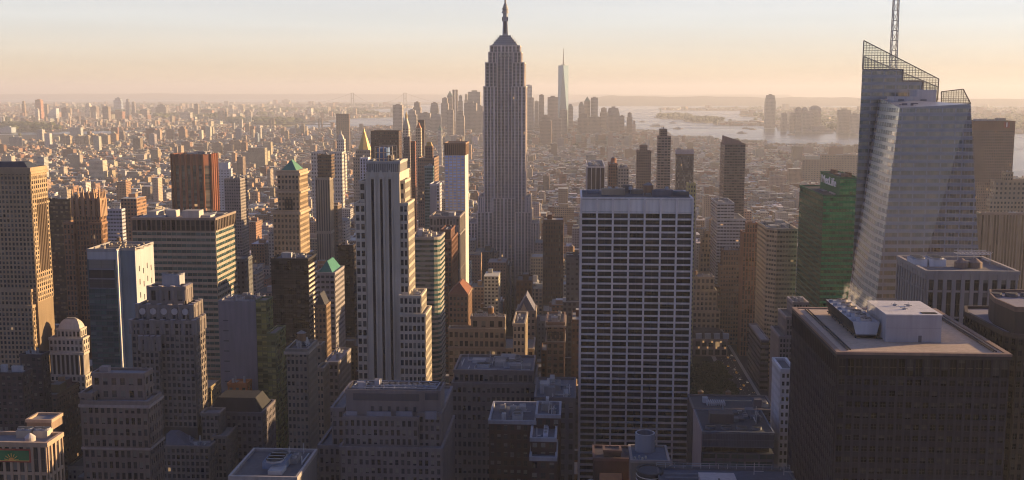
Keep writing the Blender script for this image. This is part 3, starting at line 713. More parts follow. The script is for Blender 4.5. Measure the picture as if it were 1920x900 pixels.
# --- faceted glass tower with the spire
def curtain():
    t = NT('curtain_wall'); uv = t.n('ShaderNodeUVMap'); sp = t.n('ShaderNodeSeparateXYZ'); t.l(uv.outputs[0], sp.inputs[0])
    win = t.n('ShaderNodeAttribute', attribute_name='Win'); sw = t.n('ShaderNodeSeparateColor'); t.l(win.outputs['Color'], sw.inputs[0])
    fu = t.math('FRACT', sp.outputs[0]); fv = t.math('FRACT', sp.outputs[1]); f4 = t.math('FRACT', t.math('MULTIPLY', sp.outputs[0], .25))
    vis = t.math('MULTIPLY', t.math('GREATER_THAN', fv, .42), t.math('LESS_THAN', fv, .95)); vis = t.math('MULTIPLY', vis, t.math('GREATER_THAN', f4, .10))
    mul = t.math('LESS_THAN', fu, .09); mul = t.math('MAXIMUM', mul, t.math('LESS_THAN', t.math('ABSOLUTE', t.math('SUBTRACT', fv, .42)), .035))
    cb = t.n('ShaderNodeCombineXYZ'); t.l(t.math('FLOOR', sp.outputs[0]), cb.inputs[0]); t.l(t.math('FLOOR', sp.outputs[1]), cb.inputs[1])
    wn = t.n('ShaderNodeTexWhiteNoise', noise_dimensions='3D'); t.l(cb.outputs[0], wn.inputs['Vector'])
    big = t.n('ShaderNodeTexNoise'); t.l(uv.outputs[0], big.inputs['Vector']); big.inputs['Scale'].default_value = .22; big.inputs['Detail'].default_value = 3
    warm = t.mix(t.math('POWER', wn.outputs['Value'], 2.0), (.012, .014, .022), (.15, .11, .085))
    # tone b: share of pale colour, paints a bright sky reflection into the facet
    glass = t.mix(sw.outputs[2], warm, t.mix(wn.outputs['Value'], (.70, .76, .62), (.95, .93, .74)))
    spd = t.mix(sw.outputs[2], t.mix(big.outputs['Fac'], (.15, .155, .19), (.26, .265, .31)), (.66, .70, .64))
    base = t.mix(vis, spd, glass); base = t.mix(mul, base, (.30, .28, .29))
    nn = t.n('ShaderNodeVectorMath', operation='SCALE'); t.l(wn.outputs['Color'], nn.inputs[0]); nn.inputs['Scale'].default_value = .02
    geo = t.n('ShaderNodeNewGeometry'); na = t.n('ShaderNodeVectorMath', operation='ADD'); t.l(geo.outputs['Normal'], na.inputs[0]); t.l(nn.outputs[0], na.inputs[1])
    nz_ = t.n('ShaderNodeVectorMath', operation='NORMALIZE'); t.l(na.outputs[0], nz_.inputs[0])
    t.bsdf(Base_Color=base, Roughness=t.mixf(vis, .28, .07), Specular_IOR_Level=t.mixf(vis, .6, 1.0), Normal=nz_.outputs[0], Metallic=t.math('MAXIMUM', t.math('MULTIPLY', vis, .22), t.math('MULTIPLY', sw.outputs[2], .45)))
    MAT['curtain'] = t.m
    t = NT('screen_glass'); tr = t.n('ShaderNodeBsdfTransparent'); tr.inputs[0].default_value = (.86, .88, .80, 1)
    gl = t.n('ShaderNodeBsdfGlossy'); gl.inputs['Roughness'].default_value = .08; gl.inputs['Color'].default_value = (.85, .85, .8, 1)
    mx = t.n('ShaderNodeMixShader'); mx.inputs[0].default_value = .22; t.l(tr.outputs[0], mx.inputs[1]); t.l(gl.outputs[0], mx.inputs[2]); t.l(mx.outputs[0], t.out.inputs[0])
    MAT['screen'] = t.m
curtain()
Y = 520; fl = 3.62; U = 1.55
b = mk('glass_skyscraper', 'tall faceted glass skyscraper with a sloping transparent crown and lattice spire', Y, 575, 'skyscraper', (.12, .12, .13))
def gface(m, pts, tone=0.0, u0=0):
    V_ = [Vector(p) for p in pts]; e = max(((V_[(i + 1) % len(V_)] - V_[i]) for i in range(len(V_))), key=lambda q: math.hypot(q.x, q.y) - abs(q.z) * 2)
    d = Vector((e.x, e.y, 0)).normalized()
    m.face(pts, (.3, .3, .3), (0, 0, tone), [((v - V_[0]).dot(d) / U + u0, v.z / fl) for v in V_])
A1, A2, A3 = at(1652, 185, 571), at(1687, 202, 520), at(1820, 195, 522)
L2, R2, S2 = at(1603, 500, 571), at(1645, 545, 517), at(1835, 480, 519)
def down(p, q, z): k = (z - p.z) / (q.z - p.z); return p + (q - p) * k
zB = 60.0
L2, R2, S2 = down(A1, L2, zB), down(A2, R2, zB), down(A3, S2, zB)
m = MB(); K = 575; K1 = Vector((A1.x, K, A1.z)); K3 = Vector((A3.x - 1, K, A3.z)); KB1 = Vector((L2.x, K, zB)); KB3 = Vector((S2.x, K, zB))
crease_t = A3; crease_b = down(at(1818, 195, 521), at(1712, 440, 518.5), zB)
# north face, folded very slightly along a slanting crease
cb_ = Vector((A2.x + (crease_b.x - A2.x), 516.4, zB)) if False else Vector((crease_b.x, 517.2, zB))
gface(m, [R2, Vector((max(R2.x + 1, cb_.x), 517.0, zB)), A3, A2], .16)  # sky reflection painted into this half's paler tone
gface(m, [Vector((max(R2.x + 1, cb_.x), 517.0, zB)), S2, A3], .0, 3)
o1 = MB(); gface(o1, [L2, R2, A2, A1], .85)  # bright sky reflection painted into this facet as a pale tone
gface(m, [KB1, L2, A1, K1], .0); gface(m, [S2, KB3, K3, A3], .0)
m.face([A1, A2, A3, K3, K1], (.12, .12, .13)); m.prism([(L2.x, L2.y), (R2.x, R2.y), (S2.x, S2.y), (S2.x, K), (L2.x, K)], 0, zB, (.2, .2, .22))
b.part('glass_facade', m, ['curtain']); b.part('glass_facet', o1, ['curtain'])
# back volume
C0, C1_ = at(1619.5, 76, 577), at(1760, 148, 577)
C0b, C1b = at(1596, 560, 576), at(1770, 560, 577); C0b = down(C0, C0b, zB); C1b = Vector((C1_.x + 2, 577, zB))
zc = at(1650, 130, 577).z; k0 = down(C0, C0b, zc); m = MB()
cx1 = at(1693, 130, 577).x; cx2 = at(1730, 152, 577).x; zc2 = at(1700, 152, 577).z; cx3 = at(1758, 185, 577).x; zc3 = at(1750, 187, 577).z
Bk = 40
poly = [C0b, C1b, Vector((cx3, 577, zc3)), Vector((cx2, 577, zc3)), Vector((cx2, 577, zc2)), Vector((cx1, 577, zc2)), Vector((cx1, 577, zc)), k0]
poly = [Vector((p.x, 577, p.z)) for p in poly]
gface(m, poly, .2)
fan_ = lambda p: Vector((p.x * (577 + Bk) / 577, 577 + Bk, p.z)); lft = [fan_(poly[0]), poly[0], poly[-1], fan_(poly[-1])]; gface(m, lft, 0)
for a_, b_ in ((2, 3), (4, 5), (6, 7)): m.face([poly[b_], poly[a_], fan_(poly[a_]), fan_(poly[b_])], (.2, .2, .2))
for a_, b_ in ((1, 2), (3, 4), (5, 6)): m.face([poly[a_], fan_(poly[a_]), fan_(poly[b_]), poly[b_]], (.16, .22, .18))
m.face([fan_(p) for p in poly[::-1]], (.16, .18, .18))
b.part('rear_facade', m, ['curtain'])
# transparent crown screens: real bars with glass behind
def screen(name, pts, nx_, nz_, bw=.18, yb=0):
    V_ = [Vector(p) for p in pts]; x0, x1 = min(v.x for v in V_), max(v.x for v in V_); z0, z1 = min(v.z for v in V_), max(v.z for v in V_); y_ = V_[0].y
    def span(val, ax):      # crossing of polygon edges with x=val or z=val
        r_ = []
        for i in range(len(V_)):
            p, q = V_[i], V_[(i + 1) % len(V_)]; a_, c_ = (p.x, q.x) if ax == 'x' else (p.z, q.z)
            if (a_ - val) * (c_ - val) <= 0 and a_ != c_: k = (val - a_) / (c_ - a_); v = p + (q - p) * k; r_.append(v)
        return (min(r_, key=lambda v: v.z if ax == 'x' else v.x), max(r_, key=lambda v: v.z if ax == 'x' else v.x)) if len(r_) > 1 else None
    g_, fr = MB(), MB(); g_.face(V_, (.5, .5, .5))
    c = (.34, .30, .26)
    for i in range(1, nx_):
        s2 = span(x0 + (x1 - x0) * i / nx_, 'x')
        if s2 and (s2[1] - s2[0]).length > .3: fr.bar(s2[0], s2[1], bw, c)
    for i in range(1, nz_):
        s2 = span(z0 + (z1 - z0) * i / nz_, 'z')
        if s2 and (s2[1] - s2[0]).length > .3: fr.bar(s2[0], s2[1], bw * 1.5 if i % 3 == 0 else bw, c)
    for i in range(len(V_)): fr.bar(V_[i], V_[(i + 1) % len(V_)], bw * 2.4, (.30, .26, .22))
    b.part(name, g_, ['screen'], [('mullions', fr)])
scr = [k0, Vector((cx1, 577, zc)), Vector((cx1, 577, zc2)), Vector((cx2, 577, zc2)), Vector((cx2, 577, zc3)), Vector((cx3, 577, zc3)), C1_, C0]
screen('crown_screen', [Vector((p.x, 576.8, p.z)) for p in scr], 26, 24)
kx = 612 / 577; bk = [Vector((C0.x * kx + .5, 612, zc)), Vector((C1_.x * kx, 612, zc3)), Vector((C1_.x * kx, 612, C1_.z - 4)), Vector((C0.x * kx + .5, 612, C0.z - 7))]
screen('crown_screen', bk, 20, 16, .22)
sd = [(1765, 172), (1806, 167), (1820, 194), (1765, 196)]; screen('side_screen', [at(x_, y_, 571) for x_, y_ in sd], 12, 8)
for x0, x1, y0, y1, dy, nm in ((1676, 1722, 181, 199, 30, 'plant_room'), (1719, 1755, 168, 194, 34, 'plant_room')):
    p0, p1 = at(x0, y0, 522 + dy), at(x1, y1, 522 + dy); q = MB(); q.box(p0.x, p1.x, 522 + dy, 522 + dy + 12, A3.z - 1, p0.z, (.50, .48, .48)); q.box(p0.x + 2, p0.x + 5, 521.9 + dy, 522 + dy, A3.z - 1, A3.z + 2, (.2, .2, .22)); b.part(nm, q)
q = MB(); rr_ = random.Random(4)
for i in range(16): x_ = A2.x + 3 + rr_.random() * 26; y_ = 526 + rr_.random() * 14; q.mark(); q.box(x_, x_ + rr_.uniform(.6, 2.2), y_, y_ + 1.5, A2.z - .5, A2.z + rr_.uniform(.8, 2.2), (.14, .14, .17))
b.part('roof_plant', q)
# lattice spire
q = MB(); sx0, sx1 = at(1669.5, 103, 590).x, at(1681.5, 103, 590).x; xm = (sx0 + sx1) / 2; hw = (sx1 - sx0) / 2; zs0 = zc2 - 5; zt_ = 366
def cs(z_): k = (z_ - zs0) / (zt_ - zs0); return hw * (1 - .55 * k)
cs_ = [(-1, -1), (1, -1), (1, 1), (-1, 1)]; zz = zs0; col_ = (.55, .54, .50)
while zz < zt_ - .1:
    z2 = min(zz + 5.2, zt_)
    for i in range(4):
        (ax, ay), (bx_, by) = cs_[i], cs_[(i + 1) % 4]; r0_, r1_ = cs(zz), cs(z2)
        q.bar((xm + ax * r0_, 590 + ay * r0_, zz), (xm + ax * r1_, 590 + ay * r1_, z2), .4, col_)
        q.bar((xm + ax * r0_, 590 + ay * r0_, zz), (xm + bx_ * r1_, 590 + by * r1_, z2), .22, col_); q.bar((xm + ax * r1_, 590 + ay * r1_, z2), (xm + bx_ * r1_, 590 + by * r1_, z2), .3, col_)
    zz = z2
b.part('spire', q); b.ext = [C0b.x, S2.x, 515, 617]; b.pxr = [1596, 1838]; b.finish()

# --- white banded slab with seven bays
Y = 520; b = mk('office_tower', 'broad pale slab tower of wide dark windows in seven bays under a blank top band', Y, 870, 'office tower', (.10, .09, .09))
P, z = b.poly(1090, 1299, 372, d=42); zb = at(1090, 398, Y).z; wc = (.68, .61, .57)
b.tier(P, 0, zb, St(209 / 7 + .01, 12.25, .085, .30, .55, wc, (.62, .56, .53), 'pane_black'), roof=False)
b.tier(P, zb, z, St(209 / 7 + .01, 29, .05, .06, .3, (.76, .70, .64), mode='pane', skip=True), parapet=.5, cornice=wc)
b.walls.prism(rectp(P[0][0] + .1, P[1][0] - .1, P[0][1] - .12, P[0][1] + 1), zb + .5, z - .6, (.74, .68, .62))
q = MB(); L = P[1][0] - P[0][0]
for i in range(8): x_ = P[0][0] + L * i / 7; q.mark(); q.box(max(P[0][0] - .6, x_ - .45), min(P[1][0] + .6, x_ + .45), Y - 1.0, Y - .3, at(1090, 960, Y).z, z, wc)
b.part('column', q)
q = MB(); zz = zb
for k in range(44):
    q.mark(); q.box(P[0][0] + .5, P[1][0] - .5, Y - .62, Y - .40, zz - .12, zz + .06, (.72, .66, .62)); zz -= 12.25 * Y / FPX
    if zz < at(1090, 960, Y).z: break
b.part('sill_band', q)
g0 = gz(1215, 366, z)
b.tank(g0.x, g0.y, z, 2.5, 3.6, 1.4, (.26, .16, .10))
for x0, x1, y_, h, c in ((1128, 1172, 366, 3.0, (.32, .25, .18)), (1185, 1205, 364, 2.2, (.30, .24, .18)), (1222, 1262, 367, 2.8, (.16, .15, .17)), (1262, 1292, 368, 2.0, (.10, .10, .11)), (1100, 1124, 363, 1.6, (.2, .2, .22)), (1168, 1186, 361, 3.6, (.2, .16, .13))):
    p0, p1 = gz(x0, y_, z), gz(x1, y_, z); b.unit(p0.x, p1.x, p0.y, p0.y + 5, z, h, c, 'roof_shed')
q = MB()
for x_ in (1143, 1156, 1182, 1250): p0 = gz(x_, 363, z); q.mark(); q.cyl(p0.x, p0.y, z + 2, z + 3.4, .9, .9, 12, (.5, .48, .48)); q.bar((p0.x, p0.y, z), (p0.x, p0.y, z + 2.2), .2, (.4, .4, .4))
b.part('satellite_dish', q); b.finish()

# --- green glass tower with the sign
Y = 900; b = mk('office_tower', 'emerald green glass tower with a white company name on its upper block', Y, 585, 'office tower', (.06, .06, .06))
st = St(6.2, 10.6, .10, .42, .3, (.015, .10, .055), (.02, .22, .09), 'pane_green'); ste = St(6.2, 10.6, .10, .30, .2, (.004, .07, .055), (.006, .09, .065), 'pane_green')
P, z = b.poly(1544, 1612, 368, xs=1500); 
b.tier(P, 0, z, st, edges=[0]); b.tier(P, 0, z, ste, edges=[3], roof=False, core=False)
P2, z2 = b.poly(1575, 1612, 335, xs=1539, Y=903); b.tier(P2, z, z2, st, edges=[0])
b.clutter(P2, z2, 7, 3, (.2, .12, .08)); b.clutter(P, z, 2, 3, maxh=1.5)
def text_mesh(txt, size, depth, mat):
    c = bpy.data.curves.new('lettering', 'FONT'); c.body = txt; c.size = size; c.extrude = depth; c.align_x = 'CENTER'; c.align_y = 'CENTER'; c.offset = size * .012
    o = bpy.data.objects.new('tmp', c); COL.objects.link(o); dg = bpy.context.evaluated_depsgraph_get(); me = bpy.data.meshes.new_from_object(o.evaluated_get(dg)); bpy.data.objects.remove(o)
    me.materials.clear(); me.materials.append(mat); return me
white = plain('white_sign', (.85, .85, .85), .5); red = plain('red_sign', (.55, .10, .06), .5)
rt = b.finish(); me = text_mesh('MetLife', 9.5, .25, white); o = bpy.data.objects.new('sign', me); COL.objects.link(o); o.parent = rt
yy = P2[0][1] + (P2[3][1] - P2[0][1]) * .52; zz = at(1552, 342, 925).z
o.location = (P2[0][0] - .7 - rt.location.x, yy - rt.location.y, zz); o.rotation_euler = (math.pi / 2, 0, -math.pi / 2); o.scale = (1.9, 1, 1)

# --- white narrow block in front of the black tower
st = St(7.4, 15.2, .5, .52, .3, (.52, .50, .52))
simple('apartment_building', 'narrow white apartment block standing against the black tower', 420, [(1465, 1490, 697, 1449, st, 20)], 852, rc=(.1, .11, .13), n=3, maxh=3)
# --- stepped grey building behind it
st = St(5.5, 9.5, .5, .4, .4, (.27, .24, .24))
simple('office_building', 'grey stepped building wedged behind the black tower', 610, [(1488, 1515, 570, 1477, st, 20), (1475, 1515, 598, 1460, st, 28, -6), (1462, 1515, 634, 1446, st, 36, -12)], 690)
# --- avenue corner towers
Y = 1000; b = mk('office_tower', 'tan tower of golden window bands with one clipped corner', Y, 640, 'office tower', (.14, .13, .13))
z = at(1460, 431, Y).z; P = [tuple(at(1457.5, 431, Y)[:2]), tuple(at(1495, 431, Y)[:2]), (at(1495, 431, Y).x, Y + 60), (at(1438.5, 431, Y + 8).x, Y + 60), tuple(at(1438.5, 431, Y + 8)[:2])]
b.tier(P, 0, z, St(5.5, 8.8, .12, .52, .4, (.50, .38, .24), (.52, .39, .24), 'pane_gold'), cornice=(.36, .3, .23)); b.clutter(P, z, 8, 5); b.finish()  # low sun's gold reflection put into the raised wall colour
simple('office_tower', 'slim brown masonry tower beside the tower of golden window bands', 1090, [(1401, 1420, 420, 1398, St(5, 9, .5, .3, .4, (.24, .13, .09))), (1394, 1421, 437, 1389, St(5.4, 9, .45, .15, .5, (.24, .13, .09)))], 668, 'office tower', n=2)
Y = 960; b = mk('office_building', 'low dark banded block with a flat pale roof by the avenue', Y, 760, rc=(.32, .31, .34)); P, z = b.poly(1427, 1442, 639, xs=1404)
b.tier(P, 0, z, St(8, 11, .06, .55, .3, (.07, .06, .07), (.15, .12, .14), 'pane_black'), cornice=(.2, .18, .2)); b.finish()
# --- buildings beyond the park
R_ = lambda c, bay=6, fl_=9, pw=.5, sh=.45: St(bay, fl_, pw, sh, .4, c)
def mech(b, zs):
    P, z, _ = zs[0]
simple('ziggurat_building', 'stepped tan building with a square top block beside the pale slab tower', 1250, [(1332, 1358, 414, 1331, R_(TAN)), (1322, 1366, 437, 1320, R_(TAN), 40, -6), (1316, 1370, 448, 1314, R_(TAN), 40, -10), (1313, 1374, 474, 1311, R_(TAN), 40, -14)], 540)
simple('office_building', 'brown brick block with setbacks in front of the stepped tan building', 1150, [(1356, 1390, 471, 1352, R_((.20, .13, .09), 5, 8)), (1351, 1391, 500, 1347, R_((.20, .13, .09), 5, 8), 40, -8), (1346, 1391, 540, 1342, R_((.20, .13, .09), 5, 8), 40, -14)], 612, n=3)
simple('office_building', 'pale stepped building with tall arched recesses beside the slab tower', 1120, [(1290, 1339, 521, None, R_((.34, .28, .21), 8, 10), 25), (1290, 1344, 546, None, R_((.34, .28, .21), 8, 10), 30, -6), (1290, 1350, 585, None, R_((.34, .28, .21), 8, 10), 34, -12)], 622, tank=1, n=3)
Y = 1085; b = mk('library_building', 'ornate grey stone block with a dark mansard roof and lit windows', Y, 690, rc=(.06, .06, .07)); P, z = b.poly(1290, 1364, 637, d=46); st = St(13, 20, .4, .4, .6, (.26, .22, .21)); b.tier(P, 0, z, st, cornice=(.3, .26, .24))
q = MB(); q.prism(inset(P, 1.5), z, z + 8, (.06, .06, .07), poly1=inset(P, 6)); b.part('mansard_roof', q)
q = MB(); [(q.mark(), q.box(P[0][0] + 8 + i * 9, P[0][0] + 14 + i * 9, P[0][1] + 1, P[0][1] + 6, z + 1, z + 6, (.35, .4, .48))) for i in range(4)]; b.part('dormer', q)
rt = b.finish(); t = NT('lit_window'); t.bsdf(Base_Color=(.9, .6, .3), Emission_Color=(1, .55, .2, 1), Emission_Strength=.2); MAT['lit'] = t.m
for i, zf in ((2, 4), (4, 4), (6, 4), (3, 10), (5, 10), (7, 10), (8, 4)):
    x_ = P[0][0] + (P[1][0] - P[0][0]) * (i + .5) / 9; q = MB(); q.box(x_ - .8, x_ + .8, P[0][1] - .75, P[0][1] - .65, zf + 4, zf + 6, (1, 1, 1)); q.build('lit_window', rt, rt.location, ['lit'])
# --- stone skyscraper with the mooring mast
Y = 1278; b = mk('skyscraper', 'tallest grey stone skyscraper with a stepped crown and mooring mast', Y, 462, 'skyscraper', (.2, .19, .18))
ec = (.55, .48, .44); es = St(4.0, 5.9, .42, .30, .5, ec, mode='pane', skip=True)
def eb(x0, x1, py, pyb, yo, d, st=es, roof=True):
    a, c = at(x0, py, Y), at(x1, py, Y); zb = 0 if pyb is None else at(x0, pyb, Y).z
    P = rectp(a.x, c.x, Y + yo, Y + yo + d)
    for p in P: b.ext = [min(b.ext[0], p[0]), max(b.ext[1], p[0]), min(b.ext[2], p[1]), max(b.ext[3], p[1])]
    b.pxr = [893, 996]
    bay, fl_ = 3.3 * b.k, 5.9 * b.k
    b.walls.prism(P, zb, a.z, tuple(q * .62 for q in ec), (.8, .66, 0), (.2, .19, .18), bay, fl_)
    # piers stand proud so the shaft reads as vertical ribs
    L = c.x - a.x; n_ = max(3, round(L / (6.6 * b.k)))
    for i in range(n_ + 1):
        x_ = a.x + L * i / n_; w_ = .95 if i % 3 == 0 else .7
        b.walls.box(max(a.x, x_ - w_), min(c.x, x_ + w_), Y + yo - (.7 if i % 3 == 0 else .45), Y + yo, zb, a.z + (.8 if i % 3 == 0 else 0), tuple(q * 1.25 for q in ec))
    for sx in (a.x, c.x):
        m_ = max(3, round(d / 3.4))
        for i in range(m_ + 1):
            y_ = Y + yo + d * i / m_; s_ = -1 if sx == a.x else 1
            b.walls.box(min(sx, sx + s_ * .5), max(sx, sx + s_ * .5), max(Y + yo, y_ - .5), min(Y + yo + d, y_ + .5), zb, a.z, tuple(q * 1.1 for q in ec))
    if roof: b.rooftop(P, a.z, .8, ec, .5)
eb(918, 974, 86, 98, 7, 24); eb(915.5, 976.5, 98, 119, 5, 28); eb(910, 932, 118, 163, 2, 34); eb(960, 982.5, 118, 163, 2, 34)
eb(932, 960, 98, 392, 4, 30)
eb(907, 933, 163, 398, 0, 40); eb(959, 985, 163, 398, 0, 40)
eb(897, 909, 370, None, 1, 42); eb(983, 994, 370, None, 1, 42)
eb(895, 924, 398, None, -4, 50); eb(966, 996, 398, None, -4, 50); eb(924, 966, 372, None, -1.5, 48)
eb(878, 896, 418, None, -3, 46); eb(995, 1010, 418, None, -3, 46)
q = MB()
for i in range(3):       # pointed heads over the centre windows
    x_ = at(938 + i * 8, 100, Y).x; zt_ = at(938, 97, Y).z; q.mark(); q.face(((x_ - 1.6, Y + 3.2, zt_ - 5), (x_ + 1.6, Y + 3.2, zt_ - 5), (x_, Y + 3.2, zt_)), (.55, .5, .42)); q.box(x_ - 1.5, x_ + 1.5, Y + 3.25, Y + 3.9, zt_ - 6, zt_ - 4.6, (.5, .46, .4))
b.part('window_head', q)
q = MB(); mx_ = at(945.5, 60, Y).x; yc_ = Y + 19
zz = [at(945, v, Y).z for v in (86, 81, 77, 73, 69, 65)]; hwid = [14.2, 12.8, 10.6, 8.6, 6.8, 5.4]
for i in range(5): q.prism(rectp(mx_ - hwid[i], mx_ + hwid[i], yc_ - hwid[i] * .75, yc_ + hwid[i] * .75), zz[i], zz[i + 1], (.30, .32, .36), (.5, .5, 0), (.34, .35, .38), 2.5, 3)
q.box(mx_ - 15.8, mx_ + 15.8, yc_ - 12.2, yc_ - 11.9, zz[0] - .4, zz[0] + 1.6, (.6, .58, .52)); b.part('mast_base', q)
q = MB(); z0_, z1_ = zz[5], at(945, 20, Y).z
q.cyl(mx_, yc_, z0_, z1_, 3.1, 2.7, 16, (.32, .34, .38))
for k in range(4):
    an = math.pi / 4 + k * math.pi / 2; cx_, cy_ = mx_ + 2.7 * math.cos(an), yc_ + 2.7 * math.sin(an); q.prism([(cx_ - 1.3, cy_ - 1.3), (cx_ + 1.3, cy_ - 1.3), (cx_ + 1.3, cy_ + 1.3), (cx_ - 1.3, cy_ + 1.3)], z0_, z1_ - 6, (.36, .38, .42), poly1=[(mx_ + (p[0] - mx_) * .78, yc_ + (p[1] - yc_) * .78) for p in [(cx_ - 1.2, cy_ - 1.2), (cx_ + 1.2, cy_ - 1.2), (cx_ + 1.2, cy_ + 1.2), (cx_ - 1.2, cy_ + 1.2)]])
q.box(mx_ - 1.1, mx_ + 1.1, yc_ - 4.6, yc_ - 4.2, z0_ + 2, z0_ + 16, (.05, .055, .07)); q.box(mx_ - 3.6, mx_ - 2.6, yc_ - 4.4, yc_ - 4.1, z0_ + 16, z1_ - 6, (.06, .06, .08)); q.box(mx_ + 2.6, mx_ + 3.6, yc_ - 4.4, yc_ - 4.1, z0_ + 16, z1_ - 6, (.06, .06, .08))
for v, r_ in ((20, 4.3), (17.5, 3.7), (13, 4.0), (9.5, 3.0), (7, 2.2)): zc_ = at(945, v, Y).z; q.cyl(mx_, yc_, zc_ - 1.4, zc_, r_, r_ * .93, 20, (.42, .40, .38))
q.cyl(mx_, yc_, at(945, 17, Y).z, at(945, 7, Y).z, 3.2, 2.0, 20, (.26, .27, .3)); q.cyl(mx_, yc_, at(945, 7, Y).z, at(945, 3, Y).z, 2.4, .9, 16, (.3, .3, .32)); b.part('mooring_mast', q)
q = MB(); q.cyl(mx_, yc_, at(945, 3, Y).z, 441, 1.1, .25, 10, (.3, .3, .3)); [q.bar((mx_ - 1.2, yc_, 376 + i * 4), (mx_ + 1.2, yc_, 376 + i * 4), .2, (.3, .3, .3)) for i in range(14)]
for x_, h in ((-11, 6), (-13, 4), (11, 7), (13, 4), (-9, 5), (9, 5)): q.bar((mx_ + x_, yc_ - 6, zz[3] if abs(x_) < 10 else zz[1]), (mx_ + x_, yc_ - 6, (zz[3] if abs(x_) < 10 else zz[1]) + h), .25, (.35, .3, .25))
b.part('antenna', q); b.finish()

# --- limestone setback tower with three black stripes
Y = 560; b = mk('skyscraper', 'limestone setback tower with three black vertical stripes down its blank front', Y, 722, 'skyscraper', (.2, .18, .16))
lc = (.49, .43, .35); blank = St(400, 400, 0, 0, .1, lc, mode='shade', win=(0, 0, 0))
P, z = b.poly(685, 749, 325, d=34); zt_ = at(690, 306, Y).z; zlow = at(700, 730, Y).z
b.tier(P, 0, z, blank, parapet=.5)
Pt = rectp(P[0][0] + .6, P[1][0] - .4, Y + 1.5, Y + 26); b.tier(Pt, z, zt_, St(4.2, 40, .5, .1, .5, (.38, .36, .34), skip=True), parapet=1.0)
m = MB()
for x0, x1 in ((696, 701), (712.5, 717), (728.5, 733)):
    xa, xb = at(x0, 340, Y).x, at(x1, 340, Y).x; zt2 = at(x0, 336, Y).z
    m.mark(); m.box(xa, xb, Y - .25, Y + .2, zlow - 30, zt2, (.012, .012, .02))
    for k in range(60):
        z_ = zt2 - k * 3.5 - 2
        if z_ > zlow: m.box(xa, xb, Y - .32, Y - .24, z_, z_ + .5, (.03, .03, .04))
    b.walls.box(xa - 1.0, xa - .05, Y - .55, Y, zlow - 30, zt2 + 1, lc); b.walls.box(xb + .05, xb + 1.0, Y - .55, Y, zlow - 30, zt2 + 1, lc)
    b.walls.face(((xa - 1, Y - .5, zt2 + 1), (xb + 1, Y - .5, zt2 + 1), ((xa + xb) / 2, Y - .5, zt2 + 5)), (.5, .46, .4))
b.part('window_stripe', m)
wst = St(8, 17.2, .38, .40, .35, lc)
Pc, zc_ = b.poly(740, 752, 303, xs=759, Y=Y + 6); b.tier(Pc, 0, zc_, St(8, 17.2, .6, .5, .3, lc, mode='shade'), parapet=.8)
for x0, x1, py, xs, yo in ((749.3, 758, 341, 768, 3), (749.3, 764, 383, 776, 1), (749.3, 789, 556, 799, -3), (749.3, 797, 591, 808, -5)):
    Pq, zq = b.poly(x0, x1, py, xs, Y=Y + yo); b.tier(Pq, 0, zq, wst, zlow=zlow, parapet=.8)
    if py > 500: b.clutter(Pq, zq, 2, py, maxh=2)
for x0, x1, py, yo in ((674, 684.7, 342, 2), (666, 684.7, 383, 1)):
    Pq, zq = b.poly(x0, x1, py, None, 26, Y=Y + yo); b.tier(Pq, 0, zq, wst, zlow=zlow, parapet=.8)
q = MB(); p0, p1 = at(707, 278, Y + 8), at(737, 303, Y + 8); q.box(p0.x, p0.x + 5, Y + 8, Y + 18, zt_, p0.z, (.10, .17, .32)); b.part('water_tank', q)
q = MB(); x0_, x1_ = p0.x - .8, p1.x
for x_ in np.linspace(x0_, x1_, 5):
    for y_ in (Y + 6, Y + 20): q.bar((x_, y_, zt_), (x_, y_, p0.z + 1), .4, (.33, .28, .24))
for z_ in np.linspace(zt_ + 2, p0.z + 1, 3):
    for y_ in (Y + 6, Y + 20): q.bar((x0_, y_, z_), (x1_, y_, z_), .35, (.40, .35, .3))
q.box(x0_ + 1, x1_ - 1, Y + 9, Y + 18, zt_, zt_ + 3.4, (.2, .17, .15)); b.part('plant_frame', q); b.finish()

# --- front centre: stepped stone block with rows of small windows
Y = 380; b = mk('office_building', 'broad stepped stone block with a long plant roof and rows of small dark windows', Y, 900, rc=(.13, .13, .15))
gc = (.155, .135, .14); s1 = St(11.4, 18, .55, .42, .35, gc)
P, z = b.poly(648, 826, 737, d=12); zp = z
b.tier(P, 0, z, blank if False else St(400, 400, 0, 0, .1, gc, mode='shade', win=(0, 0, 0)), parapet=1.4)
q = MB(); p0 = at(662, 737, Y); p1 = at(786, 752, Y); q.box(p0.x, p1.x, Y - .3, Y + .1, p1.z, p0.z, (.07, .07, .085)); p0 = at(797, 737, Y); p1 = at(822, 750, Y); q.box(p0.x, p1.x, Y - .3, Y + .1, p1.z, p0.z, (.07, .07, .085)); b.part('louvre_screen', q)
q = MB()
for x0, x1 in ((652, 672), (690, 735), (745, 775), (798, 820)): p0 = at(x0, 768, Y); p1 = at(x1, 778, Y); q.mark(); q.box(p0.x, p1.x, Y - 2.5, Y - 1.8, p1.z - 1, p0.z, (.18, .18, .22))
b.part('terrace_shed', q)
q = MB(); p0, p1 = at(690, 754, Y), at(786, 770, Y)
for i in range(6): x_ = p0.x + (p1.x - p0.x) * (i + .5) / 6; q.mark(); q.box(x_ - .5, x_ + .5, Y - .3, Y + .05, p1.z - .5, p1.z + 1.4, (.05, .05, .06))
b.part('terrace_door', q)
for x0, x1, py, yo, dd in ((645, 784, 784, -3, 36), (784.6, 826, 778, -1, 36), (622, 644.5, 768, 4, 34), (638, 828, 841, -6, 40), (598, 637.5, 838, 2, 34)):
    Pq, zq = b.poly(x0, x1, py, None, dd, Y=Y + yo); b.tier(Pq, 0, zq, s1, parapet=.9)
q = MB(); x0_, x1_ = P[0][0] + 2, P[1][0] - 2
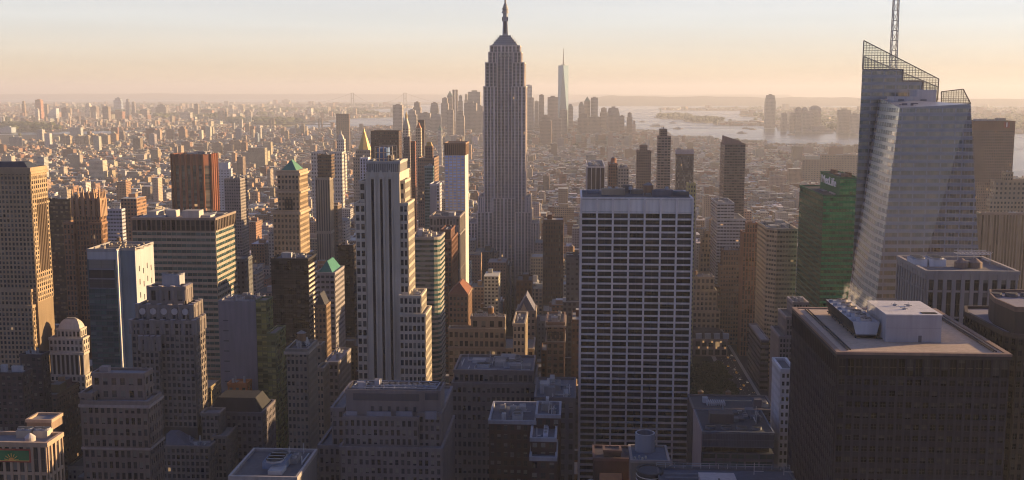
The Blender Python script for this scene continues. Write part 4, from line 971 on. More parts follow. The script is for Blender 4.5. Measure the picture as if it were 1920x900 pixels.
for i in range(9): cx_ = x0_ + 12 + (x1_ - x0_ - 14) * i / 8; q.mark(); q.cyl(cx_, Y + 6, z + 1.2, z + 2.3, 1.5, 1.4, 14, (.30, .31, .35), top=(.05, .05, .06)); q.bar((cx_ - 1.5, Y + 6, z + 2.35), (cx_ + 1.5, Y + 6, z + 2.35), .2, (.4, .4, .44))
q.box(x0_ + 10, x1_, Y + 4, Y + 8, z + .1, z + 1.2, (.16, .17, .2)); b.part('fan', q)
q = MB()
for i in range(9): x_ = x0_ + (x1_ - x0_) * i / 8; q.bar((x_, Y + 2, z + 1.5), (x_ + .5, Y + 11, z + 1.5), .35, (.26, .28, .33))
for y_ in (1.5, 4, 8, 11): q.bar((x0_, Y + y_, z + 1.8), (x1_, Y + y_, z + 1.8), .3, (.26, .28, .33))
b.part('roof_steelwork', q); b.clutter(rectp(x0_, x0_ + 12, Y + 1, Y + 11), z, 5, 2, (.2, .2, .24)); b.finish()

# --- blocks right of it
g2 = (.16, .135, .13)
simple('office_building', 'stone office block with a recessed top storey and crowded roof plant', 500, [(852, 999, 697, None, St(9.5, 17, .4, .5, .35, g2), 30, 4), (848, 1003, 722, None, St(9.5, 18.5, .5, .5, .35, g2), 36)], 900, n=11, rc=(.12, .13, .16), maxh=3.5)
simple('office_building', 'plain stone block with two blank bays above a row of small windows', 640, [(883, 946, 597, 947, St(17, 14, .62, .5, .3, (.25, .205, .165))), (841, 946, 619, 947, St(10, 14, .45, .45, .3, (.25, .205, .165)), 28, -4), (841, 1000, 655, None, St(10, 14, .45, .45, .3, (.22, .18, .15)), 30, -8)], 690, n=7, tank=1)
simple('office_building', 'pale narrow block catching sun on its side next to the plain stone block', 600, [(962, 984, 610, 989, St(9, 14, .5, .5, .3, (.36, .29, .21)))], 690, n=2)
b, zs = simple('apartment_building', 'dark red brick block with pale copings and crowded roofs', 400, [(1005, 1050, 782, None, St(15, 19, .55, .5, .25, (.06, .035, .035), cop=(.26, .26, .29)), 18, 9), (917, 1004, 793, None, St(13, 19, .55, .5, .25, (.06, .035, .035), cop=(.26, .26, .29)), 26, 9), (995, 1042, 826, 1046, St(15, 19, .55, .5, .25, (.06, .035, .035), cop=(.26, .26, .29)), 9, -6), (994, 1043, 862, 1048, St(15, 19, .55, .5, .25, (.06, .035, .035), cop=(.26, .26, .29)), 12, -12)], 900, finish=False, n=6, flat=True, rc=(.09, .10, .13)); b.clutter(zs[1][0], zs[1][1], 5, 8); b.clutter(zs[2][0], zs[2][1], 4, 8, maxh=1.8, col=(.4, .4, .45)); b.finish()
simple('office_building', 'grey block with white sheds on its roof, left of the pale slab tower', 470, [(1003, 1078, 749, 1080, St(15, 20, .6, .5, .35, (.13, .12, .13)))], 900, n=10, rc=(.13, .14, .17), maxh=4.5)
b, zs = simple('apartment_building', 'slim ornate tower with arched top windows among lower roofs', 690, [(1025, 1058, 607, 1059, St(10, 12.5, .5, .45, .4, (.22, .15, .12)))], 690, finish=False, n=3, rc=(.12, .12, .13))
P, z, _ = zs[0]; q = MB(); q.prism(inset(P, -1.2), z - 2.2, z - .9, (.34, .29, .25)); q.prism(inset(P, -.9), z - 12, z - 11.2, (.34, .29, .25)); b.part('cornice', q)
q = MB()
for i in range(4):
    x_ = P[0][0] + (P[1][0] - P[0][0]) * (i + .5) / 4; q.mark(); q.box(x_ - .9, x_ + .9, P[0][1] - .5, P[0][1] - .42, z - 10, z - 5.5, (.03, .03, .04)); q.cyl(x_, P[0][1] - .1, z - 5.6, z - 5.2, .9, n=12, col=(.03, .03, .04))
b.part('arched_window', q); b.clutter(P, z, 4, 3); b.finish()
b, zs = simple('gabled_building', 'narrow gothic building with a steep slate gable roof', 700, [(969, 1004, 585, 1006, St(8.5, 12, .55, .5, .35, (.26, .21, .17)))], 640, finish=False, n=0)
P, z, _ = zs[0]; q = MB(); q.gable(P[0][0], P[1][0], P[0][1], P[2][1], z, z + 11, (.12, .12, .16), 'y'); q.gable(P[0][0] + 2, P[0][0] + 7, P[0][1] - .6, P[0][1] + 6, z, z + 6, (.34, .27, .2), 'y'); b.part('gable_roof', q); b.finish()
b, zs = simple('office_building', 'brick block with a red tiled pyramid roof', 760, [(842, 877, 554, 885, St(7, 11, .5, .5, .4, (.26, .16, .11)))], 655, finish=False, n=0)
P, z, _ = zs[0]; q = MB(); q.prism(inset(P, -.3), z + 1, at(865, 529, 770).z, (.21, .085, .05), poly1=inset(P, min(P[1][0] - P[0][0], P[2][1] - P[1][1]) * .46)); b.part('pyramid_roof', q); b.finish()
simple('office_building', 'grey stone block with tall columned top floors below the blue windowed tower', 900, [(806, 861, 408, 870, St(6.5, 19, .45, .3, .6, (.25, .21, .19))), (806, 862, 440, 871, St(8, 70, .4, .05, .5, (.2, .175, .165)), 30, -3)], 527, n=5)
simple('office_building', 'dark red brick slab with a taller blank core', 790, [(827, 845, 433, 853, St(60, 60, 0, 0, .2, (.15, .07, .05), skip=True)), (834, 846, 452, 858, St(6, 10, .4, .4, .3, (.16, .08, .055)), 20, -3)], 540, n=1)
b = mk('office_building', 'rounded office block of green banded windows behind the striped tower', 680, 660, rc=(.2, .18, .17)); Y = 680; z = at(800, 448, Y).z; xa, xb = at(768, 448, Y).x, at(824, 448, Y).x; r_ = 6
P = [(xa, Y)] + [(xb - r_ + r_ * math.sin(a_), Y + r_ - r_ * math.cos(a_)) for a_ in np.linspace(0, math.pi / 2, 5)] + [(xb, Y + 26), (xa, Y + 26)]
b.tier(P, 0, z, St(9, 9.4, .0, .48, .35, (.27, .25, .22), pane='pane_teal'), cornice=(.33, .29, .25)); b.clutter(P, z, 9, 6, (.38, .33, .29), maxh=4.5); b.finish()

# --- pale blue windowed slab and its neighbours
Y = 1000; b = mk('office_tower', 'pale slab tower of bright blue windows with a blank ribbed top', Y, 409, 'office tower', (.25, .2, .17)); P, z = b.poly(833, 872, 270, xs=878); zb = at(833, 291, Y).z
b.tier(rectp(P[0][0] + .3, P[1][0] - .3, Y - .5, Y + 2), 0, zb, St(7.7, 5.2, .34, .42, .45, (.50, .44, .40), pane='pane_blue'), roof=False, edges=[0]); b.tier(P, 0, zb, St(30, 30, 0, 0, .1, (.5, .47, .45), mode='shade', win=(0, 0, 0)), roof=False)
b.tier(P, zb, z, St(4, 60, .45, .0, .6, (.27, .18, .13), skip=True)); b.finish()
simple('office_tower', 'thin teal glass tower behind the white windowless slab', 985, [(796, 812, 314, 814, St(4.5, 6, .12, .4, .2, (.16, .22, .23), pane='pane_teal'))], 420, 'office tower', n=4)
simple('office_tower', 'white slab with a strip of small windows on its right', 950, [(806, 818, 347, 825, St(60, 60, 0, 0, .1, (.48, .46, .48), skip=True)), (818, 824, 347, 828, St(6, 6, .5, .5, .2, (.46, .44, .46)), 20, 1)], 430, 'office tower', n=3, flat=True)
b, zs = simple('apartment_building', 'brown tower with a gold cupola above stepped shoulders', 1300, [(797, 811, 276, 812, St(4, 6, .5, .4, .3, (.23, .14, .1), mode='shade')), (783, 814, 298, 823, St(4, 6, .5, .45, .3, (.23, .15, .11), mode='shade'), 24, -3)], 400, finish=False, n=2)
P, z, _ = zs[0]; q = MB(); q.prism(inset(P, .4), z, z + 6, (.5, .34, .13), poly1=inset(P, 2.2)); b.part('gold_cupola', q); b.finish()
sh = lambda c, bay=4, fl_=5.5, w=.5, h=.5, t_=0.0: St(bay, fl_, 1 - w, 1 - h, .3, c, mode='shade', win=(w, h, t_))
simple('office_tower', 'dark slab tower standing behind the tan cone topped tower', 2300, [(783, 795, 226, 797, sh((.06, .045, .05)))], 250, 'office tower', n=0)
b, zs = simple('apartment_tower', 'tan stone tower with a copper cone on top', 2000, [(779, 789, 241, 791, sh((.42, .34, .24)))], 300, 'apartment tower', finish=False, n=0); P, z, _ = zs[0]; q = MB(); q.prism(inset(P, .5), z, z + 11, (.36, .16, .08), poly1=inset(P, 4.4)); b.part('cone_roof', q); b.finish()
simple('apartment_tower', 'slim red brick tower with a sunlit edge', 1350, [(770, 778, 267, 780, sh((.22, .09, .06), 3, 5))], 420, 'apartment tower', n=0)
simple('office_tower', 'narrow grey tower next to the slim red brick tower', 1450, [(757, 768, 258, 771, sh((.17, .14, .14), 3, 5)), (755, 769, 288, 773, sh((.2, .17, .16), 3, 5), 24, -3)], 330, 'office tower', n=1)
# clock tower with gold lantern
b, zs = simple('clock_tower', 'white stone campanile with a pyramid roof and gold lantern', 2100, [(755, 766, 240, 769, sh((.46, .41, .34), 3, 5))], 260, 'tower', finish=False, n=0); P, z, _ = zs[0]
q = MB(); q.prism(P, z + 1, at(761, 222, 2100).z, (.44, .38, .30), poly1=inset(P, 4.2)); b.part('pyramid_roof', q); q = MB(); cx_, cy_ = (P[0][0] + P[1][0]) / 2, (P[0][1] + P[2][1]) / 2; zq = at(761, 222, 2100).z; q.cyl(cx_, cy_, zq, zq + 6, 2.4, 2.2, 8, (.55, .4, .18)); q.cyl(cx_, cy_, zq + 6, zq + 14, 2.2, .15, 8, (.55, .4, .18)); b.part('gold_lantern', q); b.finish()
# gold pyramid tower
b, zs = simple('skyscraper', 'stone tower crowned by a steep gold pyramid', 1700, [(667, 694, 282, 695, sh((.33, .28, .22), 4, 6)), (662, 694, 296, 698, sh((.33, .28, .22), 4, 6), 40, -4)], 380, 'skyscraper', finish=False, n=0); P, z, _ = zs[0]; P = rectp(P[0][0] + 1, P[1][0] - 1, P[0][1] + 1, P[0][1] + P[1][0] - P[0][0] - 1)
MAT['gold'] = plain('gilding', (.55, .36, .12), .45, .3, .5); q = MB(); n8 = 8; cx_, cy_ = (P[0][0] + P[1][0]) / 2, (P[0][1] + P[2][1]) / 2; q.cyl(cx_, cy_, z, at(680, 248, 1710).z, 11.5, 2.0, 8, (.8, .5, .12)); q.cyl(cx_, cy_, at(680, 248, 1710).z, at(680, 238, 1710).z, 1.6, .1, 8, (.8, .5, .12)); b.part('gold_pyramid', q, ['gold']); b.finish()
simple('office_tower', 'wide dark brown slab behind the limestone tower roof', 1500, [(695, 747.5, 247, 753, sh((.075, .045, .04), 3.5, 5, .6, .5)),], 300, 'office tower', n=0)
simple('office_tower', 'white tower with navy window stripes behind the limestone tower', 900, [(675, 690, 298, 692, sh((.55, .55, .6), 6, 5.5, .45, .8))], 340, 'office tower', n=3)
b, zs = simple('clock_tower', 'white tower with a lantern top above low roofs', 2600, [(631, 645, 262, 648, sh((.50, .47, .42), 4, 6)), (629, 647, 290, 650, sh((.48, .45, .4), 4, 6), 30, -3)], 330, 'tower', finish=False, n=0); P, z, _ = zs[0]; q = MB(); cx_, cy_ = (P[0][0] + P[1][0]) / 2, (P[0][1] + P[2][1]) / 2; q.prism(inset(P, 2), z, z + 12, (.5, .47, .42), poly1=inset(P, 5)); q.cyl(cx_, cy_, z + 12, z + 22, 2.5, 1, 8, (.5, .47, .42)); b.part('lantern', q); b.finish()
simple('office_tower', 'lone dark slab standing before the bay water', 4500, [(630, 654, 214, 656, sh((.13, .09, .08), 4, 4))], 246, 'office tower', n=0)
simple('apartment_building', 'curved bronze glass tower left of the gold pyramid', 1150, [(595, 621, 292, 627, sh((.14, .09, .06), 4, 6, .8, .55)), (591, 618, 335, 625, sh((.3, .25, .2), 5, 90, .5, .95), 30, -5)], 400, n=3)
simple('office_building', 'long white building with regular windows in the middle distance', 1900, [(583, 641, 286, 645, sh((.44, .42, .4), 5, 7, .5, .5))], 310, n=4)

# --- green pyramid tower
Y = 760; b = mk('skyscraper', 'tan stone tower with a green copper pyramid roof', Y, 484, 'skyscraper', (.2, .18, .15)); tc = (.36, .27, .185)
P, z = b.poly(520, 560, 325, xs=576); w_ = P[1][0] - P[0][0]; ts = St(7.3, 10.4, .5, .45, .4, tc); zc_ = at(520, 398, Y).z
b.tier(P, zc_, z, ts, parapet=2.0); P3, z3 = b.poly(512, 561, 398, xs=579, Y=Y - 5); b.tier(P3, 0, z3, ts, zlow=at(520, 500, Y).z, parapet=1.5)
q = MB(); q.prism(inset(P, -1.2), z - 1.5, z + .2, (.4, .31, .22)); q.mark(); q.prism(inset(P, -1.5), z - 14, z - 12.6, (.4, .31, .22)); q.mark(); q.prism(inset(P3, -1.3), z3 - 1.5, z3 + .3, (.4, .31, .22)); b.part('cornice', q)
q = MB()
for i in range(3): x_ = P[0][0] + w_ * (.36 + .14 * i); q.mark(); q.box(x_ - .7, x_ + .7, Y - .75, Y - .45, z - 36, z - 18, (.03, .03, .035))
b.part('arched_window', q)
Pp = inset(P, 2.2); zb_ = z + 2; q = MB(); q.prism(inset(P, 1.2), z, zb_, tc); b.part('attic', q)
q = MB(); q.gable(Pp[0][0], Pp[1][0], Pp[0][1], Pp[2][1], zb_, at(545, 299, Y + 12).z, (.09, .21, .155), 'y', hip=(Pp[2][1] - Pp[0][1]) * .42); b.part('pyramid_roof', q); b.finish()
# --- octagonal brown tower
Y = 1300; b = mk('apartment_tower', 'dark brown ribbed tower with angled sides and dark window slots', Y, 395, 'apartment tower', (.12, .09, .08)); z = at(350, 291, Y).z
xs_ = [at(v, 291, Y).x for v in (317, 326, 380, 391)]; P = [(xs_[0], Y + 8), (xs_[1], Y), (xs_[2], Y), (xs_[3], Y + 8), (xs_[3], Y + 30), (xs_[2], Y + 38), (xs_[1], Y + 38), (xs_[0], Y + 30)]
b.tier(P, 0, z - 13, sh((.10, .045, .035), 12, 5.2, .7, .85)); b.tier(P, z - 13, z, sh((.19, .075, .05), 12, 30, .0, .0))
for i in range(8):
    a_, c_ = Vector(P[i]), Vector(P[(i + 1) % 8]); L_ = (c_ - a_).length; n_ = max(1, round(L_ / (12 * b.k)))
    for k in range(n_ + 1):
        p_ = a_.lerp(c_, k / n_); b.walls.cyl(p_.x, p_.y, 0, z + 1.2, 1.7, n=8, col=(.32, .115, .06))
b.clutter(P, z, 7, 3); b.finish()
# --- banded office block
Y = 700; b = mk('office_building', 'broad office block of pale bands and dark windows with plant sheds on its roof', Y, 545, rc=(.26, .22, .19)); P, z = b.poly(247, 403, 411, xs=442)
zb_ = at(300, 433, Y).z; b.tier(P, 0, zb_, St(9.8, 11.3, .05, .48, .3, (.30, .26, .21), (.34, .29, .235), 'pane_teal'), roof=False); b.tier(P, zb_, z, St(9.8, 26, .3, .12, .4, (.16, .12, .10), pane='pane_black'), cornice=(.25, .2, .17))
for x0, x1, py, h, dd in ((276, 294, 409, 4.5, 14), (311, 330, 407, 4.5, 8), (342, 374, 409, 5, 9)): p0, p1 = gz(x0, py, z), gz(x1, py, z); b.unit(p0.x, p1.x, p0.y, p0.y + dd, z, h, (.46, .42, .38), 'plant_shed')
b.clutter(P, z, 6, 2, maxh=1.6); b.finish()
# --- glass and white slab
Y = 560; b = mk('office_tower', 'teal glass tower with a smooth blue flank and a blank white side', Y, 700, 'office tower', (.2, .17, .15)); z = at(163, 471, Y).z; x0_, x1_, x2_ = at(163, 471, Y).x, at(218, 471, Y).x, at(253, 467, Y + 4).x; dd = Y * 300 / 285 - Y
P = [(x0_, Y), (x1_, Y), (x1_ + .5, Y + 4), (x2_, Y + 4), (x2_, Y + dd), (x0_, Y + dd)]
b.walls.prism(P, 0, z, (.38, .37, .38)); b.roof.face([(*p, z + .05) for p in P], (.2, .17, .15))
zA = at(163, 486, Y).z; zB_ = at(163, 540, Y).z
Pg_ = rectp(x0_ + .1, x1_ - .5, Y - .6, Y + 2); b.tier(Pg_, 0, zB_, St(11, 10.4, .07, .34, .2, (.06, .09, .11), (.05, .075, .095), 'pane_teal'), edges=[0], roof=False, zlow=at(163, 710, Y).z); b.tier(Pg_, zB_, zA, St(50, 18, .1, .12, .2, (.06, .09, .11), (.20, .20, .24), 'pane'), edges=[0], roof=False)
q = MB(); q.box(x1_ + .5, x2_, Y + 3.6, Y + 4.0, 0, z, (.12, .17, .24)); b.part('blue_cladding', q)
q = MB(); q.box(x1_ - .2, x1_ + .6, Y - .3, Y + 4.2, 0, z + .5, (.6, .58, .55)); b.part('corner_fin', q)
q = MB(); yy0, yy1 = Y + 6, Y + dd - 2
for k in range(14):
    for j in range(4): z_ = z - 12 - k * 7.2 - (j % 2) * 2; y_ = yy0 + (yy1 - yy0) * (j + .5) / 4; q.mark(); q.box(x2_, x2_ + .12, y_ - .45, y_ + .45, z_, z_ + 3, (.05, .05, .06))
b.part('slit_window', q)
q = MB(); rr_ = random.Random(8)
for i in range(18): x_ = x0_ + 2 + rr_.random() * (x2_ - x0_ - 5); y_ = Y + 3 + rr_.random() * (dd - 7); q.mark(); q.bar((x_, y_, z + .8), (x_ + rr_.uniform(2, 9), y_, z + .8), .35, (.33, .27, .22)); q.box(x_, x_ + 1.5, y_, y_ + 1.5, z, z + 1.6, (.3, .25, .2))
b.part('roof_plant', q); b.rooftop(P, z, 1.3, (.3, .28, .27)); b.finish()
# --- left edge: big sunlit masonry tower
Y = 640; b = mk('skyscraper', 'massive stone tower with one side golden in the sun at the frame edge', Y, 650, 'skyscraper', (.1, .1, .12)); mc = (.34, .25, .165)
P, z = b.poly(-70, 56, 320, d=24); ms = St(7.6, 9.2, .48, .42, .4, mc); zl_ = at(0, 548, Y).z
xr = P[1][0]; P = rectp(P[0][0], xr, Y, Y * (1080 - 56) / (1080 - 87.0)); b.tier(P, 0, z, ms, zlow=zl_ - 6, cornice=mc, parapet=2)
for x0, x1, py, xs, yo in ((-90, 58, 545, 96, -2.5), (-90, 60, 575, 97, -4)): Pq, zq = b.poly(x0, x1, py, xs, Y=Y + yo); b.tier(Pq, 0, zq, ms, parapet=1.4, zlow=at(0, 790, Y).z)
q = MB(); q.prism(inset(P, -1), z - 2, z - .5, mc); q.mark(); q.prism(inset(P, -.8), z - 21, z - 20, mc); b.part('cornice', q)
zr_ = at(30, 303, Y + 10).z; q = MB(); q.prism(inset(P, 1.2), z + .5, zr_, (.035, .045, .07), poly1=inset(P, 6.5)); b.part('hipped_roof', q)
q = MB()
for i in range(6): y_ = Y + 6 + i * 2.1; q.mark(); q.box(xr + .4, xr + .85, y_ - .6, y_ + .6, z - 62, z - 18, (.1, .07, .05))
b.part('deep_window', q); b.finish()
# --- brown gothic tower
Y = 760; b = mk('skyscraper', 'reddish brown gothic tower with a crown of spiky buttresses', Y, 592, 'skyscraper', (.12, .1, .09)); bc = (.27, .155, .095); bs = St(6, 10, .5, .35, .5, bc)
P, z = b.poly(136, 186, 375, xs=197); b.tier(P, 0, z, bs, zlow=at(150, 600, Y).z)
Pw, zw = b.poly(119, 138, 420, None, 24, Y=Y - 3); b.tier(Pw, 0, zw, bs, zlow=at(150, 600, Y).z); Pw, zw = b.poly(168, 190, 420, 200, Y=Y - 3); b.tier(Pw, 0, zw, bs, zlow=at(150, 600, Y).z)
q = MB(); zt_ = at(150, 353, Y).z
for i in range(6):
    x_ = P[0][0] + (P[1][0] - P[0][0]) * i / 5
    for y_ in (P[0][1], P[2][1]): q.mark(); q.prism(rectp(x_ - 1.0, x_ + 1.0, y_ - 1.3, y_ + .9), z - 12, z, (.31, .19, .12)); q.prism(rectp(x_ - .9, x_ + .9, y_ - 1.0, y_ + .8), z, zt_ - (i % 2) * 2, (.36, .24, .16), poly1=rectp(x_ - .15, x_ + .15, y_ - .25, y_ + .15))
for i in range(1, 4):
    y_ = P[0][1] + (P[2][1] - P[0][1]) * i / 4; q.mark(); q.prism(rectp(P[1][0] - .8, P[1][0] + 1.2, y_ - .8, y_ + .8), z - 12, zt_ - 1, (.36, .24, .16), poly1=rectp(P[1][0], P[1][0] + .3, y_ - .15, y_ + .15))
b.part('pinnacle', q); q = MB(); q.prism(inset(P, 4), z, z + 5, (.3, .2, .13)); b.part('attic', q); b.finish()
simple('office_tower', 'dark bronze glass tower between the golden stone tower and the gothic one', 860, [(80, 131, 376, 134, St(5, 9, .08, .45, .2, (.05, .035, .03), (.06, .045, .038), 'pane_gold'), 40)], 600, 'office tower', n=4)
simple('office_building', 'lilac grey office block with bands of windows behind the gothic tower', 1000, [(200, 228, 394, 233, sh((.40, .38, .42), 6, 7, .8, .4))], 440, n=4)
simple('office_building', 'grey grid fronted office slab right of the brown ribbed tower', 1150, [(420, 450, 337, 464, sh((.25, .22, .21), 4.4, 5.8, .6, .55))], 407, n=3)
simple('office_building', 'big plain white building right of the brown ribbed tower', 1900, [(391, 428, 306, 432, sh((.5, .5, .52), 50, 40, 0, 0)), (391, 430, 318, 436, sh((.48, .48, .5), 6, 5, .5, .3), 40, -10)], 333, n=5)
# --- domed classical building
Y = 650; b = mk('classical_building', 'pale classical building of stacked tiers with a row of columns and rounded top', Y, 700, rc=(.3, .27, .24)); cc_ = (.40, .35, .30)
blk = St(8, 12, .5, .45, .4, cc_); P0, z0_ = b.poly(107, 150, 618, 156); P1, z1_ = b.poly(101, 152, 635, 158, Y=Y - 2)
dome = inset(P0, .3); zz_ = [z0_, z0_ + 2.2, z0_ + 4.2, z0_ + 5.8, z0_ + 6.8]; q = MB(); cur = dome
for i in range(4): nxt = inset(cur, .5 + .4 * i); q.prism(cur, zz_[i], zz_[i + 1], (.42, .38, .34), poly1=nxt, cap=(i == 3)); cur = nxt
b.part('rounded_roof', q)
b.tier(P0, z1_, z0_, blk, parapet=.5); z2_ = at(92, 657, Y).z; P2, _ = b.poly(92, 155, 635, 161, Y=Y - 3); b.tier(P2, z2_, z1_, blk, parapet=.8)
P4, _ = b.poly(84, 157, 657, 163, Y=Y - 5); z4_ = at(92, 700, Y).z; b.tier(P4, 0, z4_, St(9, 12, .5, .45, .4, cc_), parapet=.6); Pi = inset(P4, 2); b.tier(Pi, z4_, z2_ - .5, St(9, 34, .1, .02, .1, (.1, .08, .08), skip=True), roof=False); q = MB(); q.prism(P4, z2_ - 1.6, z2_, cc_); b.part('entablature', q)
q = MB(); L_ = P4[1][0] - P4[0][0]
for i in range(9): q.mark(); q.cyl(P4[0][0] + .8 + (L_ - 1.6) * i / 8, P4[0][1] + .8, z4_, z2_ - 1.6, .62, .55, 10, cc_)
for i in range(1, 5): q.mark(); q.cyl(P4[1][0] - .8, P4[0][1] + .8 + (P4[2][1] - P4[0][1] - 1.6) * i / 4, z4_, z2_ - 1.6, .62, .55, 10, cc_)
b.part('column', q); b.finish()
# --- scalloped stone tower
Y = 490; b = mk('office_tower', 'tall stone tower with a scalloped crown and round medallions below it', Y, 790, 'office tower', (.15, .15, .17)); sc_ = (.19, .16, .145); ss = St(9.6, 13.2, .42, .42, .55, sc_)
zb_ = at(300, 800, Y).z
for x0, x1, py, xs, yo in ((279, 346, 541, 357, 8), (258, 358, 575, 377, 4), (246, 363, 604, 383, 0), (263, 297, 635, None, -3)):
    P, z = b.poly(x0, x1, py, xs, 14, Y=Y + yo)
    if py == 541: PT, ZT = P, z
    if py == 575: PM, ZM = P, z
    b.tier(P, 0, z, St(19, 28, .5, .3, .7, sc_) if py == 541 else ss, zlow=zb_, parapet=1.0)
    n_ = max(3, int((x1 - x0) / 17)); q = MB(); L_ = P[1][0] - P[0][0]
    for i in range(n_ + 1): x_ = P[0][0] + L_ * i / n_; q.mark(); q.cyl(x_, P[0][1] + .2, z - 5.5, z + 1.4, 1.25, 1.2, 10, (.2, .17, .16), top=(.4, .36, .36))
    if xs:
        for i in range(1, 4): q.mark(); q.cyl(P[1][0] - .1, P[0][1] + (P[2][1] - P[0][1]) * i / 3, z - 5.5, z + 1.4, 1.25, 1.2, 10, (.2, .17, .16), top=(.4, .36, .36))
    b.part('buttress_cap', q)
q = MB(); L_ = PM[1][0] - PM[0][0]
for i in range(5):
    x_ = PM[0][0] + L_ * (i + .5) / 5; r_ = 1.55; z_ = ZM - 2; ring_ = [(x_ + r_ * math.cos(t_), z_ + r_ * math.sin(t_)) for t_ in np.linspace(0, 2 * math.pi, 15)[:-1]]
    q.mark(); q.face([(p[0], PM[0][1] - .95, p[1]) for p in ring_], (.42, .37, .36))
    for k in range(14): a_, c_ = ring_[k], ring_[(k + 1) % 14]; q.face(((a_[0], PM[0][1] - .95, a_[1]), (a_[0], PM[0][1] - .1, a_[1]), (c_[0], PM[0][1] - .1, c_[1]), (c_[0], PM[0][1] - .95, c_[1])), (.3, .26, .25))
b.part('medallion', q)
p0, p1 = at(303, 516, Y + 14), at(337, 533, Y + 14); b.unit(p0.x, p1.x, Y + 14, Y + 21, ZT, p0.z - ZT, (.34, .33, .35), 'louvred_plant', 3)
for x0, x1, py, xs, yo in ((378, 410, 777, 421, -2), (400, 424, 820, 446, -6), (303, 392, 838, 400, -14)):
    P, z = b.poly(x0, x1, py, xs, 24, Y=Y + yo); b.tier(P, 0, z, ss, parapet=.9)
    if x0 == 303:
        q = MB(); q.prism(rectp(P[0][0] + 1, P[0][0] + 12, P[0][1] + 2, P[0][1] + 12), z, z + 5, (.14, .14, .17), poly1=rectp(P[0][0] + 1, P[0][0] + 5, P[0][1] + 4, P[0][1] + 10)); b.part('sloped_roof', q); b.clutter(P, z, 5, 1, maxh=2)
b.finish()
# --- front left stone block
Y = 400; b = mk('office_building', 'square stone block with a smaller penthouse storey and quoined corners in front', Y, 900, rc=(.2, .2, .22)); vc = (.18, .14, .125)
P, z = b.poly(153, 277, 757, xs=303); b.tier(P, 0, z, St(12.2, 22, .5, .45, .35, vc), parapet=1.3)
Pp, zp = b.poly(173, 270, 703, xs=279, Y=Y + 6); b.tier(Pp, z, zp, St(17, 25, .55, .5, .3, vc), parapet=1.0); q = MB(); q.prism(inset(P, -1.0), z - 1.2, z - .1, (.3, .25, .23)); q.mark(); q.prism(inset(P, -.8), z - 18, z - 17.2, (.3, .25, .23)); b.part('cornice', q)
p0 = at(186, 688, Y + 9); b.unit(p0.x, p0.x + 3.4, Y + 9, Y + 12, zp, p0.z - zp, (.24, .2, .2), 'bulkhead'); Pl, zl_ = b.poly(150, 172, 742, None, 12, Y=Y + 1.2); b.tier(Pl, 0, zl_, St(12, 22, .5, .45, .3, vc)); b.finish()
# --- corner block with the green panel
Y = 340; b = mk('office_building', 'tan corner block with a green and gold tile panel and one sunlit side', Y, 900, rc=(.2, .19, .2)); oc = (.36, .26, .19)
P, z = b.poly(-60, 87, 833, xs=117); b.tier(P, 0, z, St(14.5, 60, .42, .12, .5, oc, pane='pane'), parapet=1.2, zlow=at(0, 960, Y).z - 8)
Pp, zp = b.poly(50, 96, 790, xs=116, Y=Y + 16); b.tier(Pp, z, zp, St(30, 40, 0, 0, .2, oc, skip=True), parapet=.8)
p0, p1 = at(-60, 839, Y), at(60, 866, Y); y_ = Y - .75; q = MB(); q.box(p0.x, p1.x, y_, Y, p1.z, p0.z, (.30, .07, .05)); b.part('panel_border', q)
q = MB(); q.box(p0.x + .5, p1.x - .5, y_ - .06, y_ - .01, p1.z + .5, p0.z - .5, (.05, .17, .07)); b.part('tile_panel', q)
q = MB(); cx_ = at(24, 860, Y).x; zc_ = p1.z + .6
for k in range(7): a_ = math.pi * (k + .5) / 7; q.bar((cx_ + 1.3 * math.cos(a_), y_ - .1, zc_ + 1.3 * math.sin(a_)), (cx_ + 2.5 * math.cos(a_), y_ - .1, zc_ + 2.5 * math.sin(a_)), .18, (.75, .45, .12))
q.face([(cx_ + 1.1 * math.cos(a_), y_ - .12, zc_ + 1.1 * math.sin(a_)) for a_ in np.linspace(math.pi, 0, 9)], (.7, .35, .1)); [q.bar((cx_ - 6 + i * .0, y_ - .1, zc_), (cx_ + 6, y_ - .1, zc_), .2, (.7, .42, .12)) for i in range(1)]; b.part('sunburst_ornament', q)
for x_ in (30, 62): p0 = gz(x_, 822, z); b.unit(p0.x, p0.x + 5, p0.y, p0.y + 4, z, 2.6, (.4, .34, .27), 'air_handler', 2)
p0 = gz(57, 828, z); q = MB(); q.cyl(p0.x, p0.y, z, z + 1.6, 1.7, 1.7, 14, (.4, .36, .34)); q.cyl(p0.x, p0.y, z + 1.6, z + 3.0, 1.8, .2, 14, (.45, .4, .38)); b.part('roof_vent', q); b.clutter(rectp(P[0][0] + 8, P[1][0] - 8, P[0][1] + 6, P[2][1]), z, 6, 4, maxh=2); b.finish()
# --- grey blank slab with green glass side
Y = 560; b = mk('office_building', 'windowless grey slab with yellow green glass along its right side', Y, 700, rc=(.2, .17, .16)); gn = St(11, 11, .1, .35, .2, (.13, .14, .07), (.15, .16, .08), 'pane_olive')
P, z = b.poly(409, 479, 567, xs=498, Y=Y); b.tier(P, 0, z, St(400, 400, 0, 0, .1, (.215, .20, .22), mode='shade', win=(0, 0, 0)), parapet=.8); Pg, zg = b.poly(479.5, 499, 566, xs=511, Y=Y + .5); b.tier(Pg, 0, zg, gn, parapet=.8)
Ph, zh = b.poly(500, 516, 628, xs=536, Y=Y - 8); b.tier(Ph, 0, zh, gn, parapet=.8); b.clutter(P, z, 9, 3, (.3, .26, .24), maxh=3); q = MB(); [(q.mark(), q.box(at(418, 600, Y).x, at(428, 600, Y).x, Y - .1, Y, at(418, 602 + 19 * k, Y).z, at(418, 600 + 19 * k, Y).z, (.06, .06, .07))) for k in range(7)]; b.part('vent_slot', q); b.finish()
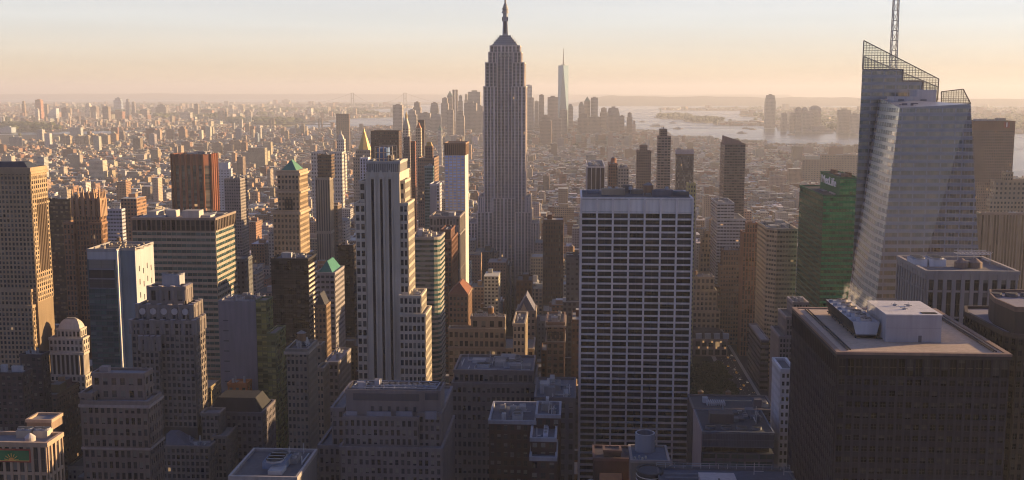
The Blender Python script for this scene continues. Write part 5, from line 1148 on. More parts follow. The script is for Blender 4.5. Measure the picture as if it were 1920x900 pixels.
b, zs = simple('office_building', 'dark block with a black mansard roof and an orange penthouse behind', 500, [(386, 491, 776, 516, St(10, 14, .5, .5, .3, (.13, .115, .13)))], 860, finish=False, n=0, rc=(.05, .05, .06)); P, z, _ = zs[0]; q = MB(); q.prism(inset(P, 1), z, z + 7, (.03, .03, .035), poly1=inset(P, 4.5)); b.part('mansard_roof', q); b.finish()
simple('apartment_building', 'small orange brick penthouse block lit by the low sun', 545, [(427, 463, 722, 471, St(14, 18, .6, .6, .2, (.42, .16, .06)), 12)], 740, n=2, rc=(.5, .22, .09))
b, zs = simple('office_tower', 'black glass tower with pale banded side in the middle of the left blocks', 640, [(508, 577, 488, 593, St(8, 9.6, .05, .25, .15, (.025, .022, .025), (.03, .027, .03), 'pane_black'))], 650, 'office tower', finish=False, n=6)
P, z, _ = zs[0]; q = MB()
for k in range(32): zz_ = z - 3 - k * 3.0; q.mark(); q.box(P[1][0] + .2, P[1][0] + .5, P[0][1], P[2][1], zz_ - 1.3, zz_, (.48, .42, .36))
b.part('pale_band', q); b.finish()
# --- beige corner tower, low centre left
b, zs = simple('office_building', 'tan stone block with a row of tall top windows and one glowing side', 480, [(537, 576, 658, 594, St(8.4, 14.4, .5, .5, .35, (.21, .175, .145)))], 830, finish=False, n=6, tank=1); P, z, _ = zs[0]; q = MB(); q.prism(inset(P, -1), z - 1.4, z - .2, (.33, .28, .23)); b.part('cornice', q); b.finish()
simple('office_building', 'lower tan block with a sunlit flank tucked behind the tan stone block', 560, [(586, 602, 650, 607, St(8, 14, .5, .5, .3, (.3, .24, .18))), (594, 606, 694, 616, St(8, 14, .5, .5, .3, (.3, .24, .18)), 20, -14)], 790, n=2, flat=True)
b, zs = simple('office_building', 'grey stone block with a green hipped roof', 720, [(592, 627, 514, 645, St(9, 10, .3, .5, .35, (.27, .245, .25)))], 660, finish=False, n=0); P, z, _ = zs[0]; q = MB(); q.prism(inset(P, 1.2), z, z + 8, (.06, .19, .15), poly1=inset(P, 6)); b.part('hipped_roof', q); b.finish()
b, zs = simple('gabled_building', 'narrow brown building with a dark pointed gable', 640, [(590, 611, 575, 619, St(7, 11, .5, .5, .3, (.20, .14, .10)))], 670, finish=False, n=0); P, z, _ = zs[0]; q = MB(); q.gable(P[0][0], P[1][0], P[0][1], P[2][1], z, z + 8, (.05, .05, .06), 'y'); b.part('gable_roof', q); b.finish()
simple('office_building', 'long grey block with a flat pale roof between the limestone tower and tan block', 600, [(608, 634, 682, 658, St(8, 13, .5, .5, .3, (.24, .21, .2)))], 720, n=2, rc=(.3, .28, .3))
simple('office_tower', 'almost black slab left of the limestone striped tower', 800, [(634, 662, 462, 669, St(8, 11, .1, .4, .2, (.03, .022, .022), pane='pane_black'))], 620, 'office tower', n=2)
b, zs = simple('office_building', 'low flat building with a blue fan unit on its roof and a glowing end wall', 345, [(430, 556, 898, 596, St(30, 30, 0, 0, .2, (.3, .27, .26), skip=True))], 900, finish=False, n=3, rc=(.10, .10, .11)); P, z, _ = zs[0]; p0, p1 = gz(492, 880, z), gz(536, 880, z); b.unit(p0.x, p1.x, p0.y, p0.y + 9, z, 2.6, (.16, .2, .28), 'cooling_unit', 3); b.finish()

# --- right middle distance
simple('apartment_tower', 'dark office block with white vertical fins above the pale slab roof', 1200, [(1101, 1134, 314, 1087, St(8.5, 200, .16, 0, .5, (.50, .47, .46), (.09, .075, .08), 'pane_black', skip=True))], 360, 'office tower', n=5)
b, zs = simple('apartment_tower', 'brown brick apartment tower with a round water tank, above the slab roof', 1150, [(1141, 1158, 309, None, sh((.25, .15, .11), 4, 5.5))], 360, 'apartment tower', finish=False, n=2); P, z, _ = zs[0]; b.tank(P[1][0] - 4, P[0][1] + 8, z, 3, 5, 1.5, (.3, .15, .1)); b.finish()
simple('apartment_tower', 'cream apartment tower with rows of balconies, above the slab roof', 1120, [(1159, 1179, 316, None, sh((.36, .3, .24), 5, 6, .6, .5))], 360, 'apartment tower', n=3)
simple('apartment_tower', 'stepped brown tower between the cream tower and the tallest dark glass one', 1450, [(1200, 1214, 274, 1199, sh((.22, .16, .14), 3.5, 5)), (1194, 1221, 284, 1193, sh((.2, .15, .13), 3.5, 5), 24, -3)], 360, 'apartment tower', n=2)
simple('apartment_tower', 'tallest dark glass apartment tower left of the mirrored block', 1350, [(1238, 1251, 244, 1236, sh((.15, .12, .12), 4, 5, .8, .5)), (1234, 1258, 257, 1232, sh((.26, .21, .19), 6, 5, .8, .55), 26, -3)], 360, 'apartment tower', n=2)
b, zs = simple('office_tower', 'mirrored bronze tower with a blank white top', 1400, [(1268, 1301, 283, 1266, sh((.44, .42, .45), 40, 40, 0, 0)), (1268, 1301, 291, 1266, sh((.13, .085, .05), 2.2, 4, .95, .9, .15), 30, -1)], 360, 'office tower', finish=False, n=1); b.finish()
simple('office_building', 'low yellow block right of the mirrored bronze tower', 1050, [(1290, 1305, 346, 1287, sh((.36, .32, .15), 5, 8, .5, .5))], 372, n=2)
Y = 1280; b = mk('apartment_tower', 'dark balconied tower with a slanting top edge', Y, 408, 'apartment tower', (.12, .1, .1)); P, z = b.poly(1359, 1398, 271, xs=1351); b.tier(P, 0, z, sh((.17, .13, .12), 5, 5, .86, .55)); q = MB(); za, zb_ = at(1353, 255, Y).z, at(1390, 265, Y).z; x0_, x1_ = P[0][0] - .1, at(1390, 265, Y).x
for y_ in (Y + 4,):
    f0_ = [(x0_, y_, z), (x1_, y_, z), (x1_, y_, zb_), (x0_, y_, za)]; f1_ = [(p[0], Y + 24, p[2]) for p in f0_]; q.face(f0_, (.25, .18, .16)); q.face(f1_[::-1], (.25, .18, .16)); q.face((f0_[3], f0_[2], f1_[2], f1_[3]), (.2, .16, .15)); q.face((f0_[1], f1_[1], f1_[2], f0_[2]), (.25, .18, .16)); q.face((f1_[0], f0_[0], f0_[3], f1_[3]), (.25, .18, .16))
b.part('slanted_crown', q); b.finish()
simple('office_building', 'pale green banded office block in front of the slanting topped tower', 1180, [(1345, 1377, 382, 1333, sh((.42, .42, .42), 6, 6, .85, .45)), (1345, 1398, 412, 1333, sh((.4, .4, .4), 6, 6, .85, .45), 36, -6)], 440, n=4)
simple('warehouse_building', 'long brown warehouse block stretching toward the river', 3300, [(1540, 1625, 291, 1538, sh((.26, .19, .15), 5, 4)), (1505, 1625, 300, 1504, sh((.26, .19, .15), 5, 4), 60, -10)], 335, n=2)
Y = 1400; b = mk('office_tower', 'wide dark slab tower with a red emblem high on its corner', Y, 400, 'office tower', (.12, .08, .07)); P, z = b.poly(1826, 1904, 228, d=34); zb_ = at(1830, 244, Y).z; b.tier(P, 0, zb_, sh((.22, .15, .12), 3.2, 5, .5, .6), roof=False); b.tier(P, zb_, z, sh((.20, .12, .09), 30, 30, 0, 0), parapet=.8); b.clutter(P, z, 3, 2); rt = b.finish()
p0, p1 = at(1882, 229, Y), at(1893, 240, Y); q = MB(); q.box(p0.x, p1.x, Y - .5, Y - .02, p1.z, p0.z, (.30, .10, .08)); o = q.build('emblem_board', rt, rt.location); me = text_mesh('1', 8.2, .15, white); o2 = bpy.data.objects.new('emblem', me); COL.objects.link(o2); o2.parent = o; o2.location = ((p0.x + p1.x) / 2 - rt.location.x, Y - .7 - rt.location.y, (p0.z + p1.z) / 2); o2.rotation_euler = (math.pi / 2, 0, 0)
simple('office_building', 'cream stepped building with a turret beside the wide dark slab', 1050, [(1885, 1900, 325, 1884, sh((.34, .27, .2), 5, 6)), (1866, 1940, 340, 1857, sh((.36, .28, .21), 8, 9, .45, .5), 30, -4), (1856, 1940, 376, 1850, sh((.36, .28, .21), 6, 8, .5, .5), 34, -8)], 400, n=3)
Y = 850; simple('office_tower', 'ribbed bronze office tower at the frame edge behind the concrete one', Y, [(1840, 1990, 402, 1833, St(5.6, 300, .5, 0, .6, (.33, .25, .19), (.09, .06, .05), 'pane_gold'), 30)], 560, 'office tower', n=6)

simple('office_building', 'dark brown shaded block at the frame edge below the golden stone tower', 520, [(-40, 42, 702, 60, St(11, 13, .5, .5, .3, (.08, .06, .06)))], 900, n=4)  # shade of the lower left put into the dark wall colour
simple('office_building', 'near black shaded block between the corner block and the domed building', 560, [(38, 78, 668, 86, St(10, 12, .5, .5, .3, (.06, .05, .055)), 20)], 760, n=3)  # here too the shade is put into the near black walls
# ------------------------------------------------------------------ bottom centre roofs
Y = 352; b = mk('office_building', 'low beige block with an open round tank enclosure on its roof', Y, 905, rc=(.10, .12, .16)); P, z = b.poly(1184, 1221, 866, xs=1182); P = rectp(P[0][0], P[1][0] + 6, Y, Y + 16)
b.tier(P, 0, z, St(60, 60, 0, 0, .2, (.27, .23, .21), skip=True), parapet=.7)
q = MB(); cx_, cy_ = at(1209, 850, Y + 12).x, Y + 12; r_ = 19 * (Y + 12) / FPX; zt_ = at(1209, 811, cy_).z; n_ = 24
ring = lambda rr, zz: [(cx_ + rr * math.cos(2 * math.pi * i / n_), cy_ + rr * math.sin(2 * math.pi * i / n_), zz) for i in range(n_)]
A, B2, C, D = ring(r_, z), ring(r_, zt_), ring(r_ - .45, zt_), ring(r_ - .45, z + 2)
for i in range(n_):
    j = (i + 1) % n_; q.face((A[i], A[j], B2[j], B2[i]), (.20, .22, .27)); q.face((B2[i], B2[j], C[j], C[i]), (.40, .42, .46)); q.face((C[i], C[j], D[j], D[i]), (.12, .13, .16))
t_ = MB(); t_.cyl(cx_, cy_, z + 2, zt_ - 3.6, r_ * .62, r_ * .6, 16, (.26, .15, .12)); t_.cyl(cx_, cy_, zt_ - 3.6, zt_ - 1.4, r_ * .64, .1, 16, (.42, .25, .22)); b.part('tank_enclosure', q, None, [('water_tank', t_)])
q = MB()
for u_, v_ in ((.2, .3), (.45, .55), (.6, .25), (.8, .5)): x_, y_ = P[0][0] + (6.2) * u_, Y + 1 + 5 * v_; q.mark(); q.cyl(x_, y_, z, z + .9, .45, .35, 10, (.42, .38, .32))
b.part('roof_vent', q); b.finish()
Y = 372; b = mk('brick_building', 'brown brick wall with an arched gallery rising above small roofs', Y, 905, rc=(.07, .06, .07)); P, z = b.poly(1113, 1186, 862, None, 14); b.tier(P, 0, z, St(60, 60, 0, 0, .2, (.12, .075, .07), skip=True), parapet=.8)
Pa, za = b.poly(1132, 1164, 846, None, 5, Y=Y + 1); b.tier(Pa, z, za, St(60, 60, 0, 0, .2, (.13, .085, .075), skip=True), parapet=.5); q = MB()
for i in range(3): x_ = Pa[0][0] + (Pa[1][0] - Pa[0][0]) * (i + .5) / 3; q.mark(); q.box(x_ - .65, x_ + .65, Pa[0][1] - .12, Pa[0][1] - .02, z + 1, za - 1.6, (.02, .02, .03))
b.part('arched_window', q); q = MB(); q.gable(P[0][0] + 2, P[1][0] - 4, Y - 12, Y - .4, z - 6, z - 2.5, (.34, .15, .07), 'x'); q.box(P[0][0] + 2, P[1][0] - 4, Y - 12, Y - .4, 0, z - 6, (.13, .08, .07)); b.part('low_roof', q); b.tank(P[0][0] - 1, Y - 8, z - 9, 1.7, 3, 1, (.3, .16, .1)); b.finish()
Y = 318; b = mk('office_building', 'dark blue flat roof with a railing and white masts along its far edge', Y, 905, rc=(.07, .09, .13)); zr_ = at(1300, 880, Y + 24).z; xa, xb = at(1231, 880, Y + 24).x, at(1480, 880, Y + 24).x; P = rectp(xa, xb, Y - 20, Y + 24)
b.tier(P, 0, zr_, St(16, 20, .1, .4, .2, (.08, .09, .11), mode='shade'), parapet=.9)
q = MB(); [q.bar((xa + (xb - xa) * i / 15, Y + 23.5, zr_ + .5), (xa + (xb - xa) * i / 15, Y + 23.5, zr_ + 2.2), .12, (.4, .42, .45)) for i in range(16)]; [q.bar((xa, Y + 23.5, zr_ + k), (xb, Y + 23.5, zr_ + k), .12, (.3, .33, .38)) for k in (1.5, 2.2)]; b.part('railing', q)
p0, p1 = at(1309, 888, Y + 16), at(1376, 888, Y + 16); q = MB(); q.box(p0.x, p1.x, Y, Y + 16, zr_, zr_ + 1.9, (.34, .30, .30), (.40, .36, .36)); q.box((p0.x + p1.x) / 2 - .3, (p0.x + p1.x) / 2 + .3, Y + 8, Y + 9, zr_ + 1.9, zr_ + 2.6, (.1, .1, .1)); b.part('plant_room', q)
for px_ in (1414, 1470): p0 = at(px_, 880, Y + 20); q = MB(); q.bar((p0.x, Y + 20, zr_), (p0.x, Y + 20, zr_ + 4), .18, (.45, .45, .47)); q.bar((p0.x, Y + 20, zr_ + 1.2), (p0.x + 3, Y + 20, zr_ + 1.2), .18, (.4, .4, .42)); b.part('mast', q)
for k in range(5): q = MB(); q.bar((xa + 2, Y + 4 + k * 3.5, zr_ + .6), (xa + 12 + k, Y + 4 + k * 3.5, zr_ + .6), .4, (.12, .15, .2)); b.part('duct', q)
b.finish()
Y = 330; b = mk('office_building', 'rounded dark corner tower with thin pale bands at the bottom edge', Y, 905, rc=(.05, .06, .08)); cx_, cy_ = at(1218, 888, Y + 8).x, Y + 8; zr_ = at(1212, 882, Y + 8).z; P = [(cx_ + 4.2 * math.cos(a_), cy_ + 5 * math.sin(a_)) for a_ in np.linspace(0, 2 * math.pi, 17)[:-1]]; b.tier(P, 0, zr_, St(60, 60, 0, 0, .1, (.03, .035, .045), skip=True), parapet=.4); q = MB()
for k in range(7): q.mark(); q.prism(inset(P, -.18), zr_ - 1.2 - k * 1.5, zr_ - 1.0 - k * 1.5, (.5, .5, .52), bottom=True)
b.part('pale_band', q); b.finish()
Y = 405; b = mk('office_building', 'blue grey block with a louvred plant screen and a row of roof fans', Y, 905, rc=(.06, .065, .08)); P, z = b.poly(1317, 1452, 811, xs=1301); zl_ = at(1317, 838, Y).z; zo = at(1317, 848, Y).z; b.tier(P, zl_, z, St(400, 400, 0, 0, .1, (.11, .13, .17), mode='shade', win=(0, 0, 0)), parapet=.5)
q = MB(); nb_ = 44
for i in range(nb_): x_ = P[0][0] + (P[1][0] - P[0][0]) * i / nb_; q.box(x_, x_ + .3, Y - .3, Y, zl_, z, (.13, .15, .19))
for zz_ in (zl_ + .1, (zl_ + z) / 2, z - .3): q.box(P[0][0], P[1][0], Y - .4, Y - .31, zz_, zz_ + .3, (.16, .18, .22))
b.part('louvre_screen', q); b.tier(inset(P, 1.5), zo, zl_, St(30, 14, .1, .1, .1, (.05, .05, .06), pane='pane_black'), roof=False); b.tier(P, 0, zo, St(30, 14, .12, .4, .3, (.10, .12, .16), pane='pane_teal'), roof=False)
q = MB(); q.box(P[0][0] - .35, P[0][0] - .02, P[0][1], P[2][1], 0, z + .6, (.30, .25, .25)); b.part('end_wall', q)  # pinkish light on the east side painted in as a paler wall
q = MB()
for i in range(4): cx_ = at(1332 + i * 29, 803, Y + 5).x; q.mark(); q.cyl(cx_, Y + 5, z + .2, z + 1.2, 2.0, 1.9, 18, (.14, .15, .18), top=(.03, .03, .03)); q.bar((cx_ - 1.9, Y + 5, z + 1.25), (cx_ + 1.9, Y + 5, z + 1.25), .2, (.3, .26, .24))
b.part('fan', q); p0, p1 = gz(1331, 794, z), gz(1375, 794, z); b.unit(p0.x, p1.x, p0.y, p0.y + 6, z, 3.8, (.12, .10, .10), 'bulkhead'); b.clutter(rectp(P[0][0] + 9, P[1][0], Y + 9, P[2][1]), z, 8, 5, (.13, .14, .17), maxh=2.5); b.finish()
Y = 470; b = mk('office_building', 'dark flat roofed block with white roof vents between the park and the louvred block', Y, 770, rc=(.07, .075, .09)); P, z = b.poly(1300, 1452, 768, None, 22); b.tier(P, 0, z, St(12, 14, .3, .5, .3, (.14, .12, .12)), parapet=.7)
q = MB(); p0 = gz(1326, 762, z)
for i in range(9): q.mark(); q.box(p0.x + i * .95, p0.x + i * .95 + .45, p0.y, p0.y + 6, z + .2, z + 1.5, (.45, .45, .48))
b.part('vent_fin', q); p0 = gz(1318, 756, z); b.unit(p0.x, p0.x + 2.2, p0.y, p0.y + 3, z, 2.4, (.45, .45, .48), 'air_handler'); p0 = gz(1428, 764, z); b.unit(p0.x, p0.x + 3, p0.y, p0.y + 6, z, 1.6, (.4, .38, .34), 'air_handler', 3); p0 = gz(1414, 764, z); b.unit(p0.x, p0.x + 3.2, p0.y, p0.y + 4, z, 3.5, (.14, .13, .15), 'bulkhead'); q = MB(); q.bar((P[0][0] + 14, Y + 12, z + 1), (P[1][0] - 8, Y + 12, z + 1), .35, (.4, .36, .3)); b.part('duct', q); b.finish()
# ------------------------------------------------------------------ named far towers: px0, px1, py top, distance (or base py), colour, label
def far_tower(x0, x1, py, base, col, label, cat='tower', w=.5, h=.45, tone=0.0, top=None, name='tower', group=None, Yd=None, d=None):
    Y = Yd or gz((x0 + x1) / 2, base).y; a, c = at(x0, py, Y), at(x1, py, Y); z = a.z; wd = c.x - a.x; d = d or max(14, min(60, wd)); loc = Vector(((a.x + c.x) / 2, Y + d / 2, 0))
    m = MB(); P = rectp(a.x, c.x, Y, Y + d); bay = max(3.2, 2.2 * Y / FPX); fl_ = max(3.6, 2.6 * Y / FPX)
    root = bpy.data.objects.new(name, None); COL.objects.link(root); root.location = loc; tag(root, label, cat, group)
    if top == 'step':
        z1 = z * .86; P2 = inset(P, wd * .14); m.prism(P, 0, z1, col, (w, h, tone), (.2, .19, .18), bay, fl_); m.prism(P2, z1, z, col, (w, h, tone), (.2, .19, .18), bay, fl_); tp = P2
    elif top == 'slope':
        m.prism(P, 0, z * .55, col, (w, h, tone), None, bay, fl_); zz_ = z * .55; x0_, x1_ = P[0][0], P[1][0]
        f0_ = [(x0_, Y, zz_), (x1_, Y, zz_), (x1_, Y, z), (x1_ - wd * .35, Y, z)]; f1_ = [(p[0], Y + d, p[2]) for p in f0_]
        m.face(f0_, col); m.face(f1_[::-1], col); m.face((f0_[3], f0_[2], f1_[2], f1_[3]), col); m.face((f0_[1], f1_[1], f1_[2], f0_[2]), col); m.face((f1_[0], f0_[0], f0_[3], f1_[3]), col); tp = None
    elif top == 'taper': m.prism(P, 0, z * .8, col, (w, h, tone), None, bay, fl_); m.prism(P, z * .8, z, col, (w, h, tone), (.2, .19, .18), bay, fl_ , poly1=inset(P, wd * .12)); tp = inset(P, wd * .14)
    elif top in ('pyramid', 'dome'): m.prism(P, 0, z * .88, col, (w, h, tone), (.2, .19, .18), bay, fl_); tp = None
    else: m.prism(P, 0, z, col, (w, h, tone), (.2, .19, .18), bay, fl_); tp = P
    m.build('wall', root, loc)
    q = MB()
    if top == 'pyramid': q.prism(P, z * .88, z, (.16, .24, .2), poly1=inset(P, wd * .48)); q.build('pyramid_roof', root, loc)
    elif top == 'dome':
        cur = P
        for k, (i_, zz_) in enumerate(((.08, .93), (.12, .97), (.14, 1.0))): nx_ = inset(cur, wd * i_); q.prism(cur, z * (.88, .93, .97)[k], z * zz_, (.2, .2, .19), poly1=nx_); cur = nx_
        q.build('domed_roof', root, loc)
    elif tp and wd > 12:
        k = inset(tp, (tp[1][0] - tp[0][0]) * .28); q.prism(k, z, z + max(4, wd * .12), tuple(c_ * .9 for c_ in col)); q.build('plant_room', root, loc)
    FOOT.append((a.x, c.x, Y, Y + d)); return root
FT = [ # far shore, left
 (40.5, 45.5, 190, 222, (.30, .22, .17), 'slim tan far tower near the frame edge', 'step'), (65.4, 75.7, 187, 226, (.42, .22, .16), 'pink brick tall tower across the river', None), (65.5, 71, 204, 229, (.55, .52, .48), 'white slim tower in front of the pink brick one', 'taper'),
 (82.6, 88, 195, 224, (.28, .22, .19), 'thin brown tower right of the pink brick one', None), (89, 104.5, 203, 228, (.42, .45, .48), 'pale blue tower with a sloping back', 'slope'), (114.6, 125, 202, 223, (.2, .13, .1), 'squat dark brown far block', None), (125.6, 131.5, 203, 223, (.38, .3, .24), 'tan block with a lit side next to the squat brown one', None),
 (158.7, 168, 194, 223, (.58, .54, .47), 'bright cream rounded far tower', 'step'), (168.8, 180.4, 200, 225, (.22, .17, .15), 'brown tower right of the bright cream one', None), (174, 179.5, 210, 227, (.4, .38, .36), 'small grey tower in front of a brown far one', None), (191.6, 202.6, 200, 231, (.27, .21, .18), 'tall grey brown tower with a flat top across the river', None),
 (212.4, 226.6, 184, 212, (.26, .32, .42), 'tallest blue glass tower of the far shore', 'step'), (207, 229, 209, 226, (.3, .15, .1), 'low red brick block below the blue glass tower', None), (235, 241, 186, 221, (.26, .24, .25), 'slender grey far tower with a rounded head', 'step'), (246.7, 252, 191, 221, (.26, .23, .23), 'second slender grey tower of the far pair', None),
 (262, 275.5, 204, 222, (.28, .22, .2), 'far block with an arched top', 'dome'), (291, 311, 197, 221, (.22, .2, .2), 'wide dark far block with stepped shoulders', 'step'), (336.5, 356.5, 211, 227, (.42, .38, .34), 'broad pale far courthouse like block', None), (333.8, 346.6, 238, 267, (.3, .2, .14), 'tan brick riverside tower with a taller core', 'step'),
 (364, 371, 195, 222, (.24, .2, .18), 'tall thin dark tower above the bridge', None), (377, 397, 204, 221, (.36, .22, .16), 'brick block with a green pyramid top above the bridge', 'pyramid'), (408, 413.5, 209, 229, (.3, .24, .2), 'left tower of the three slabs beyond the bridge', None), (415, 420, 208, 229, (.34, .27, .22), 'middle tower of the three slabs beyond the bridge', None), (421.5, 426, 210, 229, (.3, .24, .2), 'right tower of the three slabs beyond the bridge', None),
 (457, 470, 207, 223, (.3, .27, .25), 'grey block with a lit edge behind the second bridge tower', 'step'), (528, 544, 188, 196, (.3, .25, .22), 'wide far slab on the horizon', None), (554, 573, 218, 230, (.32, .26, .22), 'pair of joined slabs by the far shore', None)]
for x0, x1, py, base, col, lab, top in FT: far_tower(x0, x1, py, base, col, lab, 'tower', top=top, w=.45)
HP = [ # housing estates on the near bank: brick slabs with sunlit ends
 (77, 85, 249, 268, (.36, .26, .16), 'cream slab with a thin chimney by the river'), (112, 121, 252, 277, (.33, .27, .2), 'first grey olive slab of the riverside estate'), (122.5, 131, 255, 277, (.36, .29, .21), 'second grey olive slab of the riverside estate'),
 (139.5, 148, 254, 278, (.33, .28, .2), 'left slab of the tall cream estate'), (149, 157.5, 256, 278, (.33, .27, .2), 'middle left slab of the tall cream estate'), (158.5, 166, 255, 278, (.33, .27, .2), 'middle slab of the tall cream estate'), (166.7, 174, 252, 276, (.40, .31, .2), 'golden slab of the tall cream estate'), (175, 181, 254, 276, (.40, .31, .2), 'right slab of the tall cream estate'),
 (189, 200, 255, 272, (.36, .22, .14), 'pair of pinkish slabs near the estate'), (207, 218, 251, 272, (.38, .23, .14), 'tallest pinkish slab right of the estate'), (117, 137, 280, 305, (.22, .14, .10), 'dark brown slab cluster standing alone amid low roofs'),
 (0, 11.5, 277, 287, (.3, .15, .1), 'low brick slab on the frame edge'), (14, 26, 276, 287, (.28, .15, .1), 'second low brick slab from the frame edge'), (28, 45, 277, 287, (.3, .16, .1), 'third low brick slab from the frame edge'),
 (273.7, 291, 241, 268, (.24, .14, .1), 'broad dark brown slab near the bridge'), (292, 300, 243, 264, (.26, .16, .11), 'brown slab behind the broad dark brown one'), (311.6, 323.5, 243, 267, (.34, .23, .15), 'brick tower with a bright side above low roofs'),
 (397.7, 413, 268, 294, (.30, .22, .15), 'tall tan slab above the big white building'), (419, 434, 272, 294, (.28, .2, .14), 'tan slab with a bright edge right of a taller one'), (439, 450, 264, 290, (.3, .22, .15), 'first of three slabs in a row above the white building'), (429, 438, 265, 290, (.32, .22, .15), 'slab hidden half behind its row of tan neighbours'), (451, 460, 268, 290, (.3, .2, .14), 'last of three slabs in a row above the white building'),
 (340, 356, 266, 288, (.24, .15, .11), 'brown slab above the ribbed tower'), (361, 384, 275, 288, (.26, .17, .12), 'long brown slab behind the ribbed tower'), (452, 479, 286, 312, (.3, .25, .2), 'pale tan block in the middle distance'), (480, 502, 283, 315, (.44, .36, .25), 'bright cream block shining in the sun'), (445, 452, 242, 262, (.3, .28, .28), 'small slate grey tower amid brick roofs'), (477, 483, 250, 272, (.2, .25, .3), 'thin slate blue tower amid low roofs'),
 (513, 526, 258, 275, (.3, .18, .13), 'brick slab before the far bridge'), (572, 576, 245, 268, (.4, .3, .2), 'thin cream tower above the park trees')]
for x0, x1, py, base, col, lab in HP: far_tower(x0, x1, py, base, col, lab, 'apartment tower', name='apartment_tower', w=.35, h=.4, d=28, top='step' if 'core' in lab or 'chimney' in lab else None)
DT = [ # downtown cluster, distances in metres
 (736.4, 753.8, 197, 5300, (.34, .30, .28), 'ribbed grey slab left of the downtown cluster', None), (774, 788.4, 192, 6200, (.28, .23, .2), 'stepped brown downtown tower near the bay', 'step'), (762.6, 780, 207, 5900, (.32, .28, .25), 'broad grey downtown block below the stepped brown one', 'step'), (788, 806, 212, 6100, (.28, .24, .22), 'low broad downtown block beside the bay', None),
 (806.5, 821, 193, 6700, (.28, .23, .2), 'dark downtown tower with clipped top corners', 'taper'), (806, 826, 214, 5700, (.3, .27, .25), 'wide slanting shouldered downtown block', 'taper'), (826.6, 840, 184, 6700, (.3, .26, .23), 'downtown block joined to the spired tower', 'step'), (838, 848, 170, 6800, (.33, .28, .24), 'downtown tower with a pointed spire', 'pyramid'),
 (848.3, 852.4, 168, 5600, (.3, .26, .24), 'left one of the twin thin downtown slabs', None), (853.8, 858, 168, 5620, (.3, .26, .24), 'right one of the twin thin downtown slabs', None), (858.8, 867, 179, 6600, (.36, .31, .26), 'stepped downtown tower right of the twin slabs', 'step'), (870.7, 877, 177, 7000, (.4, .33, .26), 'sunlit downtown tower behind the square one', 'step'),
 (877, 900.4, 172, 6600, (.32, .30, .27), 'big square downtown office tower with a mast', None), (870, 893, 193, 5900, (.26, .22, .2), 'broad dark downtown block left of the tallest skyscraper', None), (893, 907, 199, 5700, (.28, .24, .22), 'downtown block touching the tallest skyscraper', 'step'), (838, 850, 206, 5400, (.3, .26, .24), 'small downtown block at the foot of the spired tower', None), (820.5, 828, 234, 3600, (.50, .47, .42), 'small white tower with a cone top', 'pyramid'),
 (856, 870, 208, 5300, (.28, .24, .21), 'downtown block below the stepped sunlit tower', 'step'), (985, 998, 160, 6500, (.46, .48, .5), 'tall pale glass downtown tower beside the skyscraper', None), (989, 1001, 183, 6100, (.34, .3, .27), 'downtown tower in front of the pale glass one', None), (1002, 1010, 190, 6300, (.36, .31, .27), 'short tan downtown tower', None), (1010.7, 1020, 178, 6200, (.30, .22, .18), 'brown unfinished downtown tower with a crane', None),
 (1026.7, 1046, 182, 6300, (.32, .27, .24), 'wide downtown tower left of the tapered glass one', None), (1064.5, 1074.7, 195, 6500, (.32, .27, .24), 'rounded shoulder downtown tower right of the glass one', 'dome'), (1050, 1064, 206, 5500, (.3, .26, .23), 'downtown block at the foot of the tapered glass tower', None), (1012, 1034, 218, 5000, (.26, .19, .16), 'brick downtown block with stepped top', 'step'), (1036, 1052, 222, 5100, (.33, .30, .27), 'long pale roofed downtown block', None),
 (1085, 1095, 191, 6200, (.34, .29, .25), 'downtown tower with a domed head', 'dome'), (1095.5, 1107, 181, 6250, (.36, .31, .26), 'downtown tower with a pyramid head', 'pyramid'), (1108, 1121, 183, 6150, (.33, .3, .27), 'flat topped glassy downtown tower', None), (1083, 1104, 214, 5600, (.26, .2, .17), 'dark low downtown block under the domed tower', 'step'), (1105, 1127, 219, 5600, (.28, .22, .18), 'brown low downtown block under the pyramid tower', None),
 (1125, 1139.5, 203, 6200, (.31, .26, .23), 'stepped grey downtown block near the water', 'step'), (1139, 1162, 202.5, 5900, (.30, .25, .22), 'massive stepped downtown office block near the water', 'taper'), (1162, 1171, 217, 5800, (.28, .23, .2), 'lower wing at the massive stepped block', None), (1175.6, 1186, 212, 5700, (.30, .23, .19), 'brown tower at the river tip', 'step'), (1185.6, 1192, 227, 5650, (.5, .38, .28), 'small sunlit tower at the river tip', 'step')]
for x0, x1, py, Yd, col, lab, top in DT: far_tower(x0, x1, py, None, col, lab, 'office tower', name='office_tower', top=top, Yd=Yd, w=.5, h=.5)
# mast, crane
r_ = far_tower(846.6, 847.4, 240, None, (.3, .25, .2), 'thin lit chimney among downtown blocks', 'chimney', Yd=5200, name='chimney', w=0, d=6)
# tapered glass tower: square base, octagonal waist, turned square top
Y = 5917; a, c = at(1045.6, 268, Y), at(1065, 268, Y); xm, hw = (a.x + c.x) / 2, (c.x - a.x) / 2; zt_ = at(1055, 122.5, Y).z; ym = Y + hw; t = NT('pale_glass'); t.bsdf(Base_Color=(.20, .27, .30), Roughness=.22, Metallic=.6); MAT['pale_glass'] = t.m
q = MB(); B4 = [(xm - hw, ym - hw), (xm + hw, ym - hw), (xm + hw, ym + hw), (xm - hw, ym + hw)]; hh_ = hw * .98; T4 = [(xm, ym - hh_), (xm + hh_, ym), (xm, ym + hh_), (xm - hh_, ym)]
for i in range(4):
    b0, b1 = B4[i], B4[(i + 1) % 4]; t0, t1 = T4[i], T4[(i + 1) % 4]; q.face(((*b0, 55), (*b1, 55), (*t0, zt_)), (.3, .3, .3)); q.face(((*b1, 55), (*t1, zt_), (*t0, zt_)), (.3, .3, .3)); q.face(((*b0, 0), (*b1, 0), (*b1, 55), (*b0, 55)), (.3, .3, .3))
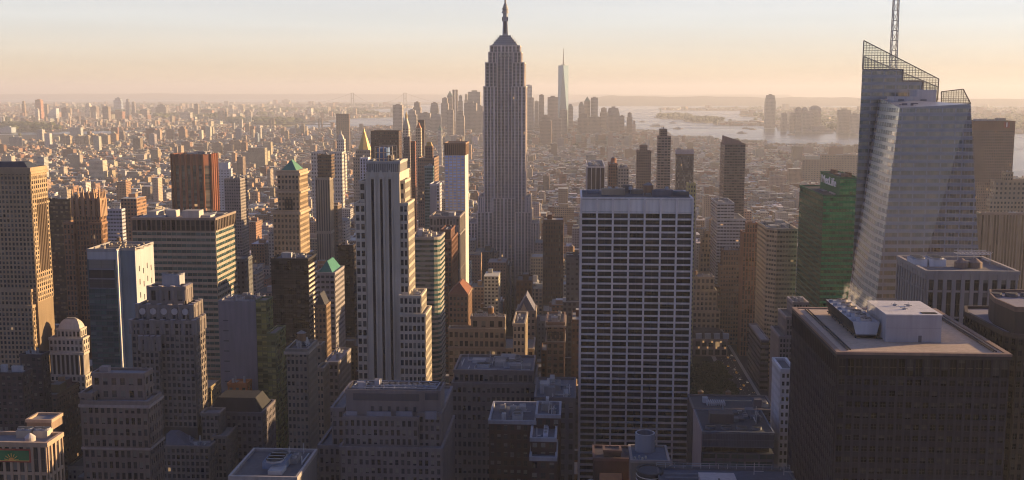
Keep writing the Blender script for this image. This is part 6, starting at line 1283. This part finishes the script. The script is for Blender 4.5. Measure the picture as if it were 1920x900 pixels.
q.face([(*p, zt_) for p in T4], (.3, .3, .3)); root = bpy.data.objects.new('glass_skyscraper', None); COL.objects.link(root); root.location = (xm, ym, 0); tag(root, 'tapered glass tower with a needle, tallest of the downtown cluster', 'skyscraper'); q.build('glass_facade', root, root.location, ['pale_glass'])
q = MB(); q.cyl(xm, ym, zt_, zt_ + 5, hw * .5, n=16, col=(.3, .28, .26)); q.build('parapet_ring', root, root.location); q = MB(); q.cyl(xm, ym, zt_ + 5, at(1055, 90, Y).z, 3.6, .7, 8, (.3, .28, .26)); q.build('needle', root, root.location)
JT = [(1436.6, 1455, 178.5, 241, (.30, .27, .24), 'tallest tower on the hazy opposite bank', 'taper'), (1466, 1476, 212.5, 246, (.32, .28, .25), 'short hazy tower right of the tallest opposite bank tower', None), (1482, 1491, 212, 246, (.32, .28, .25), 'second short hazy tower on the opposite bank', None), (1492.7, 1503.5, 200.7, 247, (.3, .26, .23), 'first tall hazy tower of the opposite bank group', 'dome'), (1505, 1515, 200.7, 247, (.3, .26, .23), 'middle tall hazy tower of the opposite bank group', 'dome'), (1506, 1527, 211, 248, (.3, .26, .23), 'broad hazy block of the opposite bank group', None), (1520, 1540, 198, 247, (.28, .25, .22), 'widest hazy tower with a curved top on the opposite bank', 'dome'), (1574, 1596, 206, 250, (.28, .25, .22), 'square hazy block left of the faceted glass skyscraper', None), (1596.5, 1612, 214, 251, (.32, .28, .25), 'low hazy block touching the faceted glass skyscraper', None), (1700, 1720, 205, 250, (.3, .27, .24), 'hazy block on the bank seen past the skyscraper', None)]
for x0, x1, py, base, col, lab, top in JT: far_tower(x0, x1, py, base, col, lab, 'tower', top=top)
for x0, x1, py, base, lab in ((1506, 1563, 243, 248.6, 'long low terminal building at the opposite waterfront'), (1460, 1500, 237, 243, 'low hazy waterfront sheds left of the terminal'), (1352, 1368, 228, 232.5, 'domed terminal on the low river spit')): far_tower(x0, x1, py, base, (.34, .3, .27), lab, 'building', name='waterfront_building', top='dome' if 'domed' in lab else None)
# power station stacks, gas holder roof, chimney
for x_, lab in ((2.3, 'left white stack of the power station'), (7.7, 'right white stack of the power station')):
    p = gz(x_, 238, 0); zt_ = at(x_, 217, p.y).z; q = MB(); q.cyl(p.x, p.y, 0, zt_, 6.5, 5, 12, (.62, .6, .56)); o = q.build('chimney', None, (p.x, p.y, 0)); tag(o, lab, 'chimney', 'power station stacks')
p = gz(132.5, 254, 0); q = MB(); q.cyl(p.x, p.y, 0, at(132.5, 218, p.y).z, 4.6, 3.2, 12, (.50, .38, .30)); o = q.build('chimney', None, (p.x, p.y, 0)); tag(o, 'tall lone pinkish chimney by the river', 'chimney')
far_tower(0, 21, 239, 249, (.34, .38, .42), 'pale blue roofed shed under the white stacks', 'warehouse', name='warehouse', w=0)
# statue on its island
p = gz(1238.3, 218.5, 1); s_ = p.y / 9000; root = bpy.data.objects.new('statue', None); COL.objects.link(root); root.location = (p.x, p.y, 1); tag(root, 'standing statue on a tall pedestal on the harbour island', 'statue')
q = MB(); q.prism(rectp(p.x - 26, p.x + 26, p.y - 26, p.y + 26), 1, 12, (.36, .32, .26)); q.prism(rectp(p.x - 11, p.x + 11, p.y - 11, p.y + 11), 12, 46, (.38, .34, .28), poly1=rectp(p.x - 8, p.x + 8, p.y - 8, p.y + 8)); q.build('pedestal', root, root.location)
q = MB(); q.cyl(p.x, p.y, 46, 66, 7, 5.2, 12, (.16, .26, .22)); q.cyl(p.x, p.y, 66, 80, 5.4, 3.4, 12, (.16, .26, .22)); q.cyl(p.x, p.y, 80, 87, 2.6, 2.4, 10, (.16, .26, .22)); q.bar((p.x - 3, p.y, 77), (p.x - 6, p.y, 96), 2.6, (.16, .26, .22), 1.8); q.bar((p.x + 3, p.y, 77), (p.x + 5, p.y - 2, 68), 2.6, (.16, .26, .22)); q.cyl(p.x - 6, p.y, 96, 100, 1.6, .3, 8, (.6, .42, .12)); [q.bar((p.x, p.y, 86), (p.x + 4.5 * math.cos(a_), p.y, 86 + 4.5 * math.sin(a_)), .7, (.16, .26, .22)) for a_ in (.3, .8, 1.3, 1.8, 2.3, 2.8)]; q.build('figure', root, root.location)
# bridges
def bridge(name, label, towers, Y, ztop, zdeck, pxr, col, leg=9, gap=26, sagk=.12, hang=14, axis='x'):
    root = bpy.data.objects.new(name, None); COL.objects.link(root); xs_ = [at(v, 190, Y).x for v in towers]; root.location = ((xs_[0] + xs_[1]) / 2, Y, 0); tag(root, label, 'bridge'); L0, L1 = at(pxr[0], 190, Y).x, at(pxr[1], 190, Y).x
    for x_ in xs_:
        q = MB()
        for s_ in (-1, 1): q.box(x_ + s_ * gap / 2 - leg / 2, x_ + s_ * gap / 2 + leg / 2, Y - 8, Y + 8, -3, ztop, col)
        for zz_ in (ztop - 8, zdeck + (ztop - zdeck) * .45): q.box(x_ - gap / 2, x_ + gap / 2, Y - 6, Y + 6, zz_, zz_ + 8, col)
        q.build('bridge_tower', root, root.location)
    q = MB(); q.box(L0, L1, Y - 12, Y + 12, zdeck - 5, zdeck, col); q.build('deck', root, root.location)
    q = MB(); pts = [(L0, zdeck)]
    for k in range(1, 8): pts.append((L0 + (xs_[0] - L0) * k / 8, zdeck + (ztop - zdeck) * (k / 8) ** 2))
    for k in range(0, 17): u_ = k / 16 * 2 - 1; pts.append((xs_[0] + (xs_[1] - xs_[0]) * k / 16, zdeck + 6 + (ztop - zdeck - 6) * u_ * u_))
    for k in range(1, 9): pts.append((xs_[1] + (L1 - xs_[1]) * k / 8, zdeck + (ztop - zdeck) * (1 - k / 8) ** 2))
    for (xa, za), (xb, zb_) in zip(pts, pts[1:]): q.bar((xa, Y - 9, za), (xb, Y - 9, zb_), 2.4, col); q.bar((xa, Y + 9, za), (xb, Y + 9, zb_), 2.4, col)
    for (xa, za) in pts: q.bar((xa, Y - 9, zdeck), (xa, Y - 9, za), .9, col)
    q.build('cable', root, root.location)
bridge('suspension_bridge', 'distant suspension bridge crossing the harbour mouth', (661, 759.5), 16000, at(661, 174, 16000).z, 70, (560, 860), (.24, .24, .24), 12, 34)
bridge('suspension_bridge', 'near river suspension bridge with lattice towers', (385, 466), gz(0, 236).y, at(385, 218.5, gz(0, 236).y).z, 34, (330, 640), (.16, .19, .22), 7, 26)
p = at(509, 221, 8100); bridge('stone_bridge', 'older stone towered bridge beside the lattice one', (509, 600), gz(0, 238.5).y, at(509, 222, gz(0, 238.5).y).z, 28, (480, 640), (.22, .16, .13), 10, 22)
# boats
def boat(px, py, L_, label):
    p = gz(px, py, -2.9); q = MB(); P = [(p.x - L_ / 2, p.y - L_ * .1), (p.x + L_ * .35, p.y - L_ * .1), (p.x + L_ / 2, p.y), (p.x + L_ * .35, p.y + L_ * .1), (p.x - L_ / 2, p.y + L_ * .1)]
    root = bpy.data.objects.new('ferry_boat', None); COL.objects.link(root); root.location = (p.x, p.y, -2.9); tag(root, label, 'boat', 'boats on the bay')
    q.prism(inset(P, L_ * .015), -2.9, 2, (.3, .2, .14), poly1=P); q.build('hull', root, root.location); q = MB(); q.box(p.x - L_ * .35, p.x + L_ * .2, p.y - L_ * .07, p.y + L_ * .07, 2, 2 + L_ * .09, (.7, .68, .62), win=(.6, .5, 0)); q.box(p.x - L_ * .1, p.x + L_ * .12, p.y - L_ * .05, p.y + L_ * .05, 2 + L_ * .09, 2 + L_ * .15, (.6, .58, .52)); q.build('cabin', root, root.location)
    w_ = MB(); w_.face(((p.x - L_ * .5, p.y - 2, -2.93), (p.x - L_ * .5, p.y + 2, -2.93), (p.x - L_ * 3.5, p.y + L_ * .4, -2.93), (p.x - L_ * 3.5, p.y - L_ * .4, -2.93)), (.55, .55, .52)); w_.build('wake', root, root.location)
for px_, py_, L_, lab in ((1232, 237, 110, 'orange ferry in the middle of the bay'), (1271, 242, 70, 'boat nearest the river mouth'), (1204, 229, 60, 'small boat far out left on the bay'), (1399, 241.5, 60, 'boat left of the tallest opposite bank tower'), (1411, 243, 50, 'small boat just left of the opposite bank tip'), (1391, 250, 70, 'ferry crossing the wide river'), (1483, 253.5, 50, 'small ferry off the opposite waterfront'), (1262, 231, 60, 'bright boat with a spray trail on the bay')): boat(px_, py_, L_, lab)

# ------------------------------------------------------------------ ordinary blocks of the street grid
AVES = [-2700, -2400, -2130, -1860, -1590, -1320, -1050, -780, -560, -390, -235, -60, 152, 430, 750, 1010, 1280]
rg = np.random.default_rng(21); LOTS = []
def occupied(x0, x1, y0, y1):
    for (a, b_, c, d) in FOOT:
        if x0 < b_ + 1.5 and x1 > a - 1.5 and y0 < d + 1.5 and y1 > c - 1.5: return True
    return False
PARK = (60, 141, 880, 1080); FOOT.append((141, 162, 840, 1350))
FOOT.append(PARK)
y = 560.0
VB += [(1190, 1262, 243, 99999), (1262, 1342, 254, 99999), (1342, 1440, 260, 99999), (1440, 1640, 268, 99999), (1296, 1446, 757, 1079), (1365, 1446, 700, 1100)]
while y < 7800:
    for ai in range(len(AVES) - 1):
        jt = 0 if y < 1300 else 70 * math.sin(y * 1.7) ; xa, xb = AVES[ai] + 14 + jt, AVES[ai + 1] - 14 + jt
        if y > 1300: xa -= 7; xb += 7
        if xb < -.62 * y - 60 or xa > .47 * y + 60: continue
        for row in range(2):
            yy = y + 9 + row * 31; x = xa
            while x < xb - 9:
                wl = rg.uniform(8, 22) * (1 if y < 3200 else 1.35) * (1.0 if rg.random() < .8 else 1.9); x1 = min(xb, x + wl)
                if xb - x1 < 8: x1 = xb
                dd = rg.uniform(21, 30.5); y0 = yy + (0 if row == 0 else 30.5 - dd)
                LOTS.append((x, x1, y0, y0 + dd)); x = x1
    y += 80
LA = np.array(LOTS)
ok = in_poly((LA[:, 0] + LA[:, 1]) / 2, LA[:, 2] + 40, MANH) & in_poly(LA[:, 0], LA[:, 3], MANH) & in_poly(LA[:, 1], LA[:, 3], MANH)
near = []
B_ = []
for (x0, x1, y0, y1) in LA[ok]:
    if occupied(x0, x1, y0, y1): continue
    mid = y0; w = x1 - x0
    base = 62 if mid < 1250 else (38 if mid < 1900 else (22 if mid < 3400 else 17)); 
    ed = np.exp(-(((x0 + 200) / 500) ** 2)); r_ = rg.random()
    h = base * rg.uniform(.45, 1.15) * (1 + .35 * ed * (mid < 2300))
    if r_ < .10: h *= rg.uniform(1.3, 1.9)
    if mid > 1400 and r_ > .992: h = rg.uniform(42, 80)
    if mid > 5100 and -1000 < x0 < 260: h = rg.uniform(20, 60)
    q0 = proj(x0, y0, h); q1 = proj(x1, y0, h); a, b2 = min(q0[0], q1[0]), max(q0[0], q1[0])
    if b2 < -40 or a > 1965: continue
    # keep to what the streets behind and the big towers leave open
    lim = 999
    zmax = h
    for (p0, p1, pyb, Yh) in VB:
        if y0 < Yh and b2 > p0 - 1 and a < p1 + 1:
            zl = at((a + b2) / 2, pyb + (rg.uniform(0, 5) if Yh > 9e4 else rg.uniform(3, 16)), y0).z; zmax = min(zmax, zl)
    if zmax < 7: continue
    if zmax < h: h = max(7, zmax * rg.uniform(.85, 1.0))
    q0 = proj(x0, y0, h)
    if q0[1] > 935: continue
    fac = w / y0 * min(h, 40) / y0
    B_.append((x0, x1, y0, y1, h, fac, (a + b2) / 2, q0[1]))
B_.sort(key=lambda r: -r[5])
# occlusion by hand-built towers: leave out what hides wholly behind them
def hidden(r):
    x0, x1, y0, y1, h, f_, pc, py = r
    for (p0, p1, pyb, Yh) in VB:
        if y0 > Yh and pc > p0 + 4 and pc < p1 - 4 and py > 0:
            pt = TOPS.get((p0, p1, pyb, Yh), 999)
            if py > pt + 4 and py < pyb: return True
    return False
TOPS = {}
SKIPPED = 0
IND, REST = [], []
for r in B_:
    if len(IND) < 290: IND.append(r)
    else: REST.append(r)

HEROES = [(o, o['label']) for o in COL.objects if o.get('category') and o.type == 'EMPTY']
COLS = [('tan brick', (.36, .28, .2)), ('cream', (.46, .40, .31)), ('red brick', (.28, .14, .09)), ('dark brown brick', (.18, .11, .08)), ('grey stone', (.33, .31, .29)), ('white', (.52, .49, .45)), ('brown', (.24, .17, .13)), ('yellowish', (.42, .34, .22)), ('slate grey', (.22, .22, .24)), ('orange brick', (.36, .19, .11))]
LM = [(35, 'golden stone tower'), (160, 'gothic tower'), (355, 'brown ribbed tower'), (300, 'banded office block'), (545, 'green pyramid tower'), (640, 'almost black slab'), (730, 'striped limestone tower'), (800, 'green banded block'), (850, 'blue windowed slab'), (945, 'masted skyscraper'), (1040, 'slim ornate tower'), (1195, 'seven bay slab'), (1375, 'slanting topped tower'), (1465, 'golden banded tower'), (1560, 'emerald glass tower'), (1720, 'faceted skyscraper'), (1880, 'ribbed bronze tower')]
rd = random.Random(31); keyc = {}
def filler(r, i):
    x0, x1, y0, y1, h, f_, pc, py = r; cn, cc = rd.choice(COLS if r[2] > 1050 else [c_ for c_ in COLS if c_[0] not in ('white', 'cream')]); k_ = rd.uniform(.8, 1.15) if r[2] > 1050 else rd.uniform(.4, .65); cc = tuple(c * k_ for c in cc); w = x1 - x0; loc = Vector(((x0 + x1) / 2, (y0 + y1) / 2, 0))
    root = bpy.data.objects.new('city_building', None); COL.objects.link(root); root.location = loc
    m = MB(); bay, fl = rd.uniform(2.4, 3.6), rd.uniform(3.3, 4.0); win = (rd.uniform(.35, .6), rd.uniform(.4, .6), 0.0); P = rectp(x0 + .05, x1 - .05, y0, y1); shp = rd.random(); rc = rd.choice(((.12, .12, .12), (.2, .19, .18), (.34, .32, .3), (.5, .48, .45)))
    feat = ''
    if shp < .25 and h > 34 and w > 13:
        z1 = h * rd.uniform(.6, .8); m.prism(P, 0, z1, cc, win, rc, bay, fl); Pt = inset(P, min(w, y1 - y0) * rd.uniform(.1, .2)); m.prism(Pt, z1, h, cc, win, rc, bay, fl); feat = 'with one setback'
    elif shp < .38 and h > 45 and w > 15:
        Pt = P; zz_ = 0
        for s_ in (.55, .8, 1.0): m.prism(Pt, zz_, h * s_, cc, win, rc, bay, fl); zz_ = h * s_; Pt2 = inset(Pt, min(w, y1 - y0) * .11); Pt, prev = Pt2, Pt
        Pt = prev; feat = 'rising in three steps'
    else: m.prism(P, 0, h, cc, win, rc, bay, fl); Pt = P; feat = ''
    m.build('wall', root, loc)
    q = MB(); o_ = inset(Pt, -.35); n_ = 4
    if rd.random() < .55: q.prism(o_, h - 1.3, h - .5, tuple(c * 1.2 for c in cc), bottom=True)
    i_ = inset(Pt, .4)
    for k in range(4):
        j = (k + 1) % 4; A, B2, C, D = Pt[k], Pt[j], i_[j], i_[k]; q.face(((*A, h), (*B2, h), (*B2, h + 1.1), (*A, h + 1.1)), cc); q.face(((*A, h + 1.1), (*B2, h + 1.1), (*C, h + 1.1), (*D, h + 1.1)), tuple(c * 1.15 for c in cc)); q.face(((*C, h), (*D, h), (*D, h + 1.1), (*C, h + 1.1)), cc)
    q.build('parapet', root, loc)
    xa, xb, ya, yb = Pt[0][0] + 1, Pt[1][0] - 1, Pt[0][1] + 1, Pt[2][1] - 1; tk = False
    if xb - xa > 4 and yb - ya > 4:
        for _ in range(rd.choice((1, 1, 2))):
            bw, bd = rd.uniform(.2, .45) * (xb - xa), rd.uniform(.2, .4) * (yb - ya); bx_, by = rd.uniform(xa, xb - bw), rd.uniform(ya, yb - bd); q = MB(); q.box(bx_, bx_ + bw, by, by + bd, h, h + rd.uniform(2.4, 5), tuple(c * rd.uniform(.8, 1.2) for c in cc), rc); q.build('bulkhead', root, loc)
        if rd.random() < .42:
            tk = True; tx, ty = rd.uniform(xa + 1.5, xb - 1.5), rd.uniform(ya + 1.5, yb - 1.5); rr = rd.uniform(1.6, 2.2); q = MB(); lg = rd.uniform(2.5, 5); q.cyl(tx, ty, h + lg, h + lg + 3.6, rr, rr * .97, 12, (.24, .15, .09)); q.cyl(tx, ty, h + lg + 3.6, h + lg + 5, rr * 1.08, .05, 12, (.2, .17, .15)); t_ = q.build('water_tank', root, loc)
            q = MB(); [q.box(tx + sx * rr * .65 - .12, tx + sx * rr * .65 + .12, ty + sy * rr * .65 - .12, ty + sy * rr * .65 + .12, h, h + lg, (.06, .05, .05)) for sx in (-1, 1) for sy in (-1, 1)]; q.build('leg_frame', t_, loc)
    size = 'very low' if h < 16 else 'low' if h < 28 else 'mid height' if h < 48 else 'tall' if h < 75 else 'very tall'
    wd = 'narrow' if w < 14 else 'broad' if w > 28 else ''
    lm = min(LM, key=lambda t_: abs(t_[0] - pc)); side = 'left of' if pc < lm[0] - 14 else 'right of' if pc > lm[0] + 14 else 'in line with'
    dist = 'near' if y0 < 950 else 'mid distance' if y0 < 1350 else 'far'
    bits = [size, wd, cn, 'block', feat, 'with a water tank' if tk else '']
    return root, ' '.join(b for b in bits if b), dist, side, lm[1], pc, y0
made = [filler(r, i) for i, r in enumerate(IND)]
seen = {}
for t_ in made: seen.setdefault((t_[1], t_[2], t_[3], t_[4]), []).append(t_)
ordn = ['first', 'second', 'third', 'fourth', 'fifth', 'sixth', 'seventh', 'eighth', 'ninth', 'tenth']
for k, L_ in seen.items():
    L_.sort(key=lambda t_: t_[5])
    for i, (root, desc, dist, side, lm, pc, y0) in enumerate(L_):
        lab = f'{desc}, {dist}, {side} the {lm}'
        if len(L_) > 1: lab = f'{desc}, {dist}, {side} the {lm}, {ordn[min(i, 9)]} from left'
        ws = lab.split()
        if len(ws) > 16: lab = lab.replace('mid distance', 'mid').replace('mid height ', '').replace(' block', '').replace('in line with the', 'by the').replace('rising in three steps', 'in steps').replace('with a water tank', 'with tank').replace('with one setback', 'set back')
        tag(root, lab, 'building', 'ordinary blocks of the street grid')
# the rest of the grid as one mass, with bulkheads on the nearer roofs
n = len(REST); A = np.zeros((n, 7)); 
for i, r in enumerate(REST): A[i] = ((r[0] + r[1]) / 2, (r[2] + r[3]) / 2, r[1] - r[0] - .1, r[3] - r[2], 0, r[4], 0)
nr = np.random.default_rng(3); c_ = palette(nr, n); tp = roofs(nr, n); wn = np.stack([nr.uniform(.35, .65, n), nr.uniform(.35, .6, n), np.zeros(n)], 1)
kk = nr.random(n) < .8; Bk_ = A[kk].copy(); m_ = len(Bk_); Bk_[:, 4] = Bk_[:, 5]; Bk_[:, 5] += nr.uniform(2, 5.5, m_); Bk_[:, 0] += Bk_[:, 2] * nr.uniform(-.25, .25, m_); Bk_[:, 1] += Bk_[:, 3] * nr.uniform(-.25, .25, m_); Bk_[:, 2] *= nr.uniform(.2, .5, m_); Bk_[:, 3] *= nr.uniform(.15, .4, m_)
o = boxes_mesh('city_blocks', np.vstack([A, Bk_]), np.vstack([c_, c_[kk] * nr.uniform(.8, 1.3, (m_, 1))]), np.vstack([tp, roofs(nr, m_)]), np.vstack([wn, np.zeros((m_, 3))])); tag(o, 'dense ordinary city blocks filling the streets into the distance', kind='stuff')
print('LOTS', len(LOTS), 'IND', len(IND), 'REST', n)
# street and courtyard trees as one mass
P = scatter(MANH, (-60, 1960), (245, 520), 5000, .35); FA = np.array(FOOT)
P = np.array([p for p in P if not ((FA[:, 0] - 6 < p[0]) & (FA[:, 1] + 6 > p[0]) & (FA[:, 2] - 6 < p[1]) & (FA[:, 3] + 6 > p[1])).any()]); P = P[P[:, 1] > 1500]
tree_mass('tree_cover', P, nr.uniform(4, 7, len(P)) * np.clip(P[:, 1] / 2500, 1, 2.4), 'green street and courtyard trees among the low roofs', 10)
# ------------------------------------------------------------------ park trees beside the avenue
t = NT('leaves'); oi = t.n('ShaderNodeObjectInfo'); geo = t.n('ShaderNodeNewGeometry'); rr = t.math('FRACT', t.math('ADD', geo.outputs['Random Per Island'], oi.outputs['Random']))
t.bsdf(Base_Color=t.mix(rr, (.018, .028, .010), (.07, .08, .028)), Roughness=.7, Specular_IOR_Level=.2); MAT['leaves'] = t.m; MAT['bark'] = plain('bark', (.07, .055, .045))
def crown_mesh(seed, r=5.2, h=9.5):
    rd = random.Random(seed); m = MB(); lobes = [(rd.uniform(-.5, .5) * r, rd.uniform(-.5, .5) * r, rd.uniform(.35, .9) * h, rd.uniform(.4, .62) * r) for _ in range(8)]
    for _ in range(620):
        lx, ly, lz, lr = rd.choice(lobes); a, b_ = rd.uniform(0, 6.283), math.acos(rd.uniform(-.6, 1)); q = lr * rd.uniform(.6, 1.08); c = Vector((lx + q * math.sin(b_) * math.cos(a), ly + q * math.sin(b_) * math.sin(a), 4 + lz + q * .8 * math.cos(b_)))
        u = Vector((rd.uniform(-1, 1), rd.uniform(-1, 1), rd.uniform(-.5, .5))).normalized() * rd.uniform(.35, .8); v = u.cross(Vector((rd.uniform(-1, 1), rd.uniform(-1, 1), rd.uniform(0, 1)))).normalized() * u.length
        m.face((c - u, c - v, c + u, c + v), (.1, .1, .1))
    return m.mesh('crown', mats=['leaves'])
def trunk_mesh(seed):
    rd = random.Random(seed); m = MB(); m.cyl(0, 0, 0, 6, .45, .28, 8, (.1, .1, .1))
    for i in range(5): a = i * 1.3; m.bar((0, 0, 4.5 + i * .3), (math.cos(a) * 3, math.sin(a) * 3, 8 + rd.random() * 2.5), .3, (.1, .1, .1), .08)
    return m.mesh('trunk', mats=['bark'])
CR = [crown_mesh(i) for i in range(3)]; TR = trunk_mesh(1); rd = random.Random(12); tt = []
for iy, y_ in enumerate(np.arange(882, 1020, 8.2)):
    for ix, x_ in enumerate(np.arange(94, 139, 8.0)):
        X, Yy = x_ + rd.uniform(-1.5, 1.5) + (4 if iy % 2 else 0), y_ + rd.uniform(-1.5, 1.5); tt.append((X, Yy))
for i, (X, Yy) in enumerate(tt):
    root = bpy.data.objects.new('plane_tree', None); COL.objects.link(root); root.location = (X, Yy, 0); s_ = rd.uniform(.85, 1.2); root.scale = (s_, s_, s_ * rd.uniform(.7, .9)); root.rotation_euler = (0, 0, rd.uniform(0, 6.28))
    for nm, me in (('trunk', TR), ('crown', CR[i % 3])): o = bpy.data.objects.new(nm, me); COL.objects.link(o); o.parent = root
    tag(root, 'dark leafy tree in the shaded park beside the avenue', 'tree', 'plane trees massed in the park')
q = MB(); q.face([(60, 878, .01), (137, 878, .01), (137, 1080, .01), (60, 1080, .01)], (.035, .04, .022)); o = q.build('park_lawn', None); o['kind'] = 'structure'
q = MB()
for x0, x1 in ((138, 142), (161, 164)): q.box(x0, x1, 850, 1300, 0, .14, (.28, .27, .26))
for x_ in (147, 151.5, 156):
    for k in range(50): q.face(((x_ - .08, 850 + k * 9, .02), (x_ + .08, 850 + k * 9, .02), (x_ + .08, 853 + k * 9, .02), (x_ - .08, 853 + k * 9, .02)), (.7, .7, .7))
for yy_ in (940, 1085, 1165):
    for k in range(9): q.face(((143.5 + k * 2, yy_, .02), (144.3 + k * 2, yy_, .02), (144.3 + k * 2, yy_ + 3, .02), (143.5 + k * 2, yy_ + 3, .02)), (.7, .7, .7))
o = q.build('pavement', None); o['kind'] = 'structure'
# cars
LAMP = {}
for nm, c_, e_ in (('headlamp', (1, .7, .4), .9), ('tail_lamp', (1, .08, .04), .8)):
    t = NT(nm); t.bsdf(Base_Color=c_, Emission_Color=(*c_, 1), Emission_Strength=float(e_)); MAT[nm] = t.m
def car_meshes(col):
    P = [(-.9, -2.2), (.9, -2.2), (.9, 2.2), (-.9, 2.2)]; m = MB(); m.prism(P, .3, .95, col, bottom=True, poly1=inset(P, .08)); w_ = MB(); w_.prism([(-.8, -1.5), (.8, -1.5), (.8, 1.2), (-.8, 1.2)], .95, 1.45, (.03, .03, .04), poly1=[(-.65, -1.0), (.65, -1.0), (.65, .7), (-.65, .7)], top=col)
    wh = MB(); wh.bar((0, 0, 0), (.2, 0, 0), .62, (.02, .02, .02)); h = MB(); h.box(-.2, .2, -.05, .05, -.08, .08, (1, 1, 1))
    return m.mesh('body'), w_.mesh('cabin'), wh.mesh('wheel'), h
CM = {n_: car_meshes(c_) for n_, c_ in (('yellow', (.75, .42, .03)), ('white', (.6, .6, .6)), ('black', (.02, .02, .025)), ('silver', (.35, .36, .38)), ('dark red', (.2, .03, .03)))}
hm = MB(); hm.box(-.2, .2, -.05, .05, -.08, .08, (1, 1, 1)); HMESH = hm.mesh('headlamp', mats=['headlamp']); TMESH = hm.mesh('tail_lamp', mats=['tail_lamp']); cnt = {}
for i in range(24):
    lane = rd.choice((144.9, 149.2, 153.7, 158.6)); yy_ = 905 + i * 11.5 + rd.uniform(-1, 1); cn = rd.choice(('yellow', 'yellow', 'white', 'black', 'silver', 'dark red')); body, cab, wh, _ = CM[cn]
    root = bpy.data.objects.new('car', None); COL.objects.link(root); root.location = (lane, yy_, .03); cnt[cn] = cnt.get(cn, 0) + 1
    tag(root, ('yellow taxi' if cn == 'yellow' else cn + ' car') + ' driving in the shaded avenue beside the park', 'car', cn + ' cars on the avenue')
    for nm, me in (('body', body), ('cabin', cab)): o = bpy.data.objects.new(nm, me); COL.objects.link(o); o.parent = root
    for x_ in (-.92, .72):
        for y_ in (-1.4, 1.4): o = bpy.data.objects.new('wheel', wh); COL.objects.link(o); o.parent = root; o.location = (x_, y_, .31)
    for x_ in (-.6, .6):
        o = bpy.data.objects.new('headlight', HMESH); COL.objects.link(o); o.parent = root; o.location = (x_, -2.22, .68); o = bpy.data.objects.new('tail_light', TMESH); COL.objects.link(o); o.parent = root; o.location = (x_, 2.22, .75)
# a few lit windows in the library block
# ------------------------------------------------------------------ steam from the cooling plant
t = NT('steam_vapour'); tc_ = t.n('ShaderNodeTexCoord'); nz_ = t.n('ShaderNodeTexNoise'); t.l(tc_.outputs['Object'], nz_.inputs['Vector']); nz_.inputs['Scale'].default_value = .8; nz_.inputs['Detail'].default_value = 5
so = t.n('ShaderNodeSeparateXYZ'); t.l(tc_.outputs['Object'], so.inputs[0])
dx_ = t.math('SUBTRACT', so.outputs[0], t.math('MULTIPLY_ADD', so.outputs[2], .34, .5)); r2_ = t.math('SQRT', t.math('ADD', t.math('MULTIPLY', dx_, dx_), t.math('MULTIPLY', so.outputs[1], so.outputs[1])))
fall = t.math('SUBTRACT', 1.0, t.math('DIVIDE', r2_, t.math('MULTIPLY_ADD', so.outputs[2], .22, .75)), clamp=True); top_ = t.math('SUBTRACT', 1.0, t.math('DIVIDE', so.outputs[2], 6.0), clamp=True)
den = t.math('MULTIPLY', t.math('MULTIPLY', t.math('MAXIMUM', t.math('SUBTRACT', nz_.outputs['Fac'], .42), 0.0), 6.0), t.math('MULTIPLY', fall, top_)); pv = t.n('ShaderNodeVolumePrincipled'); pv.inputs['Color'].default_value = (.95, .93, .92, 1); t.l(den, pv.inputs['Density']); pv.inputs['Anisotropy'].default_value = .3; t.l(pv.outputs[0], t.out.inputs[1]); MAT['steam'] = t.m
for (x_, y_, z_) in STEAM:
    q = MB(); rd_ = random.Random(int(y_)); n_ = 10; rings_ = []
    for k in range(7):
        u_ = k / 6; r_ = (.9 + 1.6 * u_) * (1.0 if k < 6 else .2); cx_, cz_ = x_ + .5 + u_ * 2.2, z_ + u_ * 6.5
        rings_.append([(cx_ + r_ * math.cos(2 * math.pi * i / n_) * rd_.uniform(.8, 1.2), y_ + r_ * math.sin(2 * math.pi * i / n_), cz_ + rd_.uniform(-.2, .2)) for i in range(n_)])
    for k in range(6):
        for i in range(n_): j = (i + 1) % n_; q.face((rings_[k][i], rings_[k][j], rings_[k + 1][j], rings_[k + 1][i]), (1, 1, 1))
    q.face(rings_[0][::-1], (1, 1, 1)); q.face(rings_[-1], (1, 1, 1)); o = q.build('steam', None, (x_, y_, z_), ['steam']); tag(o, kind='stuff')
